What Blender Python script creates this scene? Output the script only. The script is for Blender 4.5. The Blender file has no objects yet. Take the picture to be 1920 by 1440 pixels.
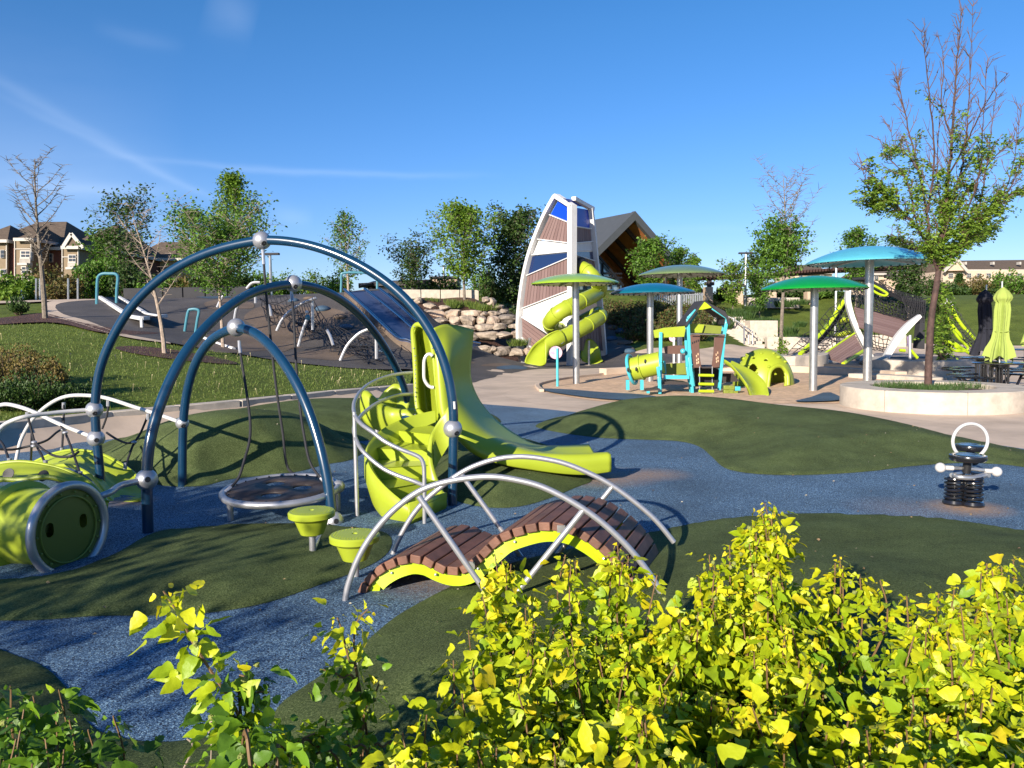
import bpy, math, random
import numpy as np
from mathutils import Vector, Matrix, noise
from math import sin, cos, pi, radians
random.seed(7); rng = np.random.default_rng(7)
S = bpy.context.scene
COL = S.collection
# ---------------- camera ----------------
F = 1500.0
camd = bpy.data.cameras.new('camera'); cam = bpy.data.objects.new('camera', camd); COL.objects.link(cam)
S.camera = cam
camd.sensor_fit = 'HORIZONTAL'; camd.sensor_width = 36; camd.lens = 36 * F / 1920
camd.clip_start = .05; camd.clip_end = 3000
CAM = Vector((0, 0, 1.7))
RC = Matrix.Rotation(radians(90 - 4.2), 3, 'X') @ Matrix.Rotation(radians(-.67), 3, 'Z')
cam.matrix_world = Matrix.Translation(CAM) @ RC.to_4x4()
# ---------------- light ----------------
AZ, EL = radians(30), radians(19.5)
sd = Vector((sin(AZ) * cos(EL), cos(AZ) * cos(EL), -sin(EL)))      # direction light travels
sl = bpy.data.lights.new('sun', 'SUN'); so = bpy.data.objects.new('sun', sl); COL.objects.link(so)
sl.energy = 5.0; sl.angle = radians(.5); sl.color = (1, .90, .76)
so.rotation_euler = sd.to_track_quat('-Z', 'Y').to_euler()
W_ = bpy.data.worlds.new('World'); S.world = W_; W_.use_nodes = True
nt = W_.node_tree; N = nt.nodes; L = nt.links; N.clear()
out = N.new('ShaderNodeOutputWorld'); bg = N.new('ShaderNodeBackground'); sky = N.new('ShaderNodeTexSky')
sky.sky_type = 'NISHITA'; sky.sun_disc = False; sky.sun_elevation = EL; sky.sun_rotation = AZ + pi
sky.altitude = 300; sky.air_density = 1.0; sky.dust_density = .3; sky.ozone_density = 3.0
bg.inputs['Strength'].default_value = .086
def nd(t, **k):
    n = N.new(t)
    for a, b in k.items(): setattr(n, a, b)
    return n
def mathn(op, a, b=None, clamp=False):
    m = nd('ShaderNodeMath', operation=op, use_clamp=clamp)
    for i, v in enumerate((a, b)):
        if v is None: continue
        if isinstance(v, (int, float)): m.inputs[i].default_value = v
        else: L.new(v, m.inputs[i])
    return m.outputs[0]
# thin cirrus: coordinates are azimuth and elevation of the sky direction
tc = nd('ShaderNodeTexCoord'); sp = nd('ShaderNodeSeparateXYZ'); L.new(tc.outputs['Generated'], sp.inputs[0])
az = mathn('ARCTAN2', sp.outputs[0], sp.outputs[1]); el = mathn('ARCSINE', sp.outputs[2])
nz = nd('ShaderNodeTexNoise'); nz.inputs['Scale'].default_value = 5; nz.inputs['Detail'].default_value = 6
cb = nd('ShaderNodeCombineXYZ'); L.new(mathn('MULTIPLY', az, 1.0), cb.inputs[0]); L.new(mathn('MULTIPLY', el, 3.0), cb.inputs[1])
L.new(cb.outputs[0], nz.inputs['Vector'])
wob = mathn('SUBTRACT', nz.outputs['Fac'], .5)
def pxdir(x, y):
    d = RC @ Vector(((x - 960) / F, (720 - y) / F, -1)); d.normalize()
    return math.atan2(d.x, d.y), math.asin(d.z)
def streak(p0, p1, w, amp):
    a0, e0 = pxdir(*p0); a1, e1 = pxdir(*p1)
    ln = math.hypot(a1 - a0, e1 - e0); ux, uy = (a1 - a0) / ln, (e1 - e0) / ln
    da = mathn('SUBTRACT', az, a0); de = mathn('SUBTRACT', el, e0)
    t = mathn('DIVIDE', mathn('ADD', mathn('MULTIPLY', da, ux), mathn('MULTIPLY', de, uy)), ln)
    v = mathn('SUBTRACT', mathn('MULTIPLY', de, ux), mathn('MULTIPLY', da, uy))
    v = mathn('ADD', v, mathn('MULTIPLY', wob, w * 2.2 + .012))
    g = mathn('EXPONENT', mathn('MULTIPLY', mathn('MULTIPLY', v, v), -1 / (w * w)))
    tt = mathn('MULTIPLY', mathn('MULTIPLY', mathn('SUBTRACT', 1.0, t, True), mathn('ADD', t, 0, True)), 4, True)
    return mathn('MULTIPLY', mathn('MULTIPLY', g, tt), mathn('MULTIPLY', mathn('ADD', nz.outputs['Fac'], .1), amp))
acc = None
for a in [((-150, 60), (430, 400), .007, .42), ((-60, 150), (500, 420), .004, .35), ((-300, 230), (560, 380), .03, .25), ((-100, 300), (330, 380), .012, .3), ((150, 290), (950, 330), .0038, .55), ((-200, 330), (420, 362), .006, .45),
          ((-400, 250), (350, 330), .09, .45), ((170, 50), (350, 90), .008, .22), ((380, 10), (480, 55), .022, .55), ((505, 400), (590, 412), .011, .45), ((1200, 436), (1440, 430), .005, .25), ((600, 470), (900, 520), .03, .12)]:
    s_ = streak(*a); acc = s_ if acc is None else mathn('ADD', acc, s_)
hs = nd('ShaderNodeHueSaturation'); hs.inputs['Saturation'].default_value = 1.30; L.new(sky.outputs[0], hs.inputs['Color'])
rp = nd('ShaderNodeValToRGB'); rp.color_ramp.elements[0].color = (.62, .68, 1.0, 1); rp.color_ramp.elements[1].color = (1.02, .90, 1.0, 1); rp.color_ramp.elements[1].position = .34
L.new(sp.outputs[2], rp.inputs[0])
tint = nd('ShaderNodeMix', data_type='RGBA', blend_type='MULTIPLY'); tint.inputs[0].default_value = 1; L.new(hs.outputs[0], tint.inputs[6]); L.new(rp.outputs[0], tint.inputs[7])
hm = nd('ShaderNodeMix', data_type='RGBA'); hm.inputs[7].default_value = (6.5, 7.6, 9.2, 1)
L.new(mathn('MINIMUM', mathn('MULTIPLY', acc, .27), .6), hm.inputs[0]); L.new(tint.outputs[2], hm.inputs[6])
L.new(hm.outputs[2], bg.inputs['Color']); L.new(bg.outputs[0], out.inputs['Surface'])
S.view_settings.view_transform = 'Standard'; S.view_settings.look = 'None'
S.view_settings.exposure = .9; S.view_settings.gamma = 1
# ---------------- geometry helpers ----------------
def ray(px, py): return RC @ Vector(((px - 960) / F, (720 - py) / F, -1))
def W(px, py, d):
    r = ray(px, py); return CAM + r * (d / r.y)
def G(px, py, z=0.0):
    r = ray(px, py); return CAM + r * ((z - CAM.z) / r.z)
def onplane(px, py, p0, p1):
    n = Vector((p1[1] - p0[1], -(p1[0] - p0[0]), 0)); r = ray(px, py)
    return CAM + r * (n.dot(Vector((p0[0], p0[1], 0)) - CAM) / n.dot(r))
def cr(P, n=6, closed=False):
    P = [Vector(p) for p in P]; o = []; m = len(P)
    rngi = range(m if closed else m - 1)
    for i in rngi:
        if closed: a, b, c, d = P[i - 1], P[i], P[(i + 1) % m], P[(i + 2) % m]
        else: a, b, c, d = P[max(i - 1, 0)], P[i], P[i + 1], P[min(i + 2, m - 1)]
        for k in range(n):
            t = k / n
            o.append(.5 * ((2 * b) + (c - a) * t + (2 * a - 5 * b + 4 * c - d) * t * t + (3 * b - a - 3 * c + d) * t ** 3))
    if not closed: o.append(P[-1])
    return o
class MB:
    def __init__(s): s.v = []; s.f = []
    def add(s, vs, fs):
        k = len(s.v); s.v += [tuple(v) for v in vs]; s.f += [tuple(i + k for i in f) for f in fs]; return s
    def box(s, c, sz, R=None):
        c = Vector(c); R = R or Matrix.Identity(3)
        vs = [c + R @ Vector((x * sz[0] / 2, y * sz[1] / 2, z * sz[2] / 2)) for x in (-1, 1) for y in (-1, 1) for z in (-1, 1)]
        return s.add(vs, [(0, 1, 3, 2), (4, 6, 7, 5), (0, 4, 5, 1), (2, 3, 7, 6), (0, 2, 6, 4), (1, 5, 7, 3)])
    def tube(s, P, r, n=8, closed=False):
        P = [Vector(p) for p in P]; m = len(P); up = Vector((0, 0, 1)); prev = None; vs = []
        for i, p in enumerate(P):
            if closed: t = P[(i + 1) % m] - P[i - 1]
            else: t = P[min(i + 1, m - 1)] - P[max(i - 1, 0)]
            if t.length < 1e-9: t = Vector((0, 0, 1))
            t.normalize()
            if prev is None:
                a = up if abs(t.z) < .9 else Vector((1, 0, 0)); u = t.cross(a).normalized()
            else:
                u = prev - t * prev.dot(t)
                if u.length < 1e-6: u = t.orthogonal()
                u.normalize()
            prev = u; w = t.cross(u); rr = r[i] if isinstance(r, (list, tuple)) else r
            vs += [p + (u * cos(2 * pi * k / n) + w * sin(2 * pi * k / n)) * rr for k in range(n)]
        fs = [(i * n + k, i * n + (k + 1) % n, ((i + 1) % m) * n + (k + 1) % n, ((i + 1) % m) * n + k) for i in range(m if closed else m - 1) for k in range(n)]
        if not closed: fs += [tuple(range(n))[::-1], tuple(range((m - 1) * n, m * n))]
        return s.add(vs, fs)
    def lathe(s, c, prof, n=32, R=None, caps=True):
        c = Vector(c); R = R or Matrix.Identity(3); m = len(prof)
        vs = [c + R @ Vector((r * cos(2 * pi * k / n), r * sin(2 * pi * k / n), z)) for r, z in prof for k in range(n)]
        fs = [(i * n + k, i * n + (k + 1) % n, (i + 1) * n + (k + 1) % n, (i + 1) * n + k) for i in range(m - 1) for k in range(n)]
        if caps and prof[0][0] > 1e-6: fs.append(tuple(range(n))[::-1])
        if caps and prof[-1][0] > 1e-6: fs.append(tuple(range((m - 1) * n, m * n)))
        return s.add(vs, fs)
    def sphere(s, c, r, n=20, sc=(1, 1, 1)):
        m = n // 2
        return s.add([Vector(c) + Vector((sc[0] * r * sin(pi * i / m) * cos(2 * pi * k / n), sc[1] * r * sin(pi * i / m) * sin(2 * pi * k / n), sc[2] * r * cos(pi * i / m))) for i in range(m + 1) for k in range(n)],
                     [(i * n + k, (i + 1) * n + k, (i + 1) * n + (k + 1) % n, i * n + (k + 1) % n) for i in range(m) for k in range(n)])
    def grid(s, rows, closed=False):
        n = len(rows[0]); m = len(rows)
        return s.add([p for r in rows for p in r], [(i * n + k, i * n + (k + 1) % n, (i + 1) * n + (k + 1) % n, (i + 1) * n + k) for i in range(m - 1) for k in range(n if closed else n - 1)])
    def prism(s, poly, vec):
        poly = [Vector(p) for p in poly]; vec = Vector(vec); n = len(poly)
        return s.add(poly + [p + vec for p in poly], [tuple(range(n))[::-1], tuple(range(n, 2 * n))] + [(i, (i + 1) % n, n + (i + 1) % n, n + i) for i in range(n)])
    def bar(s, a, b, w, h, up=(0, 0, 1)):
        a, b = Vector(a), Vector(b); t = (b - a); ln = t.length; t.normalize(); u = Vector(up)
        x = t.cross(u)
        if x.length < 1e-4: x = t.orthogonal()
        x.normalize(); z = x.cross(t)
        R = Matrix((t, x, z)).transposed()
        return s.box((a + b) / 2, (ln, w, h), R)
def finish(me, ang=.6):
    me.validate(); me.shade_smooth(); me.set_sharp_from_angle(angle=ang)
def build(mb, name, m, parent=None, ang=.6, bevel=0, solid=0, sub=0, offset=0, split=False, recalc=True, flat=False):
    if split:
        par = list(range(len(mb.v)))
        def fnd(i):
            while par[i] != i: par[i] = par[par[i]]; i = par[i]
            return i
        for f in mb.f:
            r0 = fnd(f[0])
            for j in f[1:]: par[fnd(j)] = r0
        groups = {}
        for f in mb.f: groups.setdefault(fnd(f[0]), []).append(f)
        o = None
        for fs in groups.values():
            used = sorted({i for f in fs for i in f}); mp = {i: k for k, i in enumerate(used)}; q = MB(); q.v = [mb.v[i] for i in used]; q.f = [tuple(mp[i] for i in f) for f in fs]
            o = build(q, name, m, parent, ang, bevel, solid, sub, offset, False, recalc, flat)
        return o
    me = bpy.data.meshes.new(name); me.from_pydata(mb.v, [], mb.f)
    import bmesh
    b = bmesh.new(); b.from_mesh(me)
    bmesh.ops.remove_doubles(b, verts=b.verts, dist=1e-5)
    if recalc: bmesh.ops.recalc_face_normals(b, faces=b.faces)
    b.to_mesh(me); b.free()
    finish(me, ang)
    if flat: me.shade_flat()
    me.materials.append(m)
    o = bpy.data.objects.new(name, me); COL.objects.link(o)
    if sub:
        q = o.modifiers.new('sub', 'SUBSURF'); q.levels = sub; q.render_levels = sub
    if solid:
        q = o.modifiers.new('solid', 'SOLIDIFY'); q.thickness = solid; q.offset = offset
    if bevel:
        q = o.modifiers.new('bevel', 'BEVEL'); q.width = bevel; q.segments = 2; q.limit_method = 'ANGLE'
    if parent is not None: adopt(o, parent)
    return o
def adopt(o, p):
    o.parent = p
    t = Vector(p.location)
    q = p
    while q.parent is not None: q = q.parent; t = t + Vector(q.location)
    o.matrix_parent_inverse = Matrix.Translation(-Vector(base_of(p)))
BASES = {}
def base_of(p): return BASES.get(p.name, Vector((0, 0, 0)))
def tag(o, label=None, cat=None, group=None, kind=None):
    if label: o['label'] = label
    if cat: o['category'] = cat
    if group: o['group'] = group
    if kind: o['kind'] = kind
    return o
def thing(name, label, cat, loc=(0, 0, 0), group=None):
    o = bpy.data.objects.new(name, None); COL.objects.link(o); o.location = loc; o.empty_display_size = .1
    BASES[o.name] = Vector(loc)
    return tag(o, label, cat, group)
def struct(o): o['kind'] = 'structure'; return o
def dup(root, loc, rz=0, label=None, sc=1):
    kids = [c for c in root.children]
    r = root.copy(); COL.objects.link(r); r.location = loc; r.rotation_euler = (0, 0, rz); r.scale = (sc, sc, sc)
    if label: r['label'] = label
    def rec(src, dst):
        for ch in list(src.children):
            c = ch.copy(); COL.objects.link(c); c.parent = dst; rec(ch, c)
    rec(root, r)
    return r
# ---------------- materials ----------------
def newmat(name):
    m = bpy.data.materials.new(name); m.use_nodes = True; t = m.node_tree; p = t.nodes['Principled BSDF']; return m, t, p
def mat(name, col, rough=.5, metal=0, var=0, vs=3, bump=0, bs=60, col2=None, coat=0, spec=.5, det=4):
    m, t, p = newmat(name)
    p.inputs['Base Color'].default_value = (*col, 1); p.inputs['Roughness'].default_value = rough; p.inputs['Metallic'].default_value = metal
    p.inputs['Coat Weight'].default_value = coat; p.inputs['Coat Roughness'].default_value = .15; p.inputs['Specular IOR Level'].default_value = spec
    c = t.nodes.new('ShaderNodeTexCoord')
    if var or col2:
        n = t.nodes.new('ShaderNodeTexNoise'); n.inputs['Scale'].default_value = vs; n.inputs['Detail'].default_value = det; n.inputs['Roughness'].default_value = .65
        t.links.new(c.outputs['Object'], n.inputs['Vector'])
        r = t.nodes.new('ShaderNodeValToRGB'); r.color_ramp.elements[0].position = .35; r.color_ramp.elements[1].position = .65
        c2 = col2 or tuple(min(1, x * (1 + var)) for x in col); c1 = col if col2 else tuple(x * (1 - var) for x in col)
        r.color_ramp.elements[0].color = (*c1, 1); r.color_ramp.elements[1].color = (*c2, 1)
        t.links.new(n.outputs['Fac'], r.inputs[0]); t.links.new(r.outputs[0], p.inputs['Base Color'])
    if bump:
        n2 = t.nodes.new('ShaderNodeTexNoise'); n2.inputs['Scale'].default_value = bs; n2.inputs['Detail'].default_value = 3
        t.links.new(c.outputs['Object'], n2.inputs['Vector'])
        b = t.nodes.new('ShaderNodeBump'); b.inputs['Strength'].default_value = min(1, bump); b.inputs['Distance'].default_value = .5 / bs
        t.links.new(n2.outputs['Fac'], b.inputs['Height']); t.links.new(b.outputs[0], p.inputs['Normal'])
    return m
def island(name, cols, rough=.6, bump=0, bs=30, trans=0, vs=0, metal=0):
    """colour differs from piece to piece"""
    m, t, p = newmat(name); p.inputs['Roughness'].default_value = rough; p.inputs['Metallic'].default_value = metal
    g = t.nodes.new('ShaderNodeNewGeometry'); r = t.nodes.new('ShaderNodeValToRGB')
    while len(r.color_ramp.elements) < len(cols): r.color_ramp.elements.new(.5)
    for i, c in enumerate(cols): r.color_ramp.elements[i].position = i / max(1, len(cols) - 1); r.color_ramp.elements[i].color = (*c, 1)
    src = g.outputs['Random Per Island']; colo = r.outputs[0]
    t.links.new(src, r.inputs[0])
    c = t.nodes.new('ShaderNodeTexCoord')
    if vs:
        n = t.nodes.new('ShaderNodeTexNoise'); n.inputs['Scale'].default_value = vs; n.inputs['Detail'].default_value = 5; t.links.new(c.outputs['Object'], n.inputs['Vector'])
        mr = t.nodes.new('ShaderNodeMapRange'); mr.inputs[1].default_value = .3; mr.inputs[2].default_value = .7; mr.inputs[3].default_value = .6; mr.inputs[4].default_value = 1.3
        t.links.new(n.outputs['Fac'], mr.inputs[0])
        mx = t.nodes.new('ShaderNodeMix'); mx.data_type = 'RGBA'; mx.blend_type = 'MULTIPLY'; mx.inputs[0].default_value = 1
        t.links.new(colo, mx.inputs[6]); t.links.new(mr.outputs[0], mx.inputs[7]); colo = mx.outputs[2]
    t.links.new(colo, p.inputs['Base Color'])
    if bump:
        n2 = t.nodes.new('ShaderNodeTexNoise'); n2.inputs['Scale'].default_value = bs; n2.inputs['Detail'].default_value = 4
        t.links.new(c.outputs['Object'], n2.inputs['Vector'])
        b = t.nodes.new('ShaderNodeBump'); b.inputs['Strength'].default_value = bump; b.inputs['Distance'].default_value = .5 / bs
        t.links.new(n2.outputs['Fac'], b.inputs['Height']); t.links.new(b.outputs[0], p.inputs['Normal'])
    if trans:
        o = t.nodes['Material Output']; tr = t.nodes.new('ShaderNodeBsdfTranslucent'); ms = t.nodes.new('ShaderNodeMixShader'); ms.inputs[0].default_value = trans
        t.links.new(colo, tr.inputs[0]); t.links.new(p.outputs[0], ms.inputs[1]); t.links.new(tr.outputs[0], ms.inputs[2]); t.links.new(ms.outputs[0], o.inputs[0])
    return m
def granules(name, cols, scale, dirt=None, bump=.5, mottle=.25):
    m, t, p = newmat(name); p.inputs['Roughness'].default_value = .75
    c = t.nodes.new('ShaderNodeTexCoord'); v = t.nodes.new('ShaderNodeTexVoronoi'); v.inputs['Scale'].default_value = scale
    t.links.new(c.outputs['Object'], v.inputs['Vector'])
    s = t.nodes.new('ShaderNodeSeparateColor'); t.links.new(v.outputs['Color'], s.inputs[0])
    r = t.nodes.new('ShaderNodeValToRGB'); r.color_ramp.interpolation = 'CONSTANT'
    while len(r.color_ramp.elements) < len(cols): r.color_ramp.elements.new(.5)
    for i, (pos, cc) in enumerate(cols): r.color_ramp.elements[i].position = pos; r.color_ramp.elements[i].color = (*cc, 1)
    t.links.new(s.outputs[0], r.inputs[0]); colo = r.outputs[0]
    n = t.nodes.new('ShaderNodeTexNoise'); n.inputs['Scale'].default_value = .9; n.inputs['Detail'].default_value = 6; t.links.new(c.outputs['Object'], n.inputs['Vector'])
    mr = t.nodes.new('ShaderNodeMapRange'); mr.inputs[1].default_value = .3; mr.inputs[2].default_value = .7; mr.inputs[3].default_value = 1 - mottle; mr.inputs[4].default_value = 1 + mottle
    t.links.new(n.outputs['Fac'], mr.inputs[0]); mx = t.nodes.new('ShaderNodeMix'); mx.data_type = 'RGBA'; mx.blend_type = 'MULTIPLY'; mx.inputs[0].default_value = 1
    t.links.new(colo, mx.inputs[6]); t.links.new(mr.outputs[0], mx.inputs[7]); colo = mx.outputs[2]
    if dirt:
        for (x, y, rad, k) in dirt:
            cb = t.nodes.new('ShaderNodeVectorMath'); cb.operation = 'DISTANCE'; cb.inputs[1].default_value = (x, y, 0); t.links.new(c.outputs['Object'], cb.inputs[0])
            q = t.nodes.new('ShaderNodeMapRange'); q.inputs[1].default_value = rad; q.inputs[2].default_value = rad * .2; q.inputs[3].default_value = 0; q.inputs[4].default_value = k
            t.links.new(cb.outputs['Value'], q.inputs[0]); nn = t.nodes.new('ShaderNodeTexNoise'); nn.inputs['Scale'].default_value = 25; nn.inputs['Detail'].default_value = 5; t.links.new(c.outputs['Object'], nn.inputs['Vector'])
            mu = t.nodes.new('ShaderNodeMath'); mu.operation = 'MULTIPLY'; t.links.new(q.outputs[0], mu.inputs[0]); t.links.new(nn.outputs['Fac'], mu.inputs[1])
            m2 = t.nodes.new('ShaderNodeMix'); m2.data_type = 'RGBA'; m2.inputs[7].default_value = (.38, .24, .14, 1)
            t.links.new(mu.outputs[0], m2.inputs[0]); t.links.new(colo, m2.inputs[6]); colo = m2.outputs[2]
    t.links.new(colo, p.inputs['Base Color'])
    b = t.nodes.new('ShaderNodeBump'); b.inputs['Strength'].default_value = bump; b.inputs['Distance'].default_value = .5 / scale
    t.links.new(v.outputs['Distance'], b.inputs['Height']); t.links.new(b.outputs[0], p.inputs['Normal'])
    return m
def turfmat(name, c1, c2, c3, sc=220, big=2.0):
    m, t, p = newmat(name); p.inputs['Roughness'].default_value = .9; p.inputs['Specular IOR Level'].default_value = .15
    c = t.nodes.new('ShaderNodeTexCoord')
    def noi(s, d):
        n = t.nodes.new('ShaderNodeTexNoise'); n.inputs['Scale'].default_value = s; n.inputs['Detail'].default_value = d; n.inputs['Roughness'].default_value = .7; t.links.new(c.outputs['Object'], n.inputs['Vector']); return n.outputs['Fac']
    a0_ = noi(sc, 4); a1_ = noi(sc * .3, 4); av = t.nodes.new('ShaderNodeMath'); av.operation = 'ADD'; t.links.new(a0_, av.inputs[0]); t.links.new(a1_, av.inputs[1]); ah = t.nodes.new('ShaderNodeMath'); ah.operation = 'MULTIPLY'; ah.inputs[1].default_value = .5; t.links.new(av.outputs[0], ah.inputs[0]); a = ah.outputs[0]; b = noi(big, 5)
    r = t.nodes.new('ShaderNodeValToRGB'); e = r.color_ramp.elements; e.new(.5)
    for i, (q, cc) in enumerate(((.42, c1), (.5, c2), (.58, c3))): e[i].position = q; e[i].color = (*cc, 1)
    t.links.new(a, r.inputs[0])
    mr = t.nodes.new('ShaderNodeMapRange'); mr.inputs[1].default_value = .3; mr.inputs[2].default_value = .7; mr.inputs[3].default_value = .68; mr.inputs[4].default_value = 1.3
    t.links.new(b, mr.inputs[0]); mx = t.nodes.new('ShaderNodeMix'); mx.data_type = 'RGBA'; mx.blend_type = 'MULTIPLY'; mx.inputs[0].default_value = 1
    t.links.new(r.outputs[0], mx.inputs[6]); t.links.new(mr.outputs[0], mx.inputs[7]); t.links.new(mx.outputs[2], p.inputs['Base Color'])
    bp = t.nodes.new('ShaderNodeBump'); bp.inputs['Strength'].default_value = .8; bp.inputs['Distance'].default_value = .012
    t.links.new(a, bp.inputs['Height']); t.links.new(bp.outputs[0], p.inputs['Normal'])
    return m
M = {}
M['lime'] = mat('lime_plastic', (.305, .372, .026), .36, var=.05, vs=2, bump=.08, bs=300, spec=.4)
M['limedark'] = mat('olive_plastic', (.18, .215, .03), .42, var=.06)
M['limepaint'] = mat('lime_paint', (.38, .52, .01), .35, var=.04, coat=.3)
M['blue'] = mat('navy_tube', (.005, .034, .078), .28, var=.1, vs=6, coat=.6, bump=.06, bs=150)
M['silver'] = mat('silver_powder', (.46, .46, .48), .38, .65, var=.05, vs=20, bump=.04, bs=400)
M['whitep'] = mat('white_powder', (.62, .60, .58), .4, .2, var=.06, vs=9)
M['white'] = mat('white_paint', (.62, .61, .60), .45, var=.05, vs=3)
M['steel'] = mat('galvanised_steel', (.50, .50, .50), .35, .8, var=.12, vs=7)
M['black'] = mat('black_rubber', (.012, .012, .014), .55)
M['blackgloss'] = mat('black_gloss', (.010, .010, .012), .22, coat=.5)
M['rope'] = mat('black_rope', (.014, .014, .018), .7, bump=.6, bs=200)
M['mesh'] = mat('brown_black_mesh', (.034, .026, .025), .6, var=.2, vs=40)
M['concrete'] = mat('pale_concrete', (.52, .405, .305), .85, var=.17, vs=.9, bump=.25, bs=90, det=9)
M['concrete2'] = mat('wall_concrete', (.46, .40, .33), .85, var=.16, vs=4, bump=.3, bs=60, det=8)
M['sand'] = mat('sand', (.56, .38, .245), .95, var=.22, vs=5, bump=.9, bs=25, det=10)
M['mulch'] = granules('mulch', [(0, (.05, .022, .014)), (.4, (.085, .04, .025)), (.75, (.13, .065, .04))], 22, bump=1)
M['rubber'] = granules('dark_rubber', [(0, (.062, .054, .050)), (.6, (.086, .076, .070)), (.85, (.12, .104, .095))], 90)
M['tanrub'] = granules('tan_rubber', [(0, (.12, .085, .06)), (.6, (.165, .12, .085)), (.85, (.10, .08, .065))], 90)
M['bluerub2'] = granules('slate_blue_rubber', [(0, (.035, .075, .12)), (.6, (.06, .11, .17)), (.85, (.04, .06, .09))], 90)
M['turf'] = turfmat('turf', (.032, .047, .014), (.074, .102, .034), (.15, .18, .07), 300)
M['lawn'] = turfmat('lawn', (.045, .075, .010), (.09, .125, .018), (.15, .17, .035), 45, .8)
M['wood'] = island('recycled_planks', [(.115, .05, .032), (.155, .068, .042), (.19, .088, .055), (.13, .058, .038)], .6, .3, 60, vs=7)
M['plum'] = island('plum_planks', [(.155, .095, .088), (.18, .115, .105), (.20, .13, .12)], .6, .15, 40)
M['glass'] = mat('blue_glass', (.006, .05, .42), .3, coat=.1, spec=.25)
M['glass2'] = mat('navy_glass', (.006, .02, .085), .08, coat=.6)
M['cyan'] = mat('cyan_paint', (.06, .42, .50), .35, coat=.3)
M['brown'] = mat('brown_panel', (.11, .055, .04), .5, var=.1)
M['rock'] = island('boulder', [(.42, .31, .23), (.26, .22, .18), (.50, .39, .29), (.18, .155, .135), (.44, .36, .28), (.36, .27, .20)], .9, .8, 7, vs=3)
M['bark'] = mat('bark', (.10, .065, .045), .9, var=.35, vs=14, bump=.8, bs=40)
M['barkg'] = mat('grey_bark', (.17, .14, .11), .9, var=.3, vs=12, bump=.7, bs=40)
M['birch'] = mat('birch_bark', (.30, .235, .185), .85, var=.25, vs=12, bump=.4, bs=40)
M['twig'] = mat('twig', (.12, .07, .055), .85, var=.2)
M['leaf'] = island('leaf_mid_green', [(.05, .12, .012), (.10, .21, .02), (.15, .28, .03)], .55, trans=.35)
M['leafd'] = island('leaf_dark_green', [(.022, .055, .010), (.04, .085, .014), (.07, .13, .02)], .55, trans=.3)
M['leafy'] = island('leaf_bright_green', [(.09, .18, .015), (.14, .25, .02), (.20, .31, .03)], .55, trans=.4)
M['leafp'] = island('leaf_fresh', [(.10, .20, .02), (.18, .30, .03), (.26, .37, .045)], .55, trans=.4)
M['leafo'] = island('leaf_olive', [(.09, .085, .02), (.13, .12, .03), (.17, .10, .03), (.07, .10, .02)], .6, trans=.3)
# ---------------- terrain ----------------
cp = [(0,795,11.5),(203,775,13.0),(444,753,14.8),(620,735,17.0),(775,722,19.5),(0,690,16),(0,620,22),(0,590,26),(85,597,25),(200,612,24),(310,640,22),(150,680,17.5),(350,700,17.5),
 (560,682,22.5),(700,690,23),(600,710,19),(780,690,24.5),(110,570,30),(235,562,33),(450,560,33),(630,552,33),(760,553,33.5),(400,610,27.5),(550,620,27.5),(700,620,28),(640,660,25),
 (500,650,25),(860,668,35),(870,572,40),(800,570,39),(900,690,28),(900,720,22.5),(979,683,33),(1133,667,36),(1140,605,42),(1200,580,44),(1300,600,44),(1180,650,36),(1420,650,44),(1330,598,50),
 (1250,560,50),(1600,560,62),(1600,640,48),(1800,560,65),(1900,560,66),(1900,640,48),(1750,590,57),(1500,655,44),(960,640,40),(940,570,46),(800,562,39.5),(890,564,40),(800,558,41.2),(890,559,41.8),(720,558,40),(1250,662,35),(1300,658,37),(1350,655,39),(1400,652,42),(1450,655,40)]
TP = [tuple(W(*c)) for c in cp] + [(x, y, 0.) for x, y in [(0,10),(5,10),(10,15),(4,22),(5,28),(12,32),(18,28),(-3,5),(-5,7),(3,5),(20,20),(0,20),(22,33),(14,38),(8,33),(-10,-10),(20,-20),(60,-10),(-2.5,12),(-1,15)]] + \
 [(-20,45,3.2),(0,48,3.4),(-30,60,3.6),(-60,100,4),(0,100,4.5),(60,100,4.5),(-60,50,3.5),(60,35,.8),(-40,20,2.6),(-25,10,1.2),(-12,4,.5),(-40,-10,.5),(50,60,3.4),(30,80,4.3),(10,70,4),(0,60,3.8),(100,60,3),(-110,60,3),(0,170,4.5),(110,140,4.5),(-110,140,4.5)]
TA = np.array(TP)
def _U(r2): return np.where(r2 > 1e-9, .5 * r2 * np.log(r2 + 1e-12), 0)
_s = .02
XY = TA[:, :2] * _s; n_ = len(XY)
_K = _U(((XY[:, None] - XY[None]) ** 2).sum(-1)) + np.eye(n_) * 2e-5
_P = np.c_[np.ones(n_), XY]
_A = np.block([[_K, _P], [_P.T, np.zeros((3, 3))]])
_w = np.linalg.solve(_A, np.r_[TA[:, 2], 0, 0, 0])
def inpoly(X, Y, poly):
    ins = np.zeros(X.shape, bool); n = len(poly)
    for i in range(n):
        x1, y1 = poly[i][:2]; x2, y2 = poly[(i + 1) % n][:2]
        if y1 == y2: continue
        c = ((y1 > Y) != (y2 > Y)) & (X < (x2 - x1) * (Y - y1) / (y2 - y1) + x1); ins ^= c
    return ins
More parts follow.
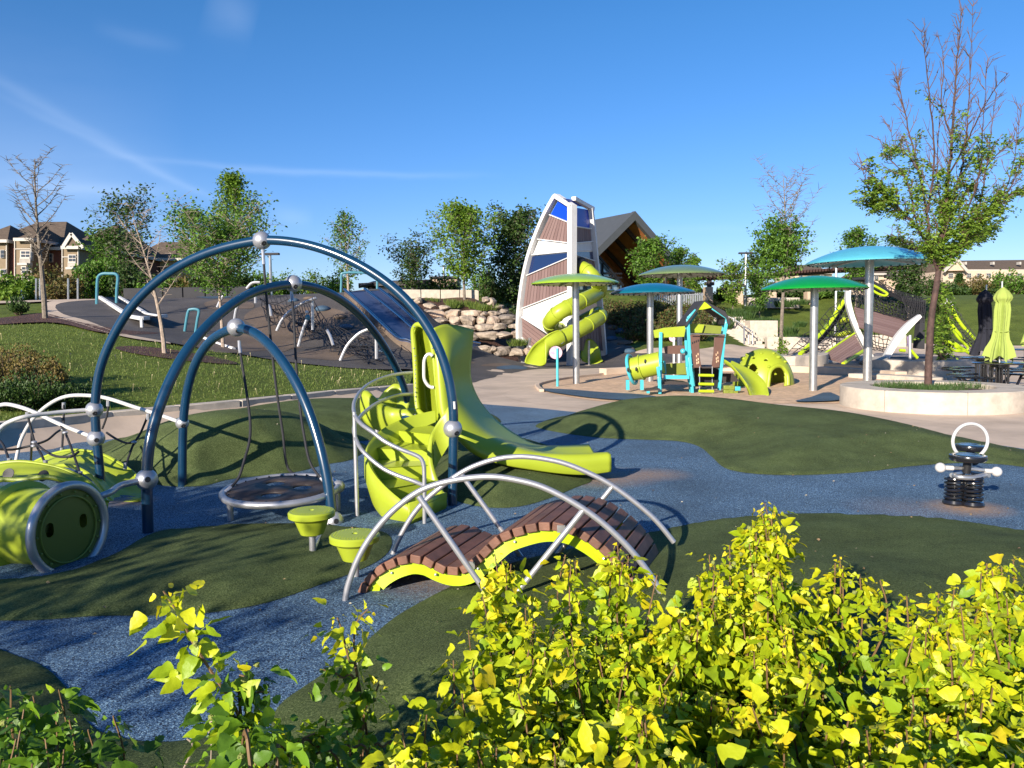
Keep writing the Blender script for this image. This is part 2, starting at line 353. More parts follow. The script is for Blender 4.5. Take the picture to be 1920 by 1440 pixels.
def nearest(X, Y, poly):
    P = np.array([p[:2] for p in poly]); Q = np.roll(P, -1, 0); best = np.full(X.shape, 1e9); bx = X.copy(); by = Y.copy()
    for a, b in zip(P, Q):
        ab = b - a; t = np.clip(((X - a[0]) * ab[0] + (Y - a[1]) * ab[1]) / (ab @ ab + 1e-12), 0, 1)
        cx, cy = a[0] + t * ab[0], a[1] + t * ab[1]; d = (X - cx) ** 2 + (Y - cy) ** 2
        m = d < best; best[m] = d[m]; bx[m] = cx[m]; by[m] = cy[m]
    return np.sqrt(best), bx, by
FLAT = [(-14, -12), (-12, 10), (W(-130, 806, 10.4).x, 10.33)] + [(p.x + .02, p.y - .1) for p in [W(0,795,11.5), W(203,775,13.0), W(444,753,14.8), W(620,735,17.0), W(775,722,19.5)]] + [(-1, 21.5), (3, 24), (10, 27), (20, 29), (24, 27), (26, 10), (22, -12)]
def T(x, y):
    q = np.stack([np.asarray(x, float).ravel(), np.asarray(y, float).ravel()], -1) * _s
    z = _U(((q[:, None] - XY[None]) ** 2).sum(-1)) @ _w[:n_] + np.c_[np.ones(len(q)), q] @ _w[n_:]
    r = np.hypot(q[:, 0], q[:, 1] - .6) / _s
    z = np.clip(z, 0, 4.8); k = np.clip((r - 100) / 60, 0, 1); z = z * (1 - k) + 4.5 * k
    X, Y = np.asarray(x, float).ravel(), np.asarray(y, float).ravel()
    ins = inpoly(X, Y, FLAT); z[ins] = 0
    m = ~ins & (X > -1.5) & (Y > 17)
    if m.any(): z[m] *= np.clip(nearest(X[m], Y[m], FLAT)[0] / 2.5, 0, 1)
    return z.reshape(np.shape(x))
def Tz(x, y): return float(T(np.array([x]), np.array([y]))[0])
def GT(px, py, off=0):
    """where the sight line meets the terrain"""
    r = ray(px, py); d = np.arange(3, 110, .25); P = np.array(CAM)[None] + np.array(r)[None] * (d / r.y)[:, None]
    h = P[:, 2] - T(P[:, 0], P[:, 1]) - off
    i = int(np.argmax(h < 0)) or len(d) - 1
    k = h[i - 1] / (h[i - 1] - h[i] + 1e-9) if h[i] < 0 else 0
    p = P[i - 1] * (1 - k) + P[i] * k
    return Vector(p)
def WT(px, d):
    """point standing on the terrain below pixel column px at depth d"""
    r = ray(px, 620); x = r.x / r.y * d
    for _ in range(3):
        z = Tz(x, d); 
    return Vector((x, d, z))
def sheet(name, poly, m, off=0.0, res=.5, zf=None, parent=None):
    """surface over a smooth outline; zf(x,y,dist_to_edge) gives the height"""
    P = np.array([p[:2] for p in poly]); x0, y0 = P.min(0) - res; x1, y1 = P.max(0) + res
    nx, ny = int((x1 - x0) / res) + 2, int((y1 - y0) / res) + 2
    gx, gy = np.meshgrid(x0 + np.arange(nx) * res, y0 + np.arange(ny) * res)
    cx, cy = gx[:-1, :-1] + res / 2, gy[:-1, :-1] + res / 2
    keep = inpoly(cx, cy, poly)
    idx = np.arange(nx * ny).reshape(ny, nx)
    q = np.stack([idx[:-1, :-1], idx[:-1, 1:], idx[1:, 1:], idx[1:, :-1]], -1)[keep]
    used, inv = np.unique(q, return_inverse=True); q = inv.reshape(-1, 4)
    cnt = np.bincount(q.ravel(), minlength=len(used))
    X = gx.ravel()[used].copy(); Y = gy.ravel()[used].copy()
    d, bx, by = nearest(X, Y, poly); e = cnt < 4
    X[e] = bx[e]; Y[e] = by[e]; d[e] = 0
    d2 = np.where(e, 0, d)
    Z = (zf(X, Y, d2) if zf else T(X, Y)) + off
    me = bpy.data.meshes.new(name); me.from_pydata(np.c_[X, Y, Z].tolist(), [], q.tolist()); me.shade_smooth()
    me.materials.append(m); o = bpy.data.objects.new(name, me); COL.objects.link(o)
    if parent is not None: adopt(o, parent)
    return o
def out(px, n=5, z=0.0, closed=True):
    return cr([G(x, y, z) for x, y in px], n, closed)
def outT(px, n=4): return cr([GT(x, y) for x, y in px], n, True)
# wide ground, reaching the horizon
gr = np.concatenate([-np.geomspace(1500, 45, 14), np.arange(-40, 42, 1.0), np.geomspace(45, 1500, 14)])
gyv = np.concatenate([np.array([-1500, -500, -150, -60, -30, -15]), np.arange(-8, 92, 1.0), np.geomspace(95, 1500, 16)])
gx, gy = np.meshgrid(gr, gyv); gz = T(gx, gy) - .06
near = (np.hypot(gx, gy - 15) < 26) & (gz < .3); gz[near] -= .05
me = bpy.data.meshes.new('ground'); ny, nx = gx.shape; idx = np.arange(nx * ny).reshape(ny, nx)
me.from_pydata(np.c_[gx.ravel(), gy.ravel(), gz.ravel()].tolist(), [], np.stack([idx[:-1, :-1], idx[:-1, 1:], idx[1:, 1:], idx[1:, :-1]], -1).reshape(-1, 4).tolist())
me.shade_smooth(); me.materials.append(M['lawn']); o = bpy.data.objects.new('ground', me); COL.objects.link(o); struct(o)
flat0 = lambda X, Y, d: np.zeros_like(X)
EDGE = [(-14,-12),(16,-12)]
wallp = [W(0,795,11.5), W(203,775,13.0), W(444,753,14.8), W(620,735,17.0), W(775,722,19.5)]
# plaza concrete under everything
plz = [Vector(p + (0,)) for p in [(-30,-12),(30,-12),(40,20),(38,44)]] + [GT(1640, 640), GT(1500, 640), GT(1430, 648), GT(1300, 655), GT(1190, 660), GT(1150, 668), GT(1000, 684), GT(900, 692)] + [wallp[4] + Vector((1.2, 2.5, 0)), wallp[4] + Vector((.2, .05, 0)), wallp[3], wallp[2], wallp[1], wallp[0], Vector((-9, 11, 0)), Vector((-22, 9, 0))]
struct(sheet('plaza', plz, M['concrete'], .0, .6))
# dark rubber plaza and hill
hillp = [(130,590),(95,573),(110,562),(160,556),(240,553),(330,553),(450,551),(560,550),(640,549),(700,550),(765,551)]
dark = [GT(x, y) for x, y in [(215,622),(260,632),(320,643),(390,655),(450,664),(520,676),(580,683),(650,690),(720,693),(775,693),(800,706)]] + [GT(880,718), GT(905,712), GT(960,700), GT(1040,691), GT(1130,690), GT(1260,680), GT(1300,667), GT(1200,663), GT(1190,655)] + \
 [GT(1160,640), W(1145,600,42), W(1100,560,46), W(950,560,45), W(960,640,40), W(870,660,37.5), W(800,640,35), W(780,600,35)] + [W(775,556,34.5), W(700,551,34.5), W(630,552,34.5), W(450,560,34.5), W(300,560,34.5), W(235,560,34), W(150,566,32), W(105,575,29.5), W(120,595,26.5), W(165,610,25)]
struct(sheet('rubber_hill', cr(dark, 3, True), M['rubber'], .008, .35))
# concrete path rounding the hill
pth = [W(-60,572,30), W(60,566,31), W(110,560,32.5), W(170,552,35), W(100,556,35), W(-60,560,34)]
inner = [W(235,560,34), W(150,566,32), W(105,575,29.5), W(120,595,26.5), W(165,610,25), GT(215,622), GT(260,632), GT(320,643)]
outer = [W(120,560,34.5), W(80,572,29.5), W(90,594,26), W(140,609,24.4), GT(205,625), GT(255,636), GT(320,645)]
struct(sheet('concrete_path', cr(inner, 3) + cr(outer, 3)[::-1], M['concrete'], .012, .2))
struct(sheet('path', cr(pth, 3, True), M['concrete'], .012, .3))
struct(sheet('mulch_bed', outT([(-40,603),(40,592),(85,588),(130,600),(190,612),(240,620),(300,625),(245,628),(180,622),(110,606),(40,606),(-40,612)]), M['mulch'], .012, .15))
# coloured pools of rubber on the hill
for i, (px, py, rx, ry, mm) in enumerate([(455,645,110,16,'tanrub'),(560,600,90,30,'tanrub'),(520,630,60,26,'tanrub'),(610,665,60,10,'tanrub'),(590,645,32,9,'rubber'),(430,572,55,9,'tanrub'),(480,610,40,12,'rubber'),(400,557,30,3,'bluerub2'),(720,600,70,26,'tanrub'),(690,655,60,12,'rubber'),(930,685,30,3,'tanrub'),(960,690,35,3.5,'bluerub2'),(870,680,22,3,'tanrub'),(1165,640,20,8,'tanrub')]):
    pts = [GT(px + rx * cos(a) * (1 + .16 * sin(2 * a + i)), py + ry * sin(a) * (1 + .2 * cos(3 * a + i))) for a in np.linspace(0, 2 * pi, 20, endpoint=False)]
    struct(sheet({'tanrub': 'tan_rubber_patch', 'rubber': 'dark_rubber_patch', 'bluerub2': 'blue_rubber_patch'}[mm], cr(pts, 2, True), M[mm], .014 + .002 * (i % 3), .12))
# blue rubber
blue = [Vector((-14, -12, 0)), Vector((16, -12, 0)), Vector((14, 4, 0))] + [G(1960,848), G(1800,824), G(1640,801), G(1400,790), G(1200,783), G(1100,775), G(1000,765), G(905,758), G(860,752), G(780,748), G(700,752)] + [Vector((wallp[3].x, wallp[3].y - .05, 0)), Vector((wallp[2].x, wallp[2].y - .05, 0)), Vector((wallp[1].x, wallp[1].y - .05, 0)), Vector((wallp[0].x, wallp[0].y - .05, 0)), Vector((-14, 9, 0))]
M['bluer'] = granules('blue_rubber', [(0, (.008, .020, .045)), (.25, (.052, .11, .19)), (.6, (.10, .18, .275)), (.84, (.24, .37, .46)), (.95, (.012, .02, .035))], 165,
    dirt=[(*G(1130, 895)[:2], .7, 1.3), (*G(1230, 890)[:2], .45, .9), (*G(1815, 953)[:2], .42, 1.6), (*G(1700, 955)[:2], .6, .35), (*G(840, 1080)[:2], .6, .9), (*G(990, 858)[:2], .6, .7), (*G(245, 940)[:2], .3, 1.6)], bump=.6, mottle=.28)
struct(sheet('blue_rubber_paving', blue, M['bluer'], .004, .5, flat0))
# sand pit
sandp = [(1012,722),(1060,712),(1130,704),(1220,699),(1330,697),(1440,698),(1540,701),(1640,708),(1700,715),(1760,738),(1700,752),(1560,757),(1400,757),(1290,756),(1200,755),(1120,752),(1060,743),(1020,733)]
struct(sheet('sand_pit', out(sandp, 3), M['sand'], .006, .25, lambda X, Y, d: .02 * np.clip(d, 0, 1) * (1 + np.sin(X * 2.3) * np.cos(Y * 1.9))))
struct(sheet('blue_rubber_strip', out([(1016,731),(1070,733),(1130,738),(1200,742),(1235,748),(1200,753),(1130,751),(1060,742),(1025,736)], 3), M['bluerub2'], .04, .15, flat0))
struct(sheet('blue_rubber_tongue', out([(1490,756),(1520,748),(1548,738),(1560,740),(1580,752),(1540,756)], 3), M['bluerub2'], .045, .15, flat0))
kb = MB(); kp = out(sandp, 3); 
arc = [Vector(p) for p in kp if p.y > G(1300, 730).y + 1 or p.x < G(1040, 730).x + .6]
def wallstrip(mb, P, h, th, z0=0, zt=None):
    P = [Vector(p) for p in P]; rows = []
    for i, p in enumerate(P):
        t = (P[min(i + 1, len(P) - 1)] - P[max(i - 1, 0)]); t.z = 0; t.normalize(); n = Vector((-t.y, t.x, 0)) * th / 2
        b = z0 if z0 is not None else p.z; top = (zt[i] if zt is not None else b + h)
        rows.append([Vector((p.x + n.x, p.y + n.y, b)), Vector((p.x + n.x, p.y + n.y, top)), Vector((p.x - n.x, p.y - n.y, top)), Vector((p.x - n.x, p.y - n.y, b))])
    mb.grid(rows, closed=True); k = len(mb.v)
    mb.f += [(k - 4, k - 3, k - 2, k - 1)]; s = k - 4 * len(P); mb.f += [(s + 3, s + 2, s + 1, s)]
    return mb
kerb = MB(); wallstrip(kerb, cr([G(x, y) for x, y in [(1130,703),(1220,698),(1330,696),(1440,697),(1540,700),(1640,706),(1690,711)]], 5), .22, .35)
tag(build(kerb, 'pit_kerb', M['concrete'], bevel=.015), 'low pale concrete kerb curving behind the sand pit', 'kerb')
kerb = MB(); wallstrip(kerb, cr([G(x, y) for x, y in [(1130,703),(1060,711),(1014,721),(1008,727),(1016,735)]], 5), .07, .12)
tag(build(kerb, 'pit_kerb', M['concrete'], bevel=.01), 'thin concrete lip round the left end of the sand pit', 'kerb')
# ---------------- turf mounds ----------------
def mound(px, H, fall, bumps=(), res=.07, extra=None, world=None):
    poly = out(px, 5) if world is None else cr([Vector((x, y, 0)) for x, y in world], 5, True)
    def zf(X, Y, d):
        k = np.clip(d / fall, 0, 1); k = k * k * (3 - 2 * k)
        z = H * k
        for (bx, by, br, bh) in bumps: z = z + bh * np.exp(-(((X - bx) ** 2 + (Y - by) ** 2) / br ** 2)) * np.clip(d / .5, 0, 1)
        # rounded lip where the carpet meets the rubber
        return z + .022 * np.sqrt(np.clip(d / .05, 0, 1)) + .008
    def hz(x, y):
        X = np.array([x]); Y = np.array([y])
        if not inpoly(X, Y, poly)[0]: return 0
        d, _, _ = nearest(X, Y, poly); return float(zf(X, Y, d)[0])
    o = struct(sheet('turf_mound', poly, M['turf'], 0, res, zf))
    return hz
b1 = G(1290, 800)
m_right = mound([(1005,798),(1040,785),(1100,778),(1160,775),(1250,778),(1400,779),(1520,786),(1640,797),(1760,815),(1850,832),(1990,862),(1960,880),(1880,872),(1800,869),(1700,876),(1640,884),(1560,890),(1480,892),(1410,889),(1360,879),(1335,858),(1310,838),(1270,828),(1200,825),(1130,822),(1070,815),(1020,806)], .17, 1.3,
    [(b1.x, b1.y + .8, 1.5, .27), (b1.x + 2.4, b1.y - .6, 1.6, .12)])
m_front = mound([(1165,1010),(1220,1000),(1290,985),(1380,972),(1480,966),(1580,966),(1700,970),(1800,978),(1900,994),(2100,1030),(2200,1150),(2000,1320),(1600,1400),(1300,1420),(1000,1420),(800,1430),(620,1440),(520,1400),(520,1330),(600,1270),(680,1210),(740,1160),(800,1125),(860,1095),(950,1060),(1050,1035)], .05, .9,
    [(.0, 3.7, .6, .10), (2.0, 4.5, .8, .14), (3.6, 4.9, .8, .12)])
m_left = mound([(-140,1120),(-60,1160),(60,1165),(180,1157),(300,1156),(400,1150),(500,1132),(600,1098),(680,1068),(720,1045),(735,1020),(722,1000),(660,990),(560,984),(470,984),(380,990),(290,1000),(215,1040),(110,1078),(0,1088),(-120,1095)], .035, .7,
    [(-2.0, 4.9, .6, .07)])
m_back = mound([(200,830),(260,820),(380,812),(470,806),(560,812),(640,825),(690,838),(660,862),(610,872),(560,885),(500,892),(430,900),(380,912),(310,912),(255,900),(190,880),(160,860)], .26, 1.1,
    [(-3.6, 10.3, 1.4, .36)])
m_far = mound(None, .22, 1.2, [(-3.9, 14.2, 1.8, .18)], world=[(-5.7,12.6),(-4.6,11.7),(-3.6,11.3),(-2.6,11.6),(-1.6,12.3),(-.6,12.8),(-.2,14.0),(-.6,16),(-1.2,17.3),(-2.3,18.0),(-3.5,16.6),(-4.9,14.5),(-6.2,13.2)])
m_slide = mound([(800,902),(830,930),(905,952),(990,948),(1080,915),(1110,895),(1060,850),(1000,828),(930,812),(860,815),(810,850)], .1, .5, [(-.1, 9.0, .6, .12)])
m_corner = mound([(-60,1215),(40,1235),(90,1258),(130,1300),(150,1340),(190,1375),(260,1392),(330,1393),(420,1380),(470,1372),(520,1400),(620,1440),(500,1560),(200,1600),(-200,1600),(-300,1300)], .1, .8)
def MZ(x, y): return max(f(x, y) for f in (m_right, m_front, m_left, m_back, m_far, m_slide, m_corner))
# kerb wall between lawn and play floor
wl = MB(); P = [W(-130, 806, 10.4)] + wallp + [wallp[4] + Vector((1.2, 2.2, -.25))]
for i in range(len(P) - 1):
    segs = 2
    for k in range(segs):
        a = P[i].lerp(P[i + 1], k / segs); b = P[i].lerp(P[i + 1], (k + 1) / segs); dd = (b - a).normalized() * .012
        wallstrip(wl, [a + dd, b - dd], 0, .26, -.05, [a.z + .03, b.z + .03])
tag(build(wl, 'retaining_wall', M['concrete2'], bevel=.012), 'low concrete block wall holding back the lawn', 'wall')
# hill-side lawn sheet with finer mesh
lawn = [p + Vector((-.1, .15, 0)) for p in [P[0]] + wallp] + [GT(775, 700), GT(700, 694), GT(650, 691), GT(560, 683), GT(450, 666), GT(320, 647), GT(250, 638), GT(180, 625), GT(100, 607), GT(0, 610), Vector((-26, 22, 2)), Vector((-22, 12, 1))]
lawn_sheet = struct(sheet('lawn', lawn, M['lawn'], .004, .3))
# ================= near play equipment =================
def Z(o, k):
    ox, oy = o; return lambda x, y: (ox + x / k, oy + y / k)
z7, z8, z9, z6 = Z((380, 700), 4), Z((620, 580), 3.43), Z((620, 820), 2.909), Z((0, 700), 3.6)
def slot(mb, c, r, tilt, az=-90):
    """dark grip slots in a ball clamp"""
    for a in (az, az + 180):
        d = Vector((cos(radians(a)) * cos(tilt), sin(radians(a)) * cos(tilt), sin(tilt)))
        R = d.to_track_quat('Z', 'Y').to_matrix()
        mb.lathe(Vector(c) + d * (r - .012), [(.0, .012), (.02, .0135), (.024, .010)], 12, R)
def ball(parent, c, r=.088, az=-60, tilt=-.4):
    m = MB(); m.sphere(c, r, 28); m.lathe(Vector(c), [(r * 1.0, -.005), (r * 1.012, 0), (r * 1.0, .005)], 28, Matrix.Rotation(radians(35), 3, 'Y'))
    b = build(m, 'ball_clamp', M['silver'], parent)
    s = MB(); slot(s, c, r, tilt, az); build(s, 'grip_slot', M['black'], b, split=True)
    return b
# --- triple arch frame
A0, A1 = W(191, 926, 8.25), W(848, 950, 7.5)
B0, B1 = W(277, 1005, 6.6), W(768, 862, 9.9)
C0, C1 = W(342, 915, 8.56), W(625, 990, 6.87)
Apx = [(191,930),(188,880),(180,822),(177,768),(179,725),(190,675),(207,640),(237,580),(275,540),(332,495),(400,465),(472,453),(491,450),(510,450),(555,452),(600,464),(650,482),(700,510),(737,537),(775,572),(805,615),(830,662),(845,720),(850,760),(851,790),(850,830),(849,890),(848,955)]
Bpx = [(278,1008),(276,950),(275,899),(276,865),(279,833),(289,789),(305,742),(332,682),(357,645),(390,607),(425,577),(450,560),(475,547),(500,539),(535,533),(552,533),(567,534),(600,540),(632,555),(670,582),(700,617),(725,655),(745,690),(760,730),(767,760),(769,800),(769,865)]
Cpx = [(342,918),(342,860),(342,793),(347,745),(357,702),(370,670),(390,640),(412,623),(444,613),(462,615),(485,627),(507,647),(530,675),(555,715),(575,755),(597,820),(610,875),(619,925),(625,990)]
def arch(pxs, p0, p1, r, up0=2, up1=3):
    pts = [onplane(x, y, p0, p1) for x, y in pxs]
    pts[0].z = min(pts[0].z, -.02); pts[-1].z = min(pts[-1].z, -.02)
    q = cr(pts, 5)
    for _ in range(30): q = [q[0]] + [(q[i - 1] + q[i] * 2 + q[i + 1]) / 4 for i in range(1, len(q) - 1)] + [q[-1]]
    return q
frame = thing('arch_climber', 'three navy blue arched tubes joined by silver balls with a hanging disc', 'climbing frame', (-2.2, 7.6, 0))
for pxs, p0, p1, lab in ((Apx, A0, A1, 'tallest outer arch'), (Bpx, B0, B1, 'middle arch'), (Cpx, C0, C1, 'lowest arch with the narrowest span')):
    m = MB(); m.tube(arch(pxs, p0, p1, .045), .045, 16); tag(build(m, 'arch_tube', M['blue'], frame), lab)
    
def op(px, py, p0, p1): return onplane(px, py, p0, p1)
topA, topB, topC = op(491, 451, A0, A1), op(550, 532, B0, B1), op(443, 614, C0, C1)
for c in (topA, topB, topC): ball(frame, c)
ball(frame, op(849, 804, A0, A1), .09); ball(frame, op(177, 768, A0, A1), .086); ball(frame, op(180, 822, A0, A1), .088, tilt=-.1)
ball(frame, op(275, 899, B0, B1), .09, tilt=.15); ball(frame, op(342, 793, C0, C1), .07); ball(frame, op(768, 778, B0, B1), .085)
ball(frame, op(625, 990, C0, C1) + Vector((0, 0, .06)), .09, tilt=.2)
# hanging disc
DC = Vector((-2.09, 7.12, .245)); DR = .5
ring = [DC + Vector((DR * cos(a), DR * sin(a), .03 * sin(a))) for a in np.linspace(0, 2 * pi, 48, endpoint=False)]
disc = thing('disc_swing', 'round silver ringed rubber disc hung from three black ropes under the arches', 'swing', (DC.x, DC.y, 0))
m = MB(); m.tube(ring, .032, 12, True); build(m, 'rim', M['silver'], disc)
def disc_mesh(holes):
    mb = MB(); n = 40; R0 = DR - .035
    import bmesh
    b = bmesh.new(); rings = []
    def loop(cx, cy, r, k):
        vs = [b.verts.new((DC.x + cx + r * cos(2 * pi * i / k), DC.y + cy + r * sin(2 * pi * i / k), DC.z + .012 + .03 * (cy + r * sin(2 * pi * i / k)) / DR)) for i in range(k)]
        for i in range(k): rings.append(b.edges.new((vs[i], vs[(i + 1) % k])))
    loop(0, 0, R0, n)
    for h in holes: loop(*h, 20)
    bmesh.ops.triangle_fill(b, edges=rings, use_beauty=True)
    b.verts.index_update(); mb.add([v.co.copy() for v in b.verts], [tuple(v.index for v in f.verts) for f in b.faces]); b.free()
    return mb
build(disc_mesh([(-.10, .17, .088), (.19, .02, .088), (-.02, -.23, .088)]), 'rubber_mat', M['mesh'], disc, solid=.014)
bo = MB()
for a in np.linspace(0, 2 * pi, 24, endpoint=False): bo.sphere(DC + Vector((.455 * cos(a), .455 * sin(a), .03 * sin(a) + .022)), .009, 8)
build(bo, 'bolt', M['blackgloss'], disc, split=True)
ropes = [([(449,650),(455,690),(463,740),(469,790),(468,825),(459,860),(445,900),(433,930)], (C0, C1), ring[26]),
         ([(493,470),(499,550),(508,640),(518,728),(530,810),(541,880),(544,902)], (A0, A1), ring[10]),
         ([(547,552),(551,600),(555,680),(561,750),(570,815),(585,875),(606,925)], (B0, B1), ring[47])]
for pxs, pl, endp in ropes:
    d0 = op(*pxs[0], *pl).y; k = len(pxs) - 1
    P = [W(x, y, d0 * (1 - (i / k)) + endp.y * (i / k)) for i, (x, y) in enumerate(pxs)]; P[-1] = endp
    P = cr(P, 5); m = MB(); m.tube(P, .0125, 8); r_ = build(m, 'rope', M['rope'], disc)
    f = MB(); f.tube([P[0] + Vector((0, 0, .06)), P[0], P[2]], .016, 8); f.tube([P[-4], P[-1]], .018, 8); build(f, 'ferrule', M['silver'], r_, split=True)
m = MB(); pl = W(431, 942, 7.0); g = W(431, 984, 7.0); g.z = 0; m.tube([pl, Vector((pl.x, pl.y, -.02))], .028, 12)
p2 = DC + Vector((.46, .2, 0)); m.tube([p2, Vector((p2.x, p2.y, -.02))], .028, 12); m.sphere(DC + Vector((.49, .12, .0)), .06, 16)
build(m, 'post', M['silver'], disc, split=True)
# --- stepping pods
def pod(label, px, ytop, zt, ground):
    c = G(px, ytop, zt); t = thing('stepping_pod', label, 'stepping pod', (c.x, c.y, 0), 'lime stepping pods between the arches and the wooden bridge')
    m = MB(); m.lathe(c, [(.07, -.17), (.085, -.172), (.125, -.07), (.152, -.055), (.168, -.045), (.17, -.012), (.16, 0), (.10, .004), (.02, .004), (.015, -.004), (0, -.004)], 40)
    b = build(m, 'seat', M['lime'], t, bevel=0)
    m = MB()
    for i in range(-7, 8):
        for j in range(-7, 8):
            x, y = i * .019, j * .019
            if .03 < math.hypot(x, y) < .14: m.sphere(c + Vector((x, y, .003)), .005, 6, (1, 1, .5))
    build(m, 'tread_studs', M['lime'], b)
    m = MB(); m.tube([c + Vector((0, 0, -.16)), Vector((c.x, c.y, ground))], .024, 14); build(m, 'post', M['silver'], t)
    return c, t
c1, t1 = pod('lime stepping pod joined to the foot ball of the lowest arch', 584, 957, .36, .02)
m = MB(); m.tube([op(625, 990, C0, C1) + Vector((-.05, 0, .04)), Vector((c1.x, c1.y, .07))], .024, 12); build(m, 'arm', M['silver'], t1)
c2, t2 = pod('lime stepping pod beside the left foot of the wooden bridge', 665, 1001, .31, .02)
# --- spiral step slide
sl = thing('slide_tower', 'lime plastic slide with spiral steps and a tall hooded entrance', 'slide', (-.6, 8, 0))
SC = Vector((-.56, 7.52, 0))
def hel(a, r, z): return SC + Vector((cos(radians(a)) * r, sin(radians(a)) * r, z))
a0, a1, nst = 246, 112, 5; stp = (a1 - a0) / nst; ro, ri = .80, .17; rise = .132
st = MB()
for k in range(nst):
    aa = [a0 + stp * (k + f) for f in (0, .25, .5, .75, 1.0)]; z1 = rise * (k + 1); z0 = z1 - rise
    st.grid([[hel(aa[0], ri + .03, z0 - .02), hel(aa[0], ro - .03, z0 - .02)], [hel(aa[0] + 1.2, ri + .03, z1 - .01), hel(aa[0] + 1.2, ro - .03, z1 - .01)], [hel(aa[0] + 2.5, ri + .03, z1), hel(aa[0] + 2.5, ro - .03, z1)]] + [[hel(a, ri + .03, z1 + .004 * (i + 1)), hel(a, ro - .03, z1 + .004 * (i + 1))] for i, a in enumerate(aa[1:])])
steps = build(st, 'spiral_steps', M['lime'], sl, ang=.4)
def zprof(a):  # height of the stair line
    return (a - a0) / (a1 - a0) * rise * nst
ow = MB(); rows = []
for a in np.linspace(a0, a1 - 4, 36):
    z = zprof(a); e = .05 if a > a0 - 3 else 0
    top = z + .25 - .10 * abs((a - 180) / 70) ** 2; bot = max(0.012, z - .12)
    rows.append([hel(a, ro - .04, z + .03), hel(a, ro - .015, top - .02), hel(a, ro + .012, top), hel(a, ro + .035, top - .02), hel(a, ro + .04, (top + bot) / 2), hel(a, ro - .01, bot)])
ow.grid(rows); build(ow, 'outer_side', M['lime'], steps, ang=1)
iw = MB(); rows = []
for a in np.linspace(a0 - 2, a1 - 18, 30):
    z = zprof(a); f = (a - a0) / (a1 - a0); r = ri + .07 * sin(pi * f); top = z + .26 * min(1, .4 + f); bot = max(.012, z - .1)
    rows.append([hel(a, r + .03, z + .02), hel(a, r + .01, top - .02), hel(a, r - .01, top), hel(a, r - .03, top - .02), hel(a, r - .03, bot)])
iw.grid(rows); build(iw, 'inner_side', M['lime'], steps, ang=1)
fr = MB(); fr.grid([[hel(a0, ri, .0), hel(a0, ro + .04, .0)], [hel(a0 + .6, ri, rise + .02), hel(a0 + .6, ro + .04, rise + .06)]]); fr.grid([[hel(a, ri, .0) for a in np.linspace(a0, a0 - 26, 5)], [hel(a, ri, rise + .02) for a in np.linspace(a0, a0 - 26, 5)]])
build(fr, 'bottom_riser', M['lime'], steps, solid=.02)
# under deck platform
pf = MB(); pf.lathe(SC + Vector((-.40, 1.15, .62)), [(0, 0), (.26, 0), (.28, .02), (.28, .05), (0, .05)], 6); build(pf, 'deck', M['mesh'], sl)
# hood + chute
R8 = lambda L: [[W(*z8(x, y), d) for x, y, d in r] for r in L]
ch = [[(650,125,8.5),(700,106,8.6),(745,105,8.7),(820,112,8.85),(905,130,9.05)],
      [(680,300,8.46),(700,290,8.46),(750,280,8.52),(820,275,8.75),(892,262,9.05)],
      [(694,520,8.42),(712,500,8.4),(757,470,8.5),(815,440,8.75),(882,400,9.05)],
      [(728,715,8.38),(742,690,8.36),(800,620,8.5),(850,570,8.75),(902,505,9.1)],
      [(830,828,8.33),(842,810,8.32),(890,740,8.5),(920,690,8.75),(963,622,9.15)],
      [(950,928,8.3),(962,905,8.28),(1005,830,8.5),(1025,790,8.8),(1068,735,9.2)],
      [(1110,990,8.3),(1120,950,8.3),(1150,890,8.45),(1170,870,8.85),(1205,832,9.25)],
      [(1290,1022,8.35),(1300,975,8.33),(1320,935,8.42),(1310,925,8.85),(1330,888,9.3)],
      [(1480,1046,8.4),(1480,1010,8.38),(1485,948,8.42),(1460,975,8.85),(1480,892,9.35)],
      [(1640,1052,8.45),(1640,1020,8.43),(1645,945,8.46),(1600,985,8.9),(1600,887,9.4)],
      [(1798,1034,8.5),(1800,1000,8.48),(1792,937,8.5),(1735,990,8.95),(1660,884,9.4)]]
rows = R8(ch); rr = [cr(r, 4) for r in rows]; cols = list(zip(*rr)); cols = [cr(c, 5) for c in cols]; rows2 = [list(r) for r in zip(*cols)]
c = MB(); c.grid(rows2); build(c, 'chute', M['lime'], sl, ang=1.2, solid=.035, offset=-1)
# rear and underside skin
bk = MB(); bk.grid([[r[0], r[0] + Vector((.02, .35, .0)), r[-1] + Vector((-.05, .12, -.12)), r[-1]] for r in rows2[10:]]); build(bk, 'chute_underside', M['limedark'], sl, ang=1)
rib = MB()
for k in range(6):
    y = 330 + k * 38
    rib.tube(cr([W(*z8(720 - k * 1, y + 6), 8.44), W(*z8(752, y), 8.47), W(*z8(800, y - 4), 8.66), W(*z8(842, y - 10), 8.83)], 4), .006, 6)
build(rib, 'moulded_rib', M['lime'], sl, split=True)
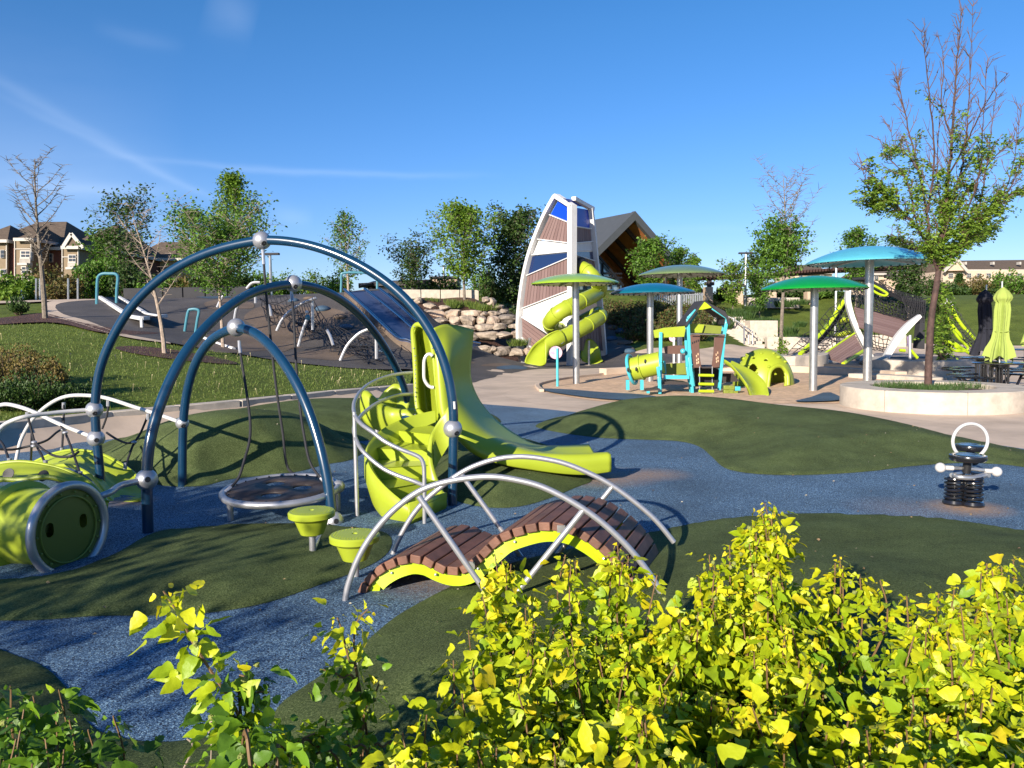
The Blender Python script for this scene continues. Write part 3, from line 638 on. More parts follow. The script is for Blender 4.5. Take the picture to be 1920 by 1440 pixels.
# entrance alcove
rim = cr([W(*z8(x, y), d) for x, y, d in [(560,640,8.62),(551,560,8.66),(546,400,8.7),(537,250,8.72),(530,150,8.72),(540,112,8.7),(565,97,8.66),(600,112,8.62),(628,150,8.58),(650,215,8.54),(666,310,8.5),(680,450,8.46),(690,580,8.42),(708,680,8.40),(735,722,8.38)]], 5)
m = MB(); m.tube(rim, .028, 10); build(m, 'hood_rim', M['lime'], sl)
al = [[(552,640,8.65),(590,690,8.9),(640,710,8.95),(700,715,8.42)], [(546,500,8.68),(580,520,9.0),(630,530,9.0),(684,500,8.45)], [(540,300,8.7),(570,310,9.0),(610,320,8.95),(664,300,8.5)], [(532,170,8.7),(555,175,8.95),(590,180,8.9),(636,170,8.56)], [(552,106,8.68),(565,104,8.8),(580,105,8.8),(600,114,8.62)]]
cols = [cr(c, 4) for c in zip(*R8(al))]; c = MB(); c.grid([cr(r, 4) for r in zip(*cols)]); build(c, 'hood_back', M['lime'], sl, ang=1.2, solid=.015)
m = MB(); m.grid([cr([W(*z8(x, y), d) for x, y, d in r], 4) for r in ([(552,640,8.62),(610,700,8.5),(700,742,8.3),(738,735,8.38)], [(566,655,8.8),(620,690,8.9),(690,715,8.9),(728,722,8.5)])]); build(m, 'sill', M['lime'], sl, solid=.05)
hd = MB(); hd.tube(cr([W(*z8(x, y), 8.42) for x, y in [(655,300),(640,288),(618,296),(602,330),(600,400),(603,450),(625,488),(650,502),(664,500)]], 4), .018, 10); build(hd, 'grab_handle', M['whitep'], sl)
# helical hand rails
r1 = [(545,405,8.75),(440,415,8.6),(340,440,8.4),(250,480,8.1),(190,530,7.8),(155,590,7.5),(148,640,7.3),(160,690,7.12),(200,740,6.98),(270,790,6.88),(350,850,6.82),(450,900,6.8),(540,935,6.8),(580,960,6.8),(597,1000,6.8),(602,1060,6.8),(603,1200,6.8),(604,1402,6.8)]
r2 = [(545,545,8.75),(450,550,8.55),(360,575,8.3),(280,615,8.05),(210,670,7.8),(170,720,7.5),(150,762,7.3),(158,820,7.15),(190,890,7.0),(250,955,6.92),(340,1025,6.86),(430,1068,6.82),(520,1100,6.8),(600,1133,6.8)]
rl = thing('hand_rail', 'silver double hand rail curling round the lime spiral steps', 'rail', (-1.2, 7.2, 0))
for r in (r1, r2): m = MB(); m.tube(cr([W(*z8(x, y), d) for x, y, d in r], 5), .0185, 12); build(m, 'rail', M['silver'], rl)
m = MB(); a = W(*z8(152, 660), 7.15); b = W(*z8(172, 1342), 7.1); b.z = -.01; m.tube([a, b], .019, 12); build(m, 'post', M['silver'], rl, split=True)
m = MB()
for k in range(14):
    p = W(*z8(545, 300 + k * 29), 8.62); m.sphere(p, .009, 8)
build(m, 'bolt', M['steel'], rl, split=True)
m = MB(); a = W(*z8(1580, 1040), 8.8); m.tube([a, Vector((a.x, a.y, -.01))], .03, 12); build(m, 'foot_post', M['silver'], sl)
m = MB(); m.bar(op(849, 800, A0, A1), W(*z8(700, 735), 8.2), .03, .05); m.bar(W(*z8(470,690),9.0), W(*z8(620,740),8.8), .06, .03); build(m, 'deck_bracket', M['blue'], sl, split=True)
# --- small double wave slide behind
ws = thing('wave_slide', 'short lime wave slide with two high humped sides behind the spiral steps', 'slide', (-1.6, 9.8, 0))
wv = [[(640,780,9.2),(560,800,9.15),(480,765,9.2),(400,770,9.25),(330,778,9.25),(250,742,9.25),(212,690,9.3),(204,620,9.3)],
      [(640,690,9.15),(560,700,9.15),(480,700,9.15),(400,700,9.2),(330,690,9.2),(270,640,9.2),(225,600,9.25),(202,580,9.3)],
      [(640,650,9.2),(555,652,9.2),(470,657,9.2),(400,648,9.25),(330,618,9.25),(275,575,9.25),(240,541,9.3),(215,535,9.35)],
      [(640,665,9.4),(560,680,9.5),(480,700,9.5),(410,680,9.5),(350,650,9.55),(300,620,9.6),(260,600,9.65),(230,590,9.7)],
      [(640,640,9.8),(560,650,9.85),(500,660,9.8),(430,640,9.9),(400,620,9.9),(350,600,9.9),(310,590,9.95),(280,590,10)],
      [(640,560,9.9),(560,560,9.9),(500,555,9.9),(455,490,9.95),(405,480,9.95),(360,520,9.95),(325,572,10),(290,585,10)]]
cols = [cr(c, 4) for c in zip(*R8(wv))]; c = MB(); c.grid([cr(r, 5) for r in zip(*cols)]); build(c, 'chute', M['lime'], ws, ang=1.2, solid=.03, offset=-1)
m = MB(); 
for x, y, d in ((300, 745, 9.35), (520, 760, 9.35)):
    a = W(*z8(x, y), d + .15); m.tube([a, Vector((a.x, a.y, 0))], .03, 10)
build(m, 'foot_post', M['silver'], ws, split=True)
# --- wooden wave bridge with two arched rails
wb = thing('wave_bridge', 'wavy bridge of reddish brown planks on lime edges between silver arched rails', 'bridge climber', (-.1, 5.3, 0))
NP = (Vector((-1.02, 4.87, 0)), Vector((.93, 4.66, 0))); FP = (Vector((-.88, 5.88, 0)), Vector((1.15, 5.68, 0)))
na = [(75,930),(84,860),(100,790),(150,660),(220,540),(310,430),(400,350),(500,285),(620,245),(750,222),(880,215),(1000,230),(1130,262),(1250,315),(1370,385),(1480,465),(1580,555),(1650,630),(1710,705),(1775,800),(1830,900)]
fa = [(330,668),(345,620),(370,560),(430,450),(500,360),(590,280),(700,200),(800,150),(920,115),(1050,105),(1180,120),(1300,150),(1450,215),(1560,280),(1680,370),(1780,460),(1872,572)]
for L_ in ((na, NP), (fa, FP)):
    m = MB(); m.tube(cr([onplane(*z9(x, y), *L_[1]) for x, y in L_[0]], 5), .0195, 12); build(m, 'arched_rail', M['silver'], wb)
for a, b, pl in (((480,320),(890,905),NP), ((1380,395),(960,915),NP), ((715,205),(1110,750),FP), ((1540,265),(1130,770),FP)):
    m = MB(); m.tube([onplane(*z9(*a), *pl), onplane(*z9(*b), *pl)], .019, 12); build(m, 'strut', M['silver'], wb)
OFF = Vector((.05, .16, 0)); V = Vector((.26, .72, 0))
np_ = (NP[0] + OFF, NP[1] + OFF)
edge = [(182,925),(172,870),(190,815),(235,755),(290,712),(360,678),(440,660),(520,672),(590,705),(660,725),(730,715),(800,668),(870,600),(940,545),(1030,510),(1130,485),(1220,482),(1310,500),(1400,545),(1480,600),(1550,665),(1610,740),(1650,820),(1670,900)]
E = cr([onplane(*z9(x, y), *np_) for x, y in edge], 12)
ds = [0]
for i in range(1, len(E)): ds.append(ds[-1] + (E[i] - E[i - 1]).length)
npk = 27; tot = ds[-1]; pk = MB(); sidep = []
def atlen(s):
    i = int(np.searchsorted(ds, min(max(s, 0), tot - 1e-6))); i = max(1, i); t = (s - ds[i - 1]) / (ds[i] - ds[i - 1] + 1e-9); return E[i - 1].lerp(E[i], t)
for k in range(npk):
    s = tot * (k + .5) / npk; p = atlen(s); q = atlen(s + .02) - atlen(s - .02); q.normalize(); x = q; y = V.normalized(); z = x.cross(y).normalized(); x = y.cross(z)
    R = Matrix((x, y, z)).transposed(); ln = V.length * (1 + rng.uniform(-.005, .005)); w = tot / npk * .88
    up = z if z.z > 0 else -z
    pk.box(p + V / 2 - up * .0 + up * rng.uniform(-.002, .002), (w, ln + .05, .056), R)
build(pk, 'planks', M['wood'], wb, ang=.3, bevel=.006)
for off in (V * .03, V * .95):
    m = MB(); r_ = []
    for s in np.linspace(0, tot, 90):
        p = atlen(s) + off; q = (atlen(s + .03) - atlen(s - .03)).normalized(); n = q.cross(V.normalized()).normalized()
        if n.z < 0 and q.x > 0: n = -n
        if n.z > 0: n = -n
        if abs(q.z) > .8: n = Vector((abs(q.z), 0, 0)) if s < tot / 2 else Vector((-abs(q.z), 0, 0))
        t = V.normalized() * .012
        r_.append([p + n * .028 - t, p + n * .105 - t, p + n * .105 + t, p + n * .028 + t])
    m.grid(r_, closed=True); build(m, 'lime_edge_beam', M['limepaint'], wb, ang=.8)
m = MB()
for s in np.linspace(.08, tot - .1, 8):
    p = atlen(s); m.sphere(p + V * -.005 + Vector((0, 0, -.06)), .010, 8)
pb = onplane(*z9(775, 690), *np_) - V.normalized() * .03; m.box(pb, (.05, .015, .045)); m.box(onplane(*z9(1265, 492), *np_) - V.normalized() * .03, (.05, .015, .045)); build(m, 'bolt', M['steel'], wb, split=True)
# --- left net bridge with curved lime leaves
lb = thing('leaf_bridge', 'pair of lime leaf-shaped steps slung by black ropes from white curved rails', 'net climber', (-4, 8, 0))
cball = op(342, 793, C0, C1); b2 = op(180, 822, A0, A1); b1_ = op(177, 768, A0, A1)
t1_ = cr([W(*z6(x, y), d) for x, y, d in [(-160,330,8.9),(-60,240,8.8),(0,215,8.7),(60,210,8.65),(160,235,8.55),(260,275,8.5),(420,350,8.4)]] + [b2], 5)
t2_ = cr([W(*z6(x, y), d) for x, y, d in [(100,640,9.6),(125,510,9.6),(150,430,9.6),(220,310,9.5),(330,210,9.4),(450,155,9.3),(600,150,9.1),(730,170,8.95),(900,225,8.8),(1060,275,8.65)]] + [cball], 5)
t3_ = cr([W(*z6(x, y), d) for x, y, d in [(-60,460,7.6),(0,375,7.7),(60,330,7.75),(160,295,7.8),(300,275,7.95),(450,258,8.1)]] + [b1_], 5)
for t in (t1_, t2_, t3_): m = MB(); m.tube(t, .021, 12); build(m, 'curved_rail', M['whitep'], lb)
def leafstep(pts_near, pts_far, dn, df, lab):
    a = cr([W(*z6(x, y), d) for (x, y), d in zip(pts_near, dn)], 5); b = cr([W(*z6(x, y), d) for (x, y), d in zip(pts_far, df)], 5)
    rows = []
    for p, q in zip(a, b):
        r = []
        for f in np.linspace(0, 1, 13):
            s = p.lerp(q, f); s = s - Vector((0, 0, .05 * sin(pi * f))) + Vector((0, 0, .01 * (1 if int(f * 12) % 2 else -1) if .1 < f < .9 else 0)); r.append(s)
        rows.append(r)
    m = MB(); m.grid(rows); o = build(m, 'leaf_step', M['lime'], lb, ang=1, solid=.022)
    m = MB(); m.tube(a, .022, 8); m.tube(b, .022, 8); build(m, 'rolled_edge', M['lime'], o, split=True)
leafstep([(190,700),(330,640),(470,625),(620,700),(740,850),(800,880),(950,850)], [(235,600),(360,545),(510,520),(680,548),(800,605),(900,675),(955,740)], [8.5,8.4,8.3,8.1,7.9,7.85,7.8], [9.2,9.1,9.0,8.9,8.7,8.6,8.4], 'a')
leafstep([(-120,760),(0,720),(150,720),(330,700),(500,750),(640,830),(720,900)], [(-120,650),(0,612),(150,600),(330,625),(470,668),(610,745),(720,870)], [6.9]*7, [7.5,7.5,7.5,7.45,7.4,7.3,7.0], 'b')
holes = MB()
for x, y in ((55, 678), (290, 690), (-80, 690)): holes.lathe(W(*z6(x, y), 7.03), [(0, .0), (.05, .0), (.052, -.004)], 16, Matrix.Rotation(radians(65), 3, 'X'))
build(holes, 'toe_hole', M['black'], lb, split=True)
ropes = [[(185,270,8.5),(215,400,8.5),(240,480,8.4),(275,540,8.2),(310,620,7.9)], [(430,200,9.3),(430,300,9.25),(425,400,9.2),(418,530,9.1)], [(410,350,8.4),(440,400,8.3),(480,500,8.1),(515,600,7.8),(545,690,7.4)],
         [(735,190,9.0),(720,290,9.0),(690,375,9.0)], [(1000,280,8.7),(950,400,8.7),(900,480,8.6),(870,560,8.5),(845,630,8.4)], [(720,400,8.9),(780,440,8.8),(850,470,8.7),(905,465,8.6)],
         [(240,480,8.4),(160,500,8.4),(80,515,8.3),(-40,510,8.2)], [(240,480,8.4),(320,450,8.5),(380,400,8.7),(430,370,9.0)], [(240,470,8.4),(300,520,8.2),(380,560,8.0),(480,560,7.9),(530,530,8.0)], [(0,455,8.0),(30,500,7.9),(65,600,7.6)], [(215,400,8.5),(212,500,8.6),(208,600,8.9)]]
for r in ropes: m = MB(); m.tube(cr([W(*z6(x, y), d) for x, y, d in r], 4), .0125, 8); build(m, 'rope', M['rope'], lb)
m = MB()
for x, y, d in ((230,465,8.4),(228,490,8.4),(475,560,7.95),(905,465,8.6),(430,380,8.6),(440,400,8.3)): m.sphere(W(*z6(x, y), d), .026, 12, (1.2, 1, .7))
for x, y, d in ((430,215,9.3),(185,280,8.5),(730,200,9.0),(1000,290,8.7),(418,520,9.1),(845,622,8.4),(308,605,7.95),(543,680,7.45),(65,590,7.6)): m.tube([W(*z6(x, y - 18), d), W(*z6(x, y + 22), d)], .02, 8)
build(m, 'rope_clamp', M['silver'], lb, split=True)
# --- crawl drum
dr = thing('crawl_tunnel', 'olive lime plastic crawl tunnel with a silver hoop and two small windows', 'tunnel', (-3.1, 5.9, 0))
DCn = W(128, 992, 5.75); ax = Vector((.95, -.32, .0)).normalized(); Rm = ax.to_track_quat('Z', 'Y').to_matrix(); rd = .30
def loc(x, y, z): return DCn + Rm @ Vector((x, y, z))
m = MB(); m.lathe(DCn, [(rd * .93, -1.5), (rd * .93, -.50), (rd * 1.10, -.48), (rd * 1.10, -.42), (rd * .95, -.40), (rd * .93, -.3), (rd * .93, -.12), (rd * 1.02, -.10), (rd * 1.02, -.02), (rd * .93, -.0)], 48, Rm, False); build(m, 'drum', M['lime'], dr)
m = MB(); m.tube([loc(cos(a) * rd * 1.07, sin(a) * rd * 1.07, .01) for a in np.linspace(0, 2 * pi, 56, endpoint=False)], .031, 14, True); build(m, 'hoop', M['silver'], dr)
import bmesh
b = bmesh.new(); E_ = []
# window openings in the front plate: local axes found from world up
upl = Rm.inverted() @ Vector((0, 0, 1)); ua = math.atan2(upl.y, upl.x)
def lp(u, v): # u right, v up in the plate
    sgn = 1 if (Rm @ Vector((cos(ua - pi / 2), sin(ua - pi / 2), 0))).x > 0 else -1
    return Vector((v * cos(ua) + sgn * u * cos(ua - pi / 2), v * sin(ua) + sgn * u * sin(ua - pi / 2), 0))
def lo(pts):
    vs = [b.verts.new(loc(p.x, p.y, 0)) for p in pts]
    for i in range(len(vs)): E_.append(b.edges.new((vs[i], vs[(i + 1) % len(vs)])))
lo([Vector((cos(a) * rd * .99, sin(a) * rd * .99, 0)) for a in np.linspace(0, 2 * pi, 48, endpoint=False)])
for u in (-.155, .135): lo([lp(u + .034 * cos(a) * (1 if True else 0), .03 + .052 * np.sign(sin(a)) * abs(sin(a)) ** .6) for a in np.linspace(0, 2 * pi, 20, endpoint=False)])
bmesh.ops.triangle_fill(b, edges=E_, use_beauty=True); b.verts.index_update()
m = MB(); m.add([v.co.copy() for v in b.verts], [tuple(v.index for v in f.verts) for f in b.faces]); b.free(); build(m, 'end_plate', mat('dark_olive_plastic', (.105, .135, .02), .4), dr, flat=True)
m = MB(); m.tube([loc(cos(a) * rd * .80, sin(a) * rd * .80, .012) for a in np.linspace(0, 2 * pi, 48, endpoint=False)], .006, 6, True)
for a in np.linspace(0, 2 * pi, 14, endpoint=False): m.sphere(loc(cos(a) * rd * .9, sin(a) * rd * .9, .014), .010, 8)
build(m, 'bolt', M['limedark'], dr, split=True)
m = MB(); m.tube(cr([loc(*(lp(.31, .18).x, lp(.31, .18).y, .0)), W(*z6(750, 800), 6.1), W(*z6(820, 755), 6.4), op(275, 899, B0, B1)], 6), .026, 12); build(m, 'arm', M['silver'], dr)
m = MB()
for k in (-1.25,):
    p = loc(0, 0, k); m.tube([p, Vector((p.x, p.y, 0))], .03, 10)
build(m, 'foot_post', M['silver'], dr)
# --- spring rider
zr = Z((1700, 780), 7.2)
sr = thing('spring_rider', 'black twin spring rider with round seats and a silver steering hoop', 'spring rider', (4.4, 7.5, 0))
rx = lambda x, y, d: W(*zr(x, y), d)
for i, (cx, yb) in enumerate(((695, 1215), (950, 1240))):
    g = G(*zr(cx, yb)); c0 = Vector((g.x, g.y + .07, 0)); m = MB(); m.lathe(c0, [(.095, 0), (.10, .02), (.09, .045), (.06, .05), (0, .05)], 28); s = build(m, 'spring_base', M['blackgloss'], sr)
    P = []; turns = 6.0; H = rx(cx, 840, g.y).z
    for a in np.linspace(0, turns * 2 * pi, 150): P.append(c0 + Vector((.075 * cos(a), .075 * sin(a), .05 + (H - .05) * a / (turns * 2 * pi))))
    m = MB(); m.tube(P, .014, 8); build(m, 'spring', M['blackgloss'], s)
d0 = G(*zr(830, 1228)).y + .07
m = MB(); m.tube([rx(610, 800, d0), rx(835, 760, d0 + .25), rx(1110, 800, d0)], .022, 10); m.tube(cr([rx(640, 800, d0 - .02), rx(700, 822, d0 - .08), rx(830, 832, d0 - .1), rx(960, 825, d0 - .08), rx(1060, 800, d0 - .02)], 4), .024, 12); m.bar(rx(830, 830, d0 - .08), rx(830, 760, d0 + .4), .05, .03)
build(m, 'cradle', M['steel'], sr)
m = MB(); m.tube([rx(480, 697, d0), rx(830, 712, d0 + .02), rx(1200, 745, d0)], .017, 10); fb = build(m, 'foot_bar', M['steel'], sr)
for x, y in ((455, 697), (1215, 752)): m = MB(); m.sphere(rx(x, y, d0), .046, 24); m.tube([rx(x + (60 if x < 800 else -60), y - (-2 if x < 800 else 5), d0), rx(x + (170 if x < 800 else -155), y - (-6 if x < 800 else 10), d0)], .022, 12); build(m, 'ball_end', M['whitep'], fb)
for (x, y, d, r) in ((828, 540, d0 - .03, .158), (850, 402, d0 + .5, .145)):
    c = rx(x, y, d); m = MB(); m.lathe(c, [(0, -.045), (r * .9, -.042), (r * .97, -.03), (r, -.01), (r * .97, .008), (r * .8, .014), (0, .006)], 36); s = build(m, 'seat', M['blackgloss'], sr)
    m = MB(); m.tube([c + Vector((0, 0, -.04)), Vector((c.x, c.y + (.02 if r > .15 else -.1), rx(830, 770, d).z if r > .15 else c.z - .16))], .035, 12); m.sphere(c + Vector((.12, 0, .012)), .01, 8); m.sphere(c + Vector((-.12, 0, .012)), .01, 8); build(m, 'seat_post', M['black'], s, split=True)
hc = rx(858, 338, d0 + .25); hr = .165
m = MB(); m.tube([hc + Vector((hr * cos(a), .0, hr * sin(a))) for a in np.linspace(0, 2 * pi, 40, endpoint=False)], .0155, 12, True); build(m, 'steering_hoop', M['whitep'], sr)
m = MB(); m.tube([hc + Vector((0, 0, -hr)), hc + Vector((0, -.02, -hr - .17))], .02, 10); build(m, 'hoop_post', M['steel'], sr)

m = MB(); m.tube([op(853, 752, A0, A1) + Vector((-.004, -.038, 0)), op(854, 766, A0, A1) + Vector((-.004, -.038, 0))], .012, 8); tag(build(m, 'sticker', M['whitep'], frame), None)

m = MB(); m.tube([r[2].lerp(r[3], .5) + Vector((0, -.004, .0)) for r in rows2[14:-2]] if 0 else [r[6] + Vector((0, -.012, 0)) for r in rows2[:-1]], .004, 6); build(m, 'moulding_seam', M['lime'], sl)
m = MB()
for f in (.08, .22, .36, .52, .68, .84): q = rim[int(f * (len(rim) - 1))]; m.sphere(q + Vector((.0, -.028, 0)), .010, 8)
build(m, 'bolt', M['steel'], sl, split=True)
# ================= mid and far equipment =================
zA, zR, zB, zP, zM, zN, zT, zH = Z((400,540),4.8), Z((770,540),8.348), Z((1100,380),8), Z((1150,560),5.486), Z((1320,460),6.4), Z((1560,500),6.857), Z((1740,640),10.28), Z((0,380),6.4)
z5, zL = Z((1440, 440), 4), Z((960, 360), 4.236)
def slab(mb, pts, d, th=.05, z=None):
    """flat board traced at depth d, extruded away from the viewer"""
    P = [W(*(z(*p[:2]) if z else p[:2]), p[2] if len(p) > 2 else d) for p in pts]
    n = (P[1] - P[0]).cross(P[-1] - P[0]).normalized()
    if n.y < 0: n = -n
    return mb.prism(P, n * th)
def beam(mb, pts, d, w=.07, th=.07, z=None):
    P = [W(*(z(*p[:2]) if z else p[:2]), p[2] if len(p) > 2 else d) for p in pts]
    for a, b in zip(P, P[1:]): mb.bar(a, b, th, w)
    return mb
def proj_(p):
    v = RC.transposed() @ (Vector(p) - CAM); return 960 + F * v.x / -v.z, 720 - F * v.y / -v.z
# ---- boulders
rowsR = [(38.6, 'top', [(300,300,235,110),(535,325,190,95),(1180,180,110,80),(1260,230,150,120),(1360,305,170,70),(1440,375,150,90),(120,220,120,120)]),
 (37.9, 'second', [(385,412,310,120),(670,412,250,125),(950,405,290,95),(1160,415,130,80),(1315,405,190,80),(230,400,120,110)]),
 (37.3, 'third', [(440,527,290,120),(690,525,190,125),(900,515,240,135),(1105,510,150,135),(1285,500,190,130),(1520,490,270,130)]),
 (36.7, 'fourth', [(850,635,330,95),(1160,625,270,110),(1405,610,200,110),(1620,600,170,75),(560,620,200,90),(1760,590,120,80)]),
 (35.8, 'fifth', [(1190,757,350,125),(1485,742,245,95),(1650,730,130,110),(1010,760,120,110),(880,740,150,110),(1790,730,150,100)]),
 (34.7, 'bottom', [(1120,975,290,145),(1300,955,95,80),(1420,990,270,135),(1650,1010,220,120),(1850,1000,170,115),(960,975,70,130),(2010,1010,140,100)])]
def boulder_mesh(c, sx, sy, sz, seed):
    n, m = 30, 18; vs = []; rq = np.random.default_rng(900 + seed); cuts = [(Vector(rq.normal(0, 1, 3)).normalized(), rq.uniform(.74, .98)) for _ in range(13)]
    for i in range(m + 1):
        for k in range(n):
            th, ph = pi * i / m, 2 * pi * k / n
            p = Vector((sin(th) * cos(ph), sin(th) * sin(ph), cos(th)))
            q = (abs(p.x) ** 3.4 + abs(p.y) ** 3.4 + abs(p.z) ** 3.4) ** (-1 / 3.4); p = p * q
            for nn_, dd_ in cuts:
                e_ = p.dot(nn_) - dd_
                if e_ > 0: p = p - nn_ * e_ * .9
            p *= 1 + .16 * noise.noise(p * 1.1 + Vector((seed * 7.3, 0, 0))) + .09 * noise.noise(p * 2.8 + Vector((0, seed * 3.1, 0))) + .04 * noise.noise(p * 7 + Vector((0, 0, seed)))
            vs.append(Vector(c) + Vector((p.x * sx, p.y * sy, p.z * sz)))
    mb = MB(); mb.add(vs, [(i * n + k, (i + 1) * n + k, (i + 1) * n + (k + 1) % n, i * n + (k + 1) % n) for i in range(m) for k in range(n)]); return mb
k_ = 0
for d, nm, L_ in rowsR:
    for x, y, w, h in L_:
        k_ += 1; c = W(*zR(x, y), d + .4); s = d / 1500 / 8.348 / 2
        size = 'broad' if w > 225 else ('small' if w < 135 else 'medium')
        o = build(boulder_mesh(c, w * s * 1.17, max(.5, w * s * .85), h * s * 1.22, k_), 'boulder', M['rock'], ang=.45)
        tag(o, f'{size} tan grey boulder in the {nm} course of the rock wall', 'boulder', 'boulders in the rock wall')
ml = [W(768,566,38.9), W(800,562,40), W(850,560,41), W(900,562,41), W(945,575,40), W(975,600,38.2), W(985,640,35.5), W(985,668,34.6), W(930,668,34.6), W(870,668,34.8), W(865,640,36), W(800,610,37), W(770,590,38)]
struct(sheet('mulch_bed', ml, M['mulch'], .03, .3))
# ---- upper walls and small far buildings
def wallblocks(name, label, pts, h, m_, n, gap=.02, th=.25):
    mb = MB()
    for (a, b), k in zip(zip(pts, pts[1:]), n):
        for i in range(k):
            p, q = a.lerp(b, i / k), a.lerp(b, (i + 1) / k); t = (q - p).normalized() * gap
            wallstrip(mb, [p + t, q - t], 0, th, min(a.z, b.z) - 1.2, [p.z + h, q.z + h])
    return tag(build(mb, name, m_, bevel=.02), label, 'wall')
wallblocks('parapet_wall', 'pale concrete block parapet above the boulders', [W(678,556,40.5), W(898,557,41.5)], .36, M['concrete2'], [6])
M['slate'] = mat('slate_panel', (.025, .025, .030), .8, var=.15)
M['roofg'] = mat('grey_metal_roof', (.10, .105, .105), .45, .3, var=.06)
M['roofb'] = mat('brown_shingles', (.105, .075, .052), .9, var=.2, vs=3, bump=.3, bs=20)
wallblocks('barrier_wall', 'long dark slate panel wall along the top of the rubber hill', [W(233,562,34.6), W(345,560,34.8), W(470,558,35)], .48, M['slate'], [3, 3])
M['beige'] = mat('beige_render', (.46, .34, .25), .9, var=.05)
M['darkglass'] = mat('dark_window_glass', (.02, .03, .045), .1, coat=.5)
M['paleglass'] = mat('sky_reflection_glass', (.38, .50, .58), .12, .6)  # sky reflection is put into the glass as a pale blue colour
t = thing('low_pavilion', 'low dark flat-roofed pavilion with a beige end block behind the parapet', 'building', tuple(W(750, 560, 52)))
m = MB(); m.prism([W(672,536,50), W(700,530,52), W(806,528,58), W(806,524,60), W(700,527,54)], (0, .1, -.15)); slab(m, [(672,531),(806,524),(806,534),(672,537)], 52, 4); build(m, 'roof', M['mesh'], t)
m = MB(); slab(m, [(690,538),(800,534),(800,575),(690,575)], 53, 3); build(m, 'window_wall', M['darkglass'], t)
m = MB(); slab(m, [(806,521),(857,521),(857,580),(806,580)], 54, 4); build(m, 'beige_block', M['beige'], t)
m = MB(); slab(m, [(805,518),(858,518),(858,521.5),(805,521.5)], 53.8, 4.4); build(m, 'coping', M['slate'], t)
# ---- hill play pieces
def stand(label, pts, d, r, m_, name='hand_hoop', cat='hand hoop', group=None):
    P = [W(x, y, d) for x, y in pts]; P[0].z = min(P[0].z, Tz(P[0].x, P[0].y) - .02); P[-1].z = min(P[-1].z, Tz(P[-1].x, P[-1].y) - .02)
    m = MB(); m.tube(cr(P, 5), r, 10); return tag(build(m, name, m_), label, cat, group)
M['teal'] = mat('teal_paint', (.05, .19, .25), .35, coat=.3)
stand('teal hand hoop at the top of the small white railed slide', [(181,563),(182,540),(184,520),(192,513.5),(205,513),(217,514),(221,522),(219,545),(218,562)], 30.3, .055, M['teal'], group='teal hoops on the rubber hill')
stand('small teal hand hoop standing low on the rubber hill', [(345,634),(348,610),(353,584),(359,580),(368,580),(373,584),(370,600),(366,622)], 25.5, .045, M['teal'], group='teal hoops on the rubber hill')
stand('wide pale blue hoop over the top of the double metal slide', [(639,553),(640,530),(640,517),(644,512),(670,511),(703,514),(707,520),(707,552)], 33.8, .05, M['teal'], group='teal hoops on the rubber hill')
t = thing('hill_slide', 'small embankment slide with two thick white rails on the dark hill', 'slide', tuple(W(240, 590, 28)))
Lr = [W(188,562,30.4), W(215,580,29), W(244,599,27.6), W(266,614,26.4), W(278,613,26.0)]; Rr = [W(223,562,30.4), W(250,579,29), W(275,595,27.7), W(297,609.5,26.6), W(312,608.5,26.2)]
Lr, Rr = [[GT(*proj_(q_)) + Vector((0, 0, .10 + (.18 if i_ > 2 else 0))) for i_, q_ in enumerate(P_)] for P_ in (Lr, Rr)]
for P in (Lr, Rr): m = MB(); [m.bar(a, b + (b - a) * .02, .14, .12) for a, b in zip(P, P[1:])]; build(m, 'rail', M['white'], t, bevel=.02)
m = MB(); m.grid([[a, b] for a, b in zip(Lr, Rr)]); build(m, 'chute', M['slate'], t, solid=.03)
m = MB(); a = Lr[3]; m.tube([a, a - Vector((0, 0, .5))], .05, 8); build(m, 'foot_post', M['white'], t)
m = MB(); m.tube(cr([W(370,629,25), W(380,634,24.6), W(410,646,23.8), W(438,655,23.2)], 4), .07, 8); tag(build(m, 'ramp_edge', M['white']), 'white edging strip running down to the lawn below the hill', 'edging')
t = thing('double_slide', 'wide stainless double slide running down the rubber hill', 'slide', tuple(W(760, 640, 27)))
M['chrome'] = mat('stainless', (.55, .56, .58), .22, 1, var=.05)
M['navyst'] = mat('navy_steel', (.06, .085, .17), .35, .4)
rr_ = [cr([GT(p[0], p[1] + 5) + Vector((0, 0, .08 + .12 * (i_ > 3))) for i_, p in enumerate(L_)], 6) for L_ in ([(646,550,33.4),(680,580,31.2),(712,611,29.2),(745,641,27.1),(765,653,26.2),(790,662,25.6),(850,672,25.1)], [(684,549,33.6),(716,574,31.9),(750,602,30),(775,624,28.6),(800,640,27.4),(830,655,26.6),(880,665,26)], [(711,548,34),(730,563,33),(755,586,31.6),(780,609,30.2),(810,632,28.8),(840,647,27.8),(900,658,27)])]
for a, b in ((0, 1), (1, 2)):
    m = MB(); m.grid([[p + Vector((0, 0, .16)), p + Vector((0, 0, .09)), q + Vector((0, 0, .09)), q + Vector((0, 0, .16))] for p, q in zip(rr_[a], rr_[b])]); build(m, 'chute', M['navyst'], t, solid=.02)
for r in rr_: m = MB(); m.tube([p + Vector((0, 0, .18)) for p in r], .055, 8); build(m, 'side_rail', M['chrome'], t)
m = MB(); m.grid([[p + Vector((0, 0, .15)), p + Vector((-.05, -.1, -.6))] for p in rr_[0]]); build(m, 'side_skirt', M['tanrub'], t)
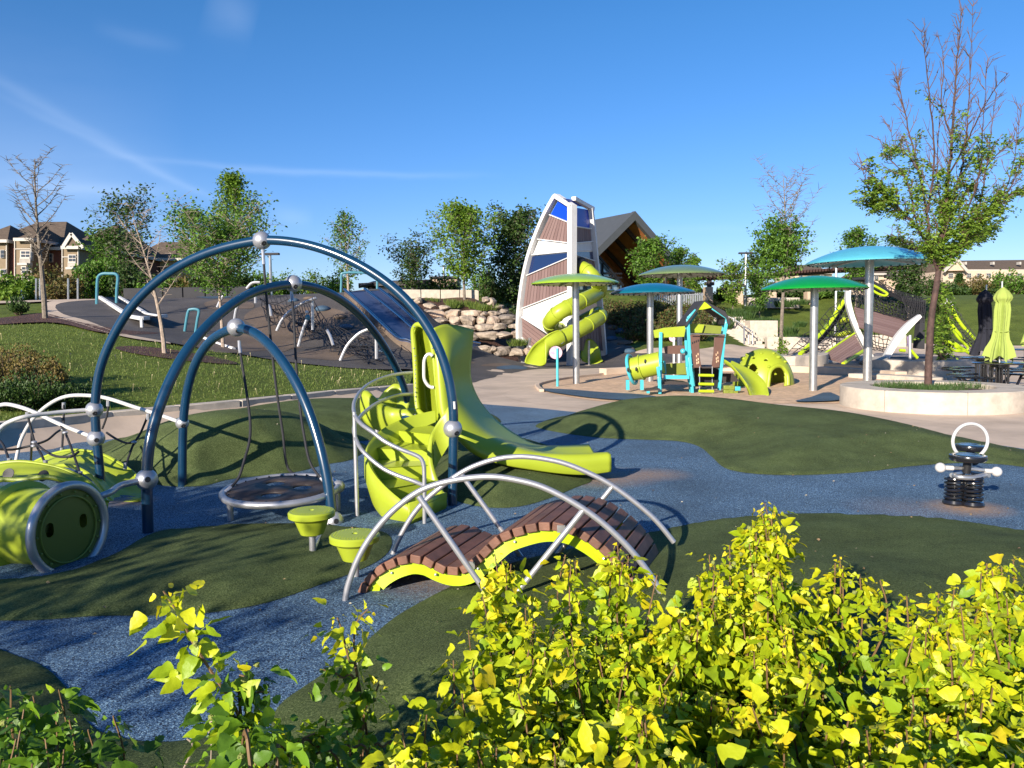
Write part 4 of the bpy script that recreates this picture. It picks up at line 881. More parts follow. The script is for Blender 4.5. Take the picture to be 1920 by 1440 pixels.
def netm(mb, quad, nu, nv, r=.012, jit=.25, sag=.1, seed=0):
    rg = np.random.default_rng(seed); a, b, c, d_ = quad
    g = [[a.lerp(b, i / nu).lerp(d_.lerp(c, i / nu), j / nv) + Vector(rg.uniform(-1, 1, 3)) * jit * (a - b).length / nu * .5 - Vector((0, 0, sag * sin(pi * i / nu) * sin(pi * j / nv))) for j in range(nv + 1)] for i in range(nu + 1)]
    for i in range(nu + 1): mb.tube(g[i], r, 4)
    for j in range(nv + 1): mb.tube([g[i][j] for i in range(nu + 1)], r, 4)
    return mb
nq = [([(380,60),(650,70),(780,250),(560,240)], 9, 5), ([(720,180),(900,110),(1100,430),(880,470)], 8, 6), ([(1000,380),(1130,350),(1480,540),(1060,575)], 9, 5), ([(1250,540),(1450,380),(1640,640),(1340,670)], 7, 5), ([(430,130),(580,150),(650,360),(480,300)], 5, 5), ([(560,150),(880,280),(1020,400),(700,300)], 9, 4), ([(1080,440),(1330,430),(1480,520),(1200,520)], 8, 4)]
t = thing('hill_net', 'tangled black rope net strung across the hill between curved silver legs', 'net climber', tuple(W(590, 610, 26)))
for i, (q, nu, nv) in enumerate(nq):
    dd = [28.5 - (y - 60) / 600 * 5 for x, y in q]; m = MB(); netm(m, [W(*zA(x, y), d) for (x, y), d in zip(q, dd)], nu, nv, .014, .5, .25, i); build(m, 'rope_net', M['rope'], t)
for L_ in ([(570,357),(620,285),(690,210),(800,140),(925,90)], [(765,497),(800,400),(842,285)], [(190,252),(205,200),(225,150)], [(35,148),(70,100),(110,50)], [(1142,622),(1205,520),(1300,420),(1380,378),(1445,358)], [(893,348),(893,220),(888,100)], [(1468,607),(1467,500),(1465,385)], [(1078,485),(1050,430),(1020,375)], [(380,110),(378,60),(375,20)], [(520,225),(510,190),(495,150)], [(300,-20),(350,-45),(420,-50)]):
    d0 = 28.3 - (L_[0][1] - 60) / 600 * 5; m = MB(); P = [W(*zA(x, y), d0) for x, y in L_]; P[0] = P[0] - Vector((0, 0, .1)); m.tube(cr(P, 4), .05, 8); o = build(m, 'curved_leg', M['silver'], t)
m = MB(); m.sphere(W(*zA(842, 218), 26.5), .06, 12); build(m, 'ball_clamp', M['white'], t)
m = MB(); m.sphere(W(*zA(850, 268), 26.5), .09, 12, (1, 1, 1.3)); build(m, 'collar', M['teal'], t)
for i, (x, y, rx_, ry_, mm) in enumerate([(725,100,50,30,'bluerub2'),(870,82,60,22,'tanrub'),(985,170,70,38,'bluerub2'),(1145,242,60,35,'tanrub'),(1190,335,70,32,'bluerub2'),(1350,435,55,30,'tanrub'),(1362,512,58,38,'bluerub2'),(1540,552,60,28,'bluerub2'),(1480,440,40,22,'tanrub')]):
    g = GT(*zA(x, y + ry_ * .6)); s = g.y / 1500 / 4.8
    m = MB(); m.sphere(g, rx_ * s, 20, (1, 1.2, max(.35, ry_ / rx_ * .95))); colr = 'slate blue' if mm == 'bluerub2' else 'tan'
    where = 'highest near the ridge' if y < 120 else ('beside the upper net' if y < 300 else 'among the lower net ropes')
    tag(build(m, 'rubber_bump', M[mm]), f'{colr} rubber climbing bump {where} on the hill', 'climbing bump', 'rubber bumps on the hill')
# ---- sail tower
tw = thing('sail_tower', 'tall sail shaped play tower of white frames with brown slats and blue glass', 'play tower', tuple(W(1050, 684, 34)))
tl0, tf0, tr0 = W(979,684,35.6), W(1072,684,33.2), W(1136,668,36.2)
def tp(x, y, pl): return onplane(*zL(x, y), *pl)
LP_, RP_ = (tl0, tf0), (tf0, tr0)
nL = Vector((-(tf0 - tl0).y, (tf0 - tl0).x, 0)).normalized() * .1; nR = Vector((-(tr0 - tf0).y, (tr0 - tf0).x, 0)).normalized() * .1
def fbars(name, pts, pl, w, th, m_):
    P = cr([tp(x, y, pl) for x, y in pts], 4) if len(pts) > 3 else [tp(x, y, pl) for x, y in pts]; n = nL if pl is LP_ else nR; mb = MB(); rows = []
    for i, p in enumerate(P):
        tt = (P[min(i + 1, len(P) - 1)] - P[max(0, i - 1)]).normalized(); s = tt.cross(n.normalized()) * w / 2; nn = n.normalized() * th / 2
        rows.append([p - s - nn, p + s - nn, p + s + nn, p - s + nn])
    mb.grid(rows, closed=True); k = len(mb.v); mb.f += [(0, 1, 2, 3), (k - 1, k - 2, k - 3, k - 4)]
    return build(mb, name, m_, tw, ang=.5)
fbars('sail_frame', [(96,1385),(72,1280),(60,1140),(62,980),(78,830),(105,660),(150,480),(205,330),(270,180),(345,45),(362,36)], LP_, .17, .3, M['white'])
fbars('sail_frame', [(355,32),(480,112),(490,118)], LP_, .17, .3, M['white'])
fbars('corner_post', [(478,105),(476,700),(470,1385)], LP_, .26, .3, M['white'])
fbars('corner_post', [(493,105),(492,700),(482,1385)], RP_, .07, .2, M['silver'])
fbars('sail_frame', [(622,130),(645,330),(665,540),(690,800),(712,1040),(735,1320)], RP_, .14, .25, M['white'])
fbars('sail_frame', [(490,52),(560,92),(640,135)], RP_, .16, .2, M['white'])
def panel(name, pts, pl, m_, th=.03, off=.05):
    n = (nL if pl is LP_ else nR).normalized(); mb = MB(); mb.prism([tp(x, y, pl) + n * off for x, y in pts], n * th); return build(mb, name, m_, tw)
def slats(name, a, b, c, d_, n_, pl, m_=None, cross=False):
    """boards between edge a-b (top) and d-c (bottom)"""
    n = (nL if pl is LP_ else nR).normalized(); mb = MB(); A, B, Cc, D = [tp(*p, pl) + n * .02 for p in (a, b, c, d_)]
    for i in range(n_):
        f0, f1 = (i + .06) / n_, (i + .94) / n_
        if cross: q = [A.lerp(D, f0), B.lerp(Cc, f0), B.lerp(Cc, f1), A.lerp(D, f1)]
        else: q = [A.lerp(B, f0), A.lerp(B, f1), D.lerp(Cc, f1), D.lerp(Cc, f0)]
        mb.prism(q, n * .04)
    o = build(mb, name, M['plum'], tw, ang=.3); panel('backing', [a, b, c, d_], pl, M['slate'], .02, .08); return o
panel('blue_window', [(365,60),(460,122),(458,242),(300,180)], LP_, M['glass'])
slats('slat_panel', (296,188), (458,252), (458,402), (212,372), 9, LP_)
panel('white_panel', [(206,382),(458,410),(458,474),(160,500)], LP_, M['white'])
panel('blue_window', [(155,510),(458,482),(458,515),(120,660)], LP_, M['glass2'])
slats('slat_panel', (118,668), (458,524), (458,772), (84,918), 14, LP_)
panel('white_panel', [(80,930),(458,785),(458,1100),(380,1190),(300,1145),(78,990)], LP_, M['white'])
slats('slat_panel', (76,1000), (305,1165), (195,1268), (80,1150), 5, LP_, cross=True)
panel('blue_window', [(506,122),(614,140),(626,288),(506,270)], RP_, M['glass'])
slats('slat_panel', (506,280), (628,298), (636,390), (506,400), 7, RP_)
panel('white_panel', [(506,410),(638,398),(648,462),(506,470)], RP_, M['white'])
panel('blue_window', [(506,474),(650,474),(656,546),(506,502)], RP_, M['glass2'])
slats('slat_panel', (506,508), (658,552), (672,660), (506,640), 8, RP_)
slats('slat_panel', (506,1000), (706,1000), (728,1260), (506,1260), 9, RP_)
panel('roof_glass', [(420,50),(500,60),(600,120),(510,108)], RP_, M['glass'])
for a, b in (((300,180),(458,244)), ((205,374),(458,404)), ((160,500),(458,470)), ((118,664),(458,518)), ((82,924),(458,778)), ((78,992),(325,1148)), ((80,1155),(190,1275))): fbars('cross_rail', [a, b], LP_, .035, .1, M['white'])
for a, b in (((506,274),(628,292)), ((506,404),(636,392)), ((506,500),(656,548))): fbars('cross_rail', [a, b], RP_, .035, .1, M['white'])
fbars('inner_leg', [(150,1160),(118,1300),(122,1380)], LP_, .1, .2, M['silver'])
# twin tube slides
def tube_slide(name, label, pts, r, rings):
    t = thing(name, label, 'tube slide', tuple(W(*zL(pts[0][0], pts[0][1]), pts[0][2])))
    P = cr([W(*zL(x, y), d) for x, y, d in pts], 8); m = MB(); m.tube(P, r, 20); build(m, 'tube', M['lime'], t)
    for f in rings:
        i = int(f * (len(P) - 2)); tt = (P[i + 1] - P[i]).normalized(); m = MB(); m.lathe(P[i], [(r * .98, -.035), (r * 1.09, -.03), (r * 1.09, .03), (r * .98, .035)], 24, tt.to_track_quat('Z', 'Y').to_matrix()); build(m, 'flange', M['lime'], t)
    return t, P
t, P = tube_slide('spiral_tube_slide', 'lime tube slide coiling twice down the side of the sail tower', [(545,600,34.0),(590,625,33.5),(650,680,33.4),(700,750,34.2),(680,800,34.3),(620,835,33.2),(540,870,32.3),(450,915,31.8),(370,960,31.7),(315,1015,32.0),(310,1070,32.8),(370,1098,33.6),(470,1070,34.2),(580,1020,34.5),(670,975,34.4),(700,985,33.6),(640,1030,32.8),(550,1085,32.2),(450,1135,31.8),(380,1165,31.6)], .31, (.06, .14, .2, .32, .38, .44, .5, .58, .66, .76, .82, .88, .94))
m = MB(); m.lathe(W(*zL(552, 598), 33.75), [(.33, -.1), (.42, -.06), (.42, .06), (.33, .1)], 24, nR.to_track_quat('Z', 'Y').to_matrix()); build(m, 'entry_collar', M['slate'], t)
m = MB(); e = cr([W(*zL(x, y), d) for x, y, d in [(390,1160,31.6),(320,1185,31.4),(250,1225,31.3),(205,1290,31.1),(180,1350,30.9)]], 4); rows = []
for i, p in enumerate(e):
    f = i / (len(e) - 1); tt = (e[min(i + 1, len(e) - 1)] - e[max(i - 1, 0)]).normalized(); s = tt.cross(Vector((0, 0, 1))).normalized(); u = s.cross(tt).normalized(); r = .32 * (1 + .45 * f); span = pi * (1.0 - .55 * f)
    rows.append([p + (s * sin(a) - u * cos(a) * (1 - .45 * f)) * r for a in np.linspace(-span, span, 15)])
m.grid(rows); build(m, 'exit_scoop', M['lime'], t, ang=1, solid=.04)
m = MB(); m.lathe(W(*zL(365, 1165), 31.35), [(0, -.02), (.27, -.02), (.27, .02), (0, .02)], 20, Matrix.Rotation(radians(60), 3, 'X')); build(m, 'view_panel', M['steel'], t)
t = thing('tube_slide_exit', 'lime slide mouth in the shade under the right side of the sail tower', 'slide', tuple(W(*zL(650, 1350), 34)))
rows = [[W(*zL(x, y), d) for x, y, d in r] for r in ([(600,1165,34.5),(560,1220,34.3),(545,1300,34),(560,1340,33.6)], [(640,1175,34.5),(610,1240,34.4),(600,1330,34.2),(610,1360,33.6)], [(680,1220,34.5),(670,1280,34.4),(655,1345,34.2),(650,1370,33.6)], [(700,1270,34.5),(705,1300,34.3),(715,1330,34),(722,1340,33.6)])]
m = MB(); m.grid([cr(r, 4) for r in zip(*[cr(c, 4) for c in zip(*rows)])]); build(m, 'chute', M['lime'], t, ang=1, solid=.04)
m = MB(); p = W(*zL(610, 1180), 33.5); m.tube([p, Vector((p.x, p.y, Tz(p.x, p.y) - .05))], .05, 8); build(m, 'post', M['steel'], t)
# ---- shade canopies
def shade(label, px, base_y, rim_y, top_y, cxp, rxp, colr, d, pr, seam=0):
    b = WT(px, d); b.z = max(b.z, 0); t = thing('shade_canopy', label, 'shade canopy', tuple(b), 'round domed shade canopies round the sand pit')
    c = W(cxp, rim_y, d); R = rxp / 1500 * d; H = (rim_y - top_y) / 1500 * d * .97
    m = MB(); prof = [(0, H)] + [(R * f, H * (1 - f ** 2.1)) for f in np.linspace(.08, .97, 14)] + [(R, -.012), (R * .995, -.045), (R * .97, -.04)] + [(R * f, H * (1 - f ** 1.75) - .05) for f in np.linspace(.93, .1, 8)] + [(0, H - .05)]
    dm = build(m.lathe(c, prof, 64), 'dome', colr, t, ang=.9)
    m = MB(); 
    for k in range(8):
        a = 2 * pi * k / 8 + .3; m.tube([c + Vector((R * f * cos(a), R * f * sin(a), H * (1 - f ** 1.75) + .004)) for f in np.linspace(.1, .96, 10)], .005, 4)
    build(m, 'panel_seams', colr, dm)
    m = MB()
    for k in range(8): a = 2 * pi * k / 8 + .3; m.bar(c + Vector((0, 0, H * .35)), c + Vector((R * .93 * cos(a), R * .93 * sin(a), -.02)), .04, .06)
    build(m, 'rib_frame', M['steel'], t)
    m = MB()
    for k in range(40): a = 2 * pi * k / 40; m.box(c + Vector((R * .96 * cos(a), R * .96 * sin(a), -.045)), (.04, .04, .022))
    build(m, 'rim_clips', M['slate'], dm)
    m = MB(); m.tube([Vector((b.x, b.y, b.z - .05)), Vector((b.x, b.y, c.z + H * .6))], pr, 28); build(m, 'pole', M['steel'], t)
    return t
def cm(n, c): return mat(n, c, .28, coat=.5, var=.05)
shade('lime shade canopy on the silver pole in front of the sail tower', 1080, 722, 530, 513, 1078, 82, cm('lime_canopy', (.26, .42, .03)), 22.8, .095)
shade('teal blue shade canopy left of the play house', 1219, 719, 548, 531, 1223, 79, cm('teal_canopy', (.004, .115, .18)), 23.2, .095)
shade('muted olive green shade canopy, tallest of the three by the play house', 1274, 703, 514, 497, 1277, 79, cm('olive_canopy', (.13, .19, .08)), 26.8, .095)
shade('vivid green shade canopy standing in the sand right of the dome', 1526, 733, 540, 517, 1526, 95, cm('green_canopy', (.004, .24, .03)), 19.6, .095)
shade('big light blue shade canopy beside the round tree planter', 1628, 718, 491, 462, 1630, 112, cm('sky_canopy', (.09, .40, .51)), 22.2, .115)
# ---- play house
ph = thing('play_house', 'toddler play house with cyan posts, brown panels, pointed roof and a short lime slide', 'play house', tuple(G(1330, 740)))
d = 19.4
def part(name, m_, fn, solid=0, bevel=0, **k): m = MB(); fn(m); return build(m, name, m_, ph, solid=solid, bevel=bevel, **k)
q = zP
for L_, dd in (([(812,982),(785,600),(765,205),(850,118)], 19.3), ([(1088,942),(1140,380),(1172,200),(1015,95)], 19.3), ([(830,940),(805,600),(790,240),(860,140)], 20.1), ([(1095,900),(1110,380),(1128,250),(1010,130)], 20.1), ([(483,978),(483,660),(487,345)], 19.2), ([(457,700),(470,800),(478,980)], 18.9), ([(740,280),(760,700),(800,975)], 19.5), ([(520,640),(530,780)], 19.6)):
    part('post', M['cyan'], lambda m: beam(m, L_, dd, .075, .075, q), bevel=.01)
part('roof_cap', M['limepaint'], lambda m: slab(m, [(852,118),(930,25),(1022,90),(930,112)], 19.22, .06, q), bevel=.01)
part('roof_panel', M['slate'], lambda m: m.prism([W(*q(x, y), 19.2) for x, y in [(735,270),(930,18),(936,26),(748,285)]], (0, 1.0, 0)))
part('roof_panel', M['slate'], lambda m: m.prism([W(*q(x, y), 19.2) for x, y in [(930,18),(1150,130),(1208,235),(1200,272),(1180,262),(1165,200),(1010,88)]], (0, 1.0, 0)))
part('canopy_board', M['lime'], lambda m: slab(m, [(412,325),(520,300),(735,282),(742,320),(728,392),(425,402)], 19.25, .05, q))
part('canopy_board', M['lime'], lambda m: slab(m, [(790,260),(938,266),(912,350),(792,350)], 19.6, .05, q))
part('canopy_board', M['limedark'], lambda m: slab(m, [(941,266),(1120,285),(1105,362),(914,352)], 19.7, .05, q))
part('side_panel', M['brown'], lambda m: slab(m, [(790,372),(895,370),(885,480),(890,600),(908,712),(828,710),(808,540)], 19.25, .04, q), bevel=.006)
part('side_panel', M['brown'], lambda m: slab(m, [(1040,392),(1148,372),(1120,540),(1090,706),(1012,712),(1032,560)], 19.25, .04, q), bevel=.006)
for x0, y0 in ((850, 560), (1052, 545)):
    part('panel_cutout', M['sand'], lambda m: [slab(m, [(x0 + a, y0 + b), (x0 + a + 11, y0 + b - 2), (x0 + a + 12, y0 + b + 22), (x0 + a + 2, y0 + b + 24)], 19.235, .006, q) for a, b in ((0,20),(16,0),(2,60),(18,50),(4,92),(20,84))], split=True)
part('panel_slot', M['black'], lambda m: [slab(m, [(808 + k * 20, 448 - k * 8), (818 + k * 20, 443 - k * 8), (820 + k * 20, 460 - k * 8), (810 + k * 20, 468 - k * 8)], 19.235, .006, q) for k in range(4)], split=True)
part('counter_panel', M['brown'], lambda m: slab(m, [(522,492),(620,482),(750,482),(752,560),(640,570),(535,566)], 19.5, .04, q))
part('knob', M['cyan'], lambda m: m.sphere(W(*q(715, 540), 19.35), .065, 16))
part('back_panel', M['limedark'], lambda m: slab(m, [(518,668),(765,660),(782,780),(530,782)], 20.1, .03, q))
part('bench_beam', M['cyan'], lambda m: slab(m, [(520,787),(782,790),(782,826),(518,826)], 19.2, .06, q))
part('deck', M['mesh'], lambda m: m.prism([W(*q(x, y), 19.1) for x, y in [(500,858),(600,846),(780,866),(780,885),(500,882)]], (0, .7, 0)))
part('deck', M['mesh'], lambda m: m.prism([W(*q(x, y), 19.3) for x, y in [(815,700),(1100,700),(1100,716),(815,716)]], (0, .8, 0)))
part('void_shade_panel', M['black'], lambda m: slab(m, [(820,712),(1095,712),(1075,905),(815,905)], 20.15, .03, q))  # black sheet stands in for the shade in the open void under the deck
part('low_panel', M['mesh'], lambda m: slab(m, [(1105,770),(1230,768),(1300,850),(1120,862)], 19.9, .03, q))
for y in (787, 877, 950): part('rung', M['limepaint'], lambda m: m.tube([W(*q(877, y), 18.9), W(*q(1032, y + 3), 18.9)], .035, 10))
for x in (888, 1018): part('ladder_chain', M['steel'], lambda m: m.tube([W(*q(x, 700), 19.2), W(*q(x, 992), 18.9)], .012, 6))
part('cross_wire', M['steel'], lambda m: m.tube([W(*q(795, 362), 19.1), W(*q(1150, 370), 19.1)], .012, 6))
tb = [W(*q(190, 728), 19.75), W(*q(500, 655), 19.45)]; tt = (tb[1] - tb[0]).normalized(); Rq = tt.to_track_quat('Z', 'Y').to_matrix(); ln = (tb[1] - tb[0]).length
cr_t = part('crawl_tube', M['lime'], lambda m: m.lathe(tb[0], [(.285, 0), (.285, ln * .3), (.32, ln * .31), (.32, ln * .35), (.285, ln * .36), (.275, ln)], 32, Rq))
nv_ = tt.cross(Vector((0, 0, 1))).normalized(); nv_ = nv_ if nv_.y < 0 else -nv_
for x, y in ((328, 645), (440, 627), (235, 725), (150, 730)): c_ = W(*q(x, y), 19.6) + nv_ * .17; m = MB(); m.lathe(c_, [(0, .035), (.03, .033), (.032, .02)], 14, nv_.to_track_quat('Z', 'Y').to_matrix()); m = MB(); m.sphere(W(*q(x, y), 19.32), .035, 12, (.75, .6, 1.6)); build(m, 'port_hole', M['black'], cr_t)
part('hoop', M['cyan'], lambda m: m.tube([tb[0] + Rq @ Vector((.36 * cos(a), .36 * sin(a), 0)) for a in np.linspace(0, 2 * pi, 32, endpoint=False)], .04, 10, True))
for x in (146, 292): part('post', M['cyan'], lambda m: beam(m, [(x, 835), (x + 1, 938)], 19.55, .08, .08, q))
part('step', M['mesh'], lambda m: m.prism([W(*q(x, y), 18.7) for x, y in [(345,935),(480,925),(480,940),(345,950)]], (0, .4, 0))); part('step_foot', M['cyan'], lambda m: beam(m, [(357, 938), (357, 972)], 18.75, .07, .07, q))
L1 = [(1140,628,19.2),(1200,665,19.0),(1270,740,18.8),(1340,830,18.6),(1385,910,18.5),(1412,1005,18.35)]; L2 = [(1215,640,19.8),(1320,690,19.6),(1420,740,19.4),(1510,810,19.1),(1570,890,18.8),(1598,990,18.4)]
rows = []
for a, b in zip(cr([W(*q(x, y), dd) for x, y, dd in L1], 5), cr([W(*q(x, y), dd) for x, y, dd in L2], 5)):
    rows.append([a + Vector((0, 0, -.08)), a, a.lerp(b, .08) + Vector((0, 0, -.02)), a.lerp(b, .2) - Vector((0, 0, .10)), a.lerp(b, .5) - Vector((0, 0, .13)), a.lerp(b, .8) - Vector((0, 0, .10)), a.lerp(b, .93) - Vector((0, 0, .02)), b, b + Vector((0, 0, -.08))])
part('chute', M['lime'], lambda m: m.grid(rows), ang=1, solid=.03)
t = thing('stepping_blocks', 'low dark stepping blocks with square holes beside the play house ladder', 'stepping blocks', tuple(G(1373, 735)))
for x, y in ((1160, 905), (1215, 905), (1160, 950), (1205, 948), (1250, 960), (1275, 915)):
    m = MB(); c = W(*q(x, y), 19); m.box(c - Vector((0, 0, .02)), (.13, .12, .1)); b_ = build(m, 'block', M['cyan'] if x == 1275 else M['limedark'], t, bevel=.01)
# ---- lime climbing dome
cd = thing('climbing_dome', 'lime domed climber with round knobs, holes and an arched doorway in the sand', 'climbing dome', tuple(G(1431, 722)))
cc = W(1431, 722, 21.6); cc.z = 0; RX, RH = .80, 1.0; op_ = []
def dpt(th, ph, k=1): return cc + Vector((RX * k * cos(th) * cos(ph), RX * k * cos(th) * sin(ph), RH * k * sin(th)))
op_ = [(*zP(1692, 800), 15.5, 'arch'), (*zP(1435, 712), 7.8, 'o'), (*zP(1570, 630), 3.6, 'o'), (*zP(1443, 608), 3.2, 'o'), (*zP(1425, 545), 3.5, 'o')]
Rci = RC.transposed()
def proj(p):
    v = Rci @ (p - CAM); return 960 + F * v.x / -v.z, 720 - F * v.y / -v.z
m = MB(); nph, nth = 180, 64; grid = [[dpt(pi / 2 * i / nth, 2 * pi * k / nph) for k in range(nph)] for i in range(nth + 1)]
vs = [p for r in grid for p in r]; fs = []
for i in range(nth):
    for k in range(nph):
        c_ = dpt(pi / 2 * (i + .5) / nth, 2 * pi * (k + .5) / nph); skip = False; x, y = proj(c_)
        front = c_.y < cc.y + .1
        if front:
            for ox, oy, rr0, kd in op_:
                if kd == 'arch':
                    if abs(x - ox) < 14.5 and (y > oy - 3 or math.hypot((x - ox) / 14.5, (y - oy + 3) / 16) < 1): skip = True
                elif math.hypot(x - ox, (y - oy) / (1 if rr0 > 5 else .6)) < rr0: skip = True
        else:
            a = 2 * pi * (k + .5) / nph
            if c_.z < .5 and abs(a - 2.2) < .35: skip = True
        if not skip: fs.append((i * nph + k, i * nph + (k + 1) % nph, (i + 1) * nph + (k + 1) % nph, (i + 1) * nph + k))
m.add(vs, fs); dsh = build(m, 'shell', M['lime'], cd, ang=1.2, solid=.05, offset=-1)
for x, y, r in ((1320, 605, .07), (1520, 560, .045), (1700, 605, .055), (1765, 650, .05), (1600, 700, .045), (1475, 765, .04), (1650, 560, .04), (1380, 570, .05)):
    r_ = ray(*zP(x, y)); bst = min((dpt(th, ph) for th in np.linspace(.1, 1.5, 40) for ph in np.linspace(pi, 2 * pi, 80)), key=lambda p: math.hypot(proj(p)[0] - zP(x, y)[0], proj(p)[1] - zP(x, y)[1]))
    m = MB(); m.sphere(bst, r, 14, (1.2, 1.2, .8)); build(m, 'climbing_knob', M['lime'], cd)
m = MB(); ap = [zP(*p) for p in [(1590,905),(1595,830),(1610,760),(1645,705),(1695,685),(1745,705),(1785,770),(1795,830),(1795,890)]]
pts = [min((dpt(th, ph, 1.0) for th in np.linspace(.02, 1.3, 50) for ph in np.linspace(pi * 1.3, 2 * pi, 90)), key=lambda p: math.hypot(proj(p)[0] - a[0], proj(p)[1] - a[1])) for a in ap]
m.tube(cr(pts, 4), .055, 10); build(m, 'doorway_rim', M['lime'], cd)
# ---- round signs
for px_, cy, r, dd, lab in ((1045, 661, 12, 21.9, 'round pink and white panel on a thin cyan post in front of the sail tower'), (1264, 634, 6.5, 25.5, 'small round pink panel on a pale post behind the play house')):
    c = W(px_ - 3, cy, dd); t = thing('round_sign', lab, 'sign', (c.x, c.y, 0))
    m = MB(); m.lathe(c, [(0, -.012), (r / 1500 * dd, -.012), (r / 1500 * dd, .012), (0, .012)], 32, Matrix.Rotation(radians(90), 3, 'X')); build(m, 'panel', mat('pink_panel', (.62, .26, .36), .5, col2=(.66, .50, .56), vs=9), t)
    m = MB(); m.tube([c + Vector((r / 1500 * dd * 1.03 * cos(a), 0, r / 1500 * dd * 1.03 * sin(a))) for a in np.linspace(0, 2 * pi, 32, endpoint=False)], .012, 6, True); build(m, 'rim', M['black'], t)
    m = MB(); p = c + Vector((.04, -.03, .12)); m.tube([p, Vector((p.x, p.y, 0))], .036, 10); build(m, 'post', M['cyan'] if dd < 23 else M['white'], t)
# ---- seat walls and planters
def ringwall(name, label, pts, h, th, m_=None, z0=-.1): m = MB(); wallstrip(m, cr(pts, 6), h, th, z0, None); m.v = [(x, y, (h if z > z0 + .01 else z0)) for x, y, z in m.v]; return tag(build(m, name, m_ or M['concrete2'], bevel=.02), label, 'wall')
ringwall('seat_wall', 'short curved concrete seat wall between the dome and the plum ramp', [G(1462,690) + Vector((0, .8, 0)), G(1475,694), G(1500,693), G(1530,691), G(1541,688), G(1540,680)], .5, .45)
ringwall('seat_wall', 'long concrete seat wall behind the round planter', [G(1655,698) + Vector((.2, .6, 0)), G(1650,703), G(1690,706), G(1750,708), G(1800,706), G(1838,703)], .5, .5)
ringwall('step_edge', 'low concrete step in front of the long seat wall', [G(1600,708), G(1680,712), G(1760,718)], .14, .6)
m = MB(); P = [G(1545,690), G(1600,693), G(1650,697)]; wallstrip(m, P, .2, .5, -.05); m.v = [(x, y, (.16 if z > 0 else -.05)) for x, y, z in m.v]; tag(build(m, 'step_edge', M['slate']), 'step with its shade painted in dark between the two seat walls', 'step')  # shade on this step is put into its colour as dark slate
pc = W(1747, 730, 15.9); pc.z = 0
pl = thing('tree_planter', 'wide round pale concrete planter holding a tree', 'planter', tuple(pc))
m = MB(); m.lathe(pc, [(1.12, .05), (1.12, .385), (1.135, .40), (1.685, .40), (1.70, .385), (1.70, -.05)], 96); o = build(m, 'wall', M['concrete2'], pl); 
for a in (-98, -35, 60, 150, 215):
    m = MB(); p = pc + Vector((1.415 * cos(radians(a)), 1.415 * sin(radians(a)), .19)); m.box(p, (.572, .005, .425), Matrix.Rotation(radians(a), 3, 'Z')); build(m, 'joint', M['slate'], o)
m = MB(); m.lathe(pc, [(1.12, .30), (.8, .34), (0, .36)], 48); build(m, 'soil', M['mulch'], pl, recalc=False)
# ---- picnic tables
def table(px, d, label, rot):
    b = WT(px, d); b.z = 0; t = thing('picnic_table', label, 'picnic table', tuple(b), 'black round picnic tables'); o = Vector(b)
    m = MB(); m.lathe(o, [(0, .715), (.53, .715), (.56, .725), (.56, .748), (.53, .755), (0, .755)], 40); build(m, 'table_top', M['blackgloss'], t)
    m = MB(); m.tube([o, o + Vector((0, 0, .72))], .05, 12)
    for a in np.linspace(0, 2 * pi, 18, endpoint=False): m.tube([o + Vector((.2 * cos(a), .2 * sin(a), .08)), o + Vector((.18 * cos(a), .18 * sin(a), .68))], .012, 6)
    m.lathe(o, [(0, .0), (.24, 0), (.24, .04), (.22, .09), (0, .09)], 24); m.lathe(o, [(0, .64), (.2, .64), (.2, .7), (0, .7)], 24); build(m, 'pedestal', M['blackgloss'], t)
    for k in range(4):
        a0_ = rot + k * pi / 2; m = MB(); R = .88
        for j in range(9):
            a = a0_ + (j - 4) * .10; m.bar(o + Vector(((R - .14) * cos(a), (R - .14) * sin(a), .45)), o + Vector(((R + .16) * cos(a), (R + .16) * sin(a), .45)), .06, .025)
        for rr2 in (R - .13, R + .15): m.tube([o + Vector((rr2 * cos(a0_ + s), rr2 * sin(a0_ + s), .44)) for s in np.linspace(-.46, .46, 9)], .018, 6)
        s = build(m, 'seat', M['blackgloss'], t); m = MB(); m.tube(cr([o + Vector((.2 * cos(a0_), .2 * sin(a0_), .1)), o + Vector((.6 * cos(a0_), .6 * sin(a0_), .12)), o + Vector((R * cos(a0_), R * sin(a0_), .42))], 5), .03, 8); build(m, 'seat_arm', M['blackgloss'], s)
    return o
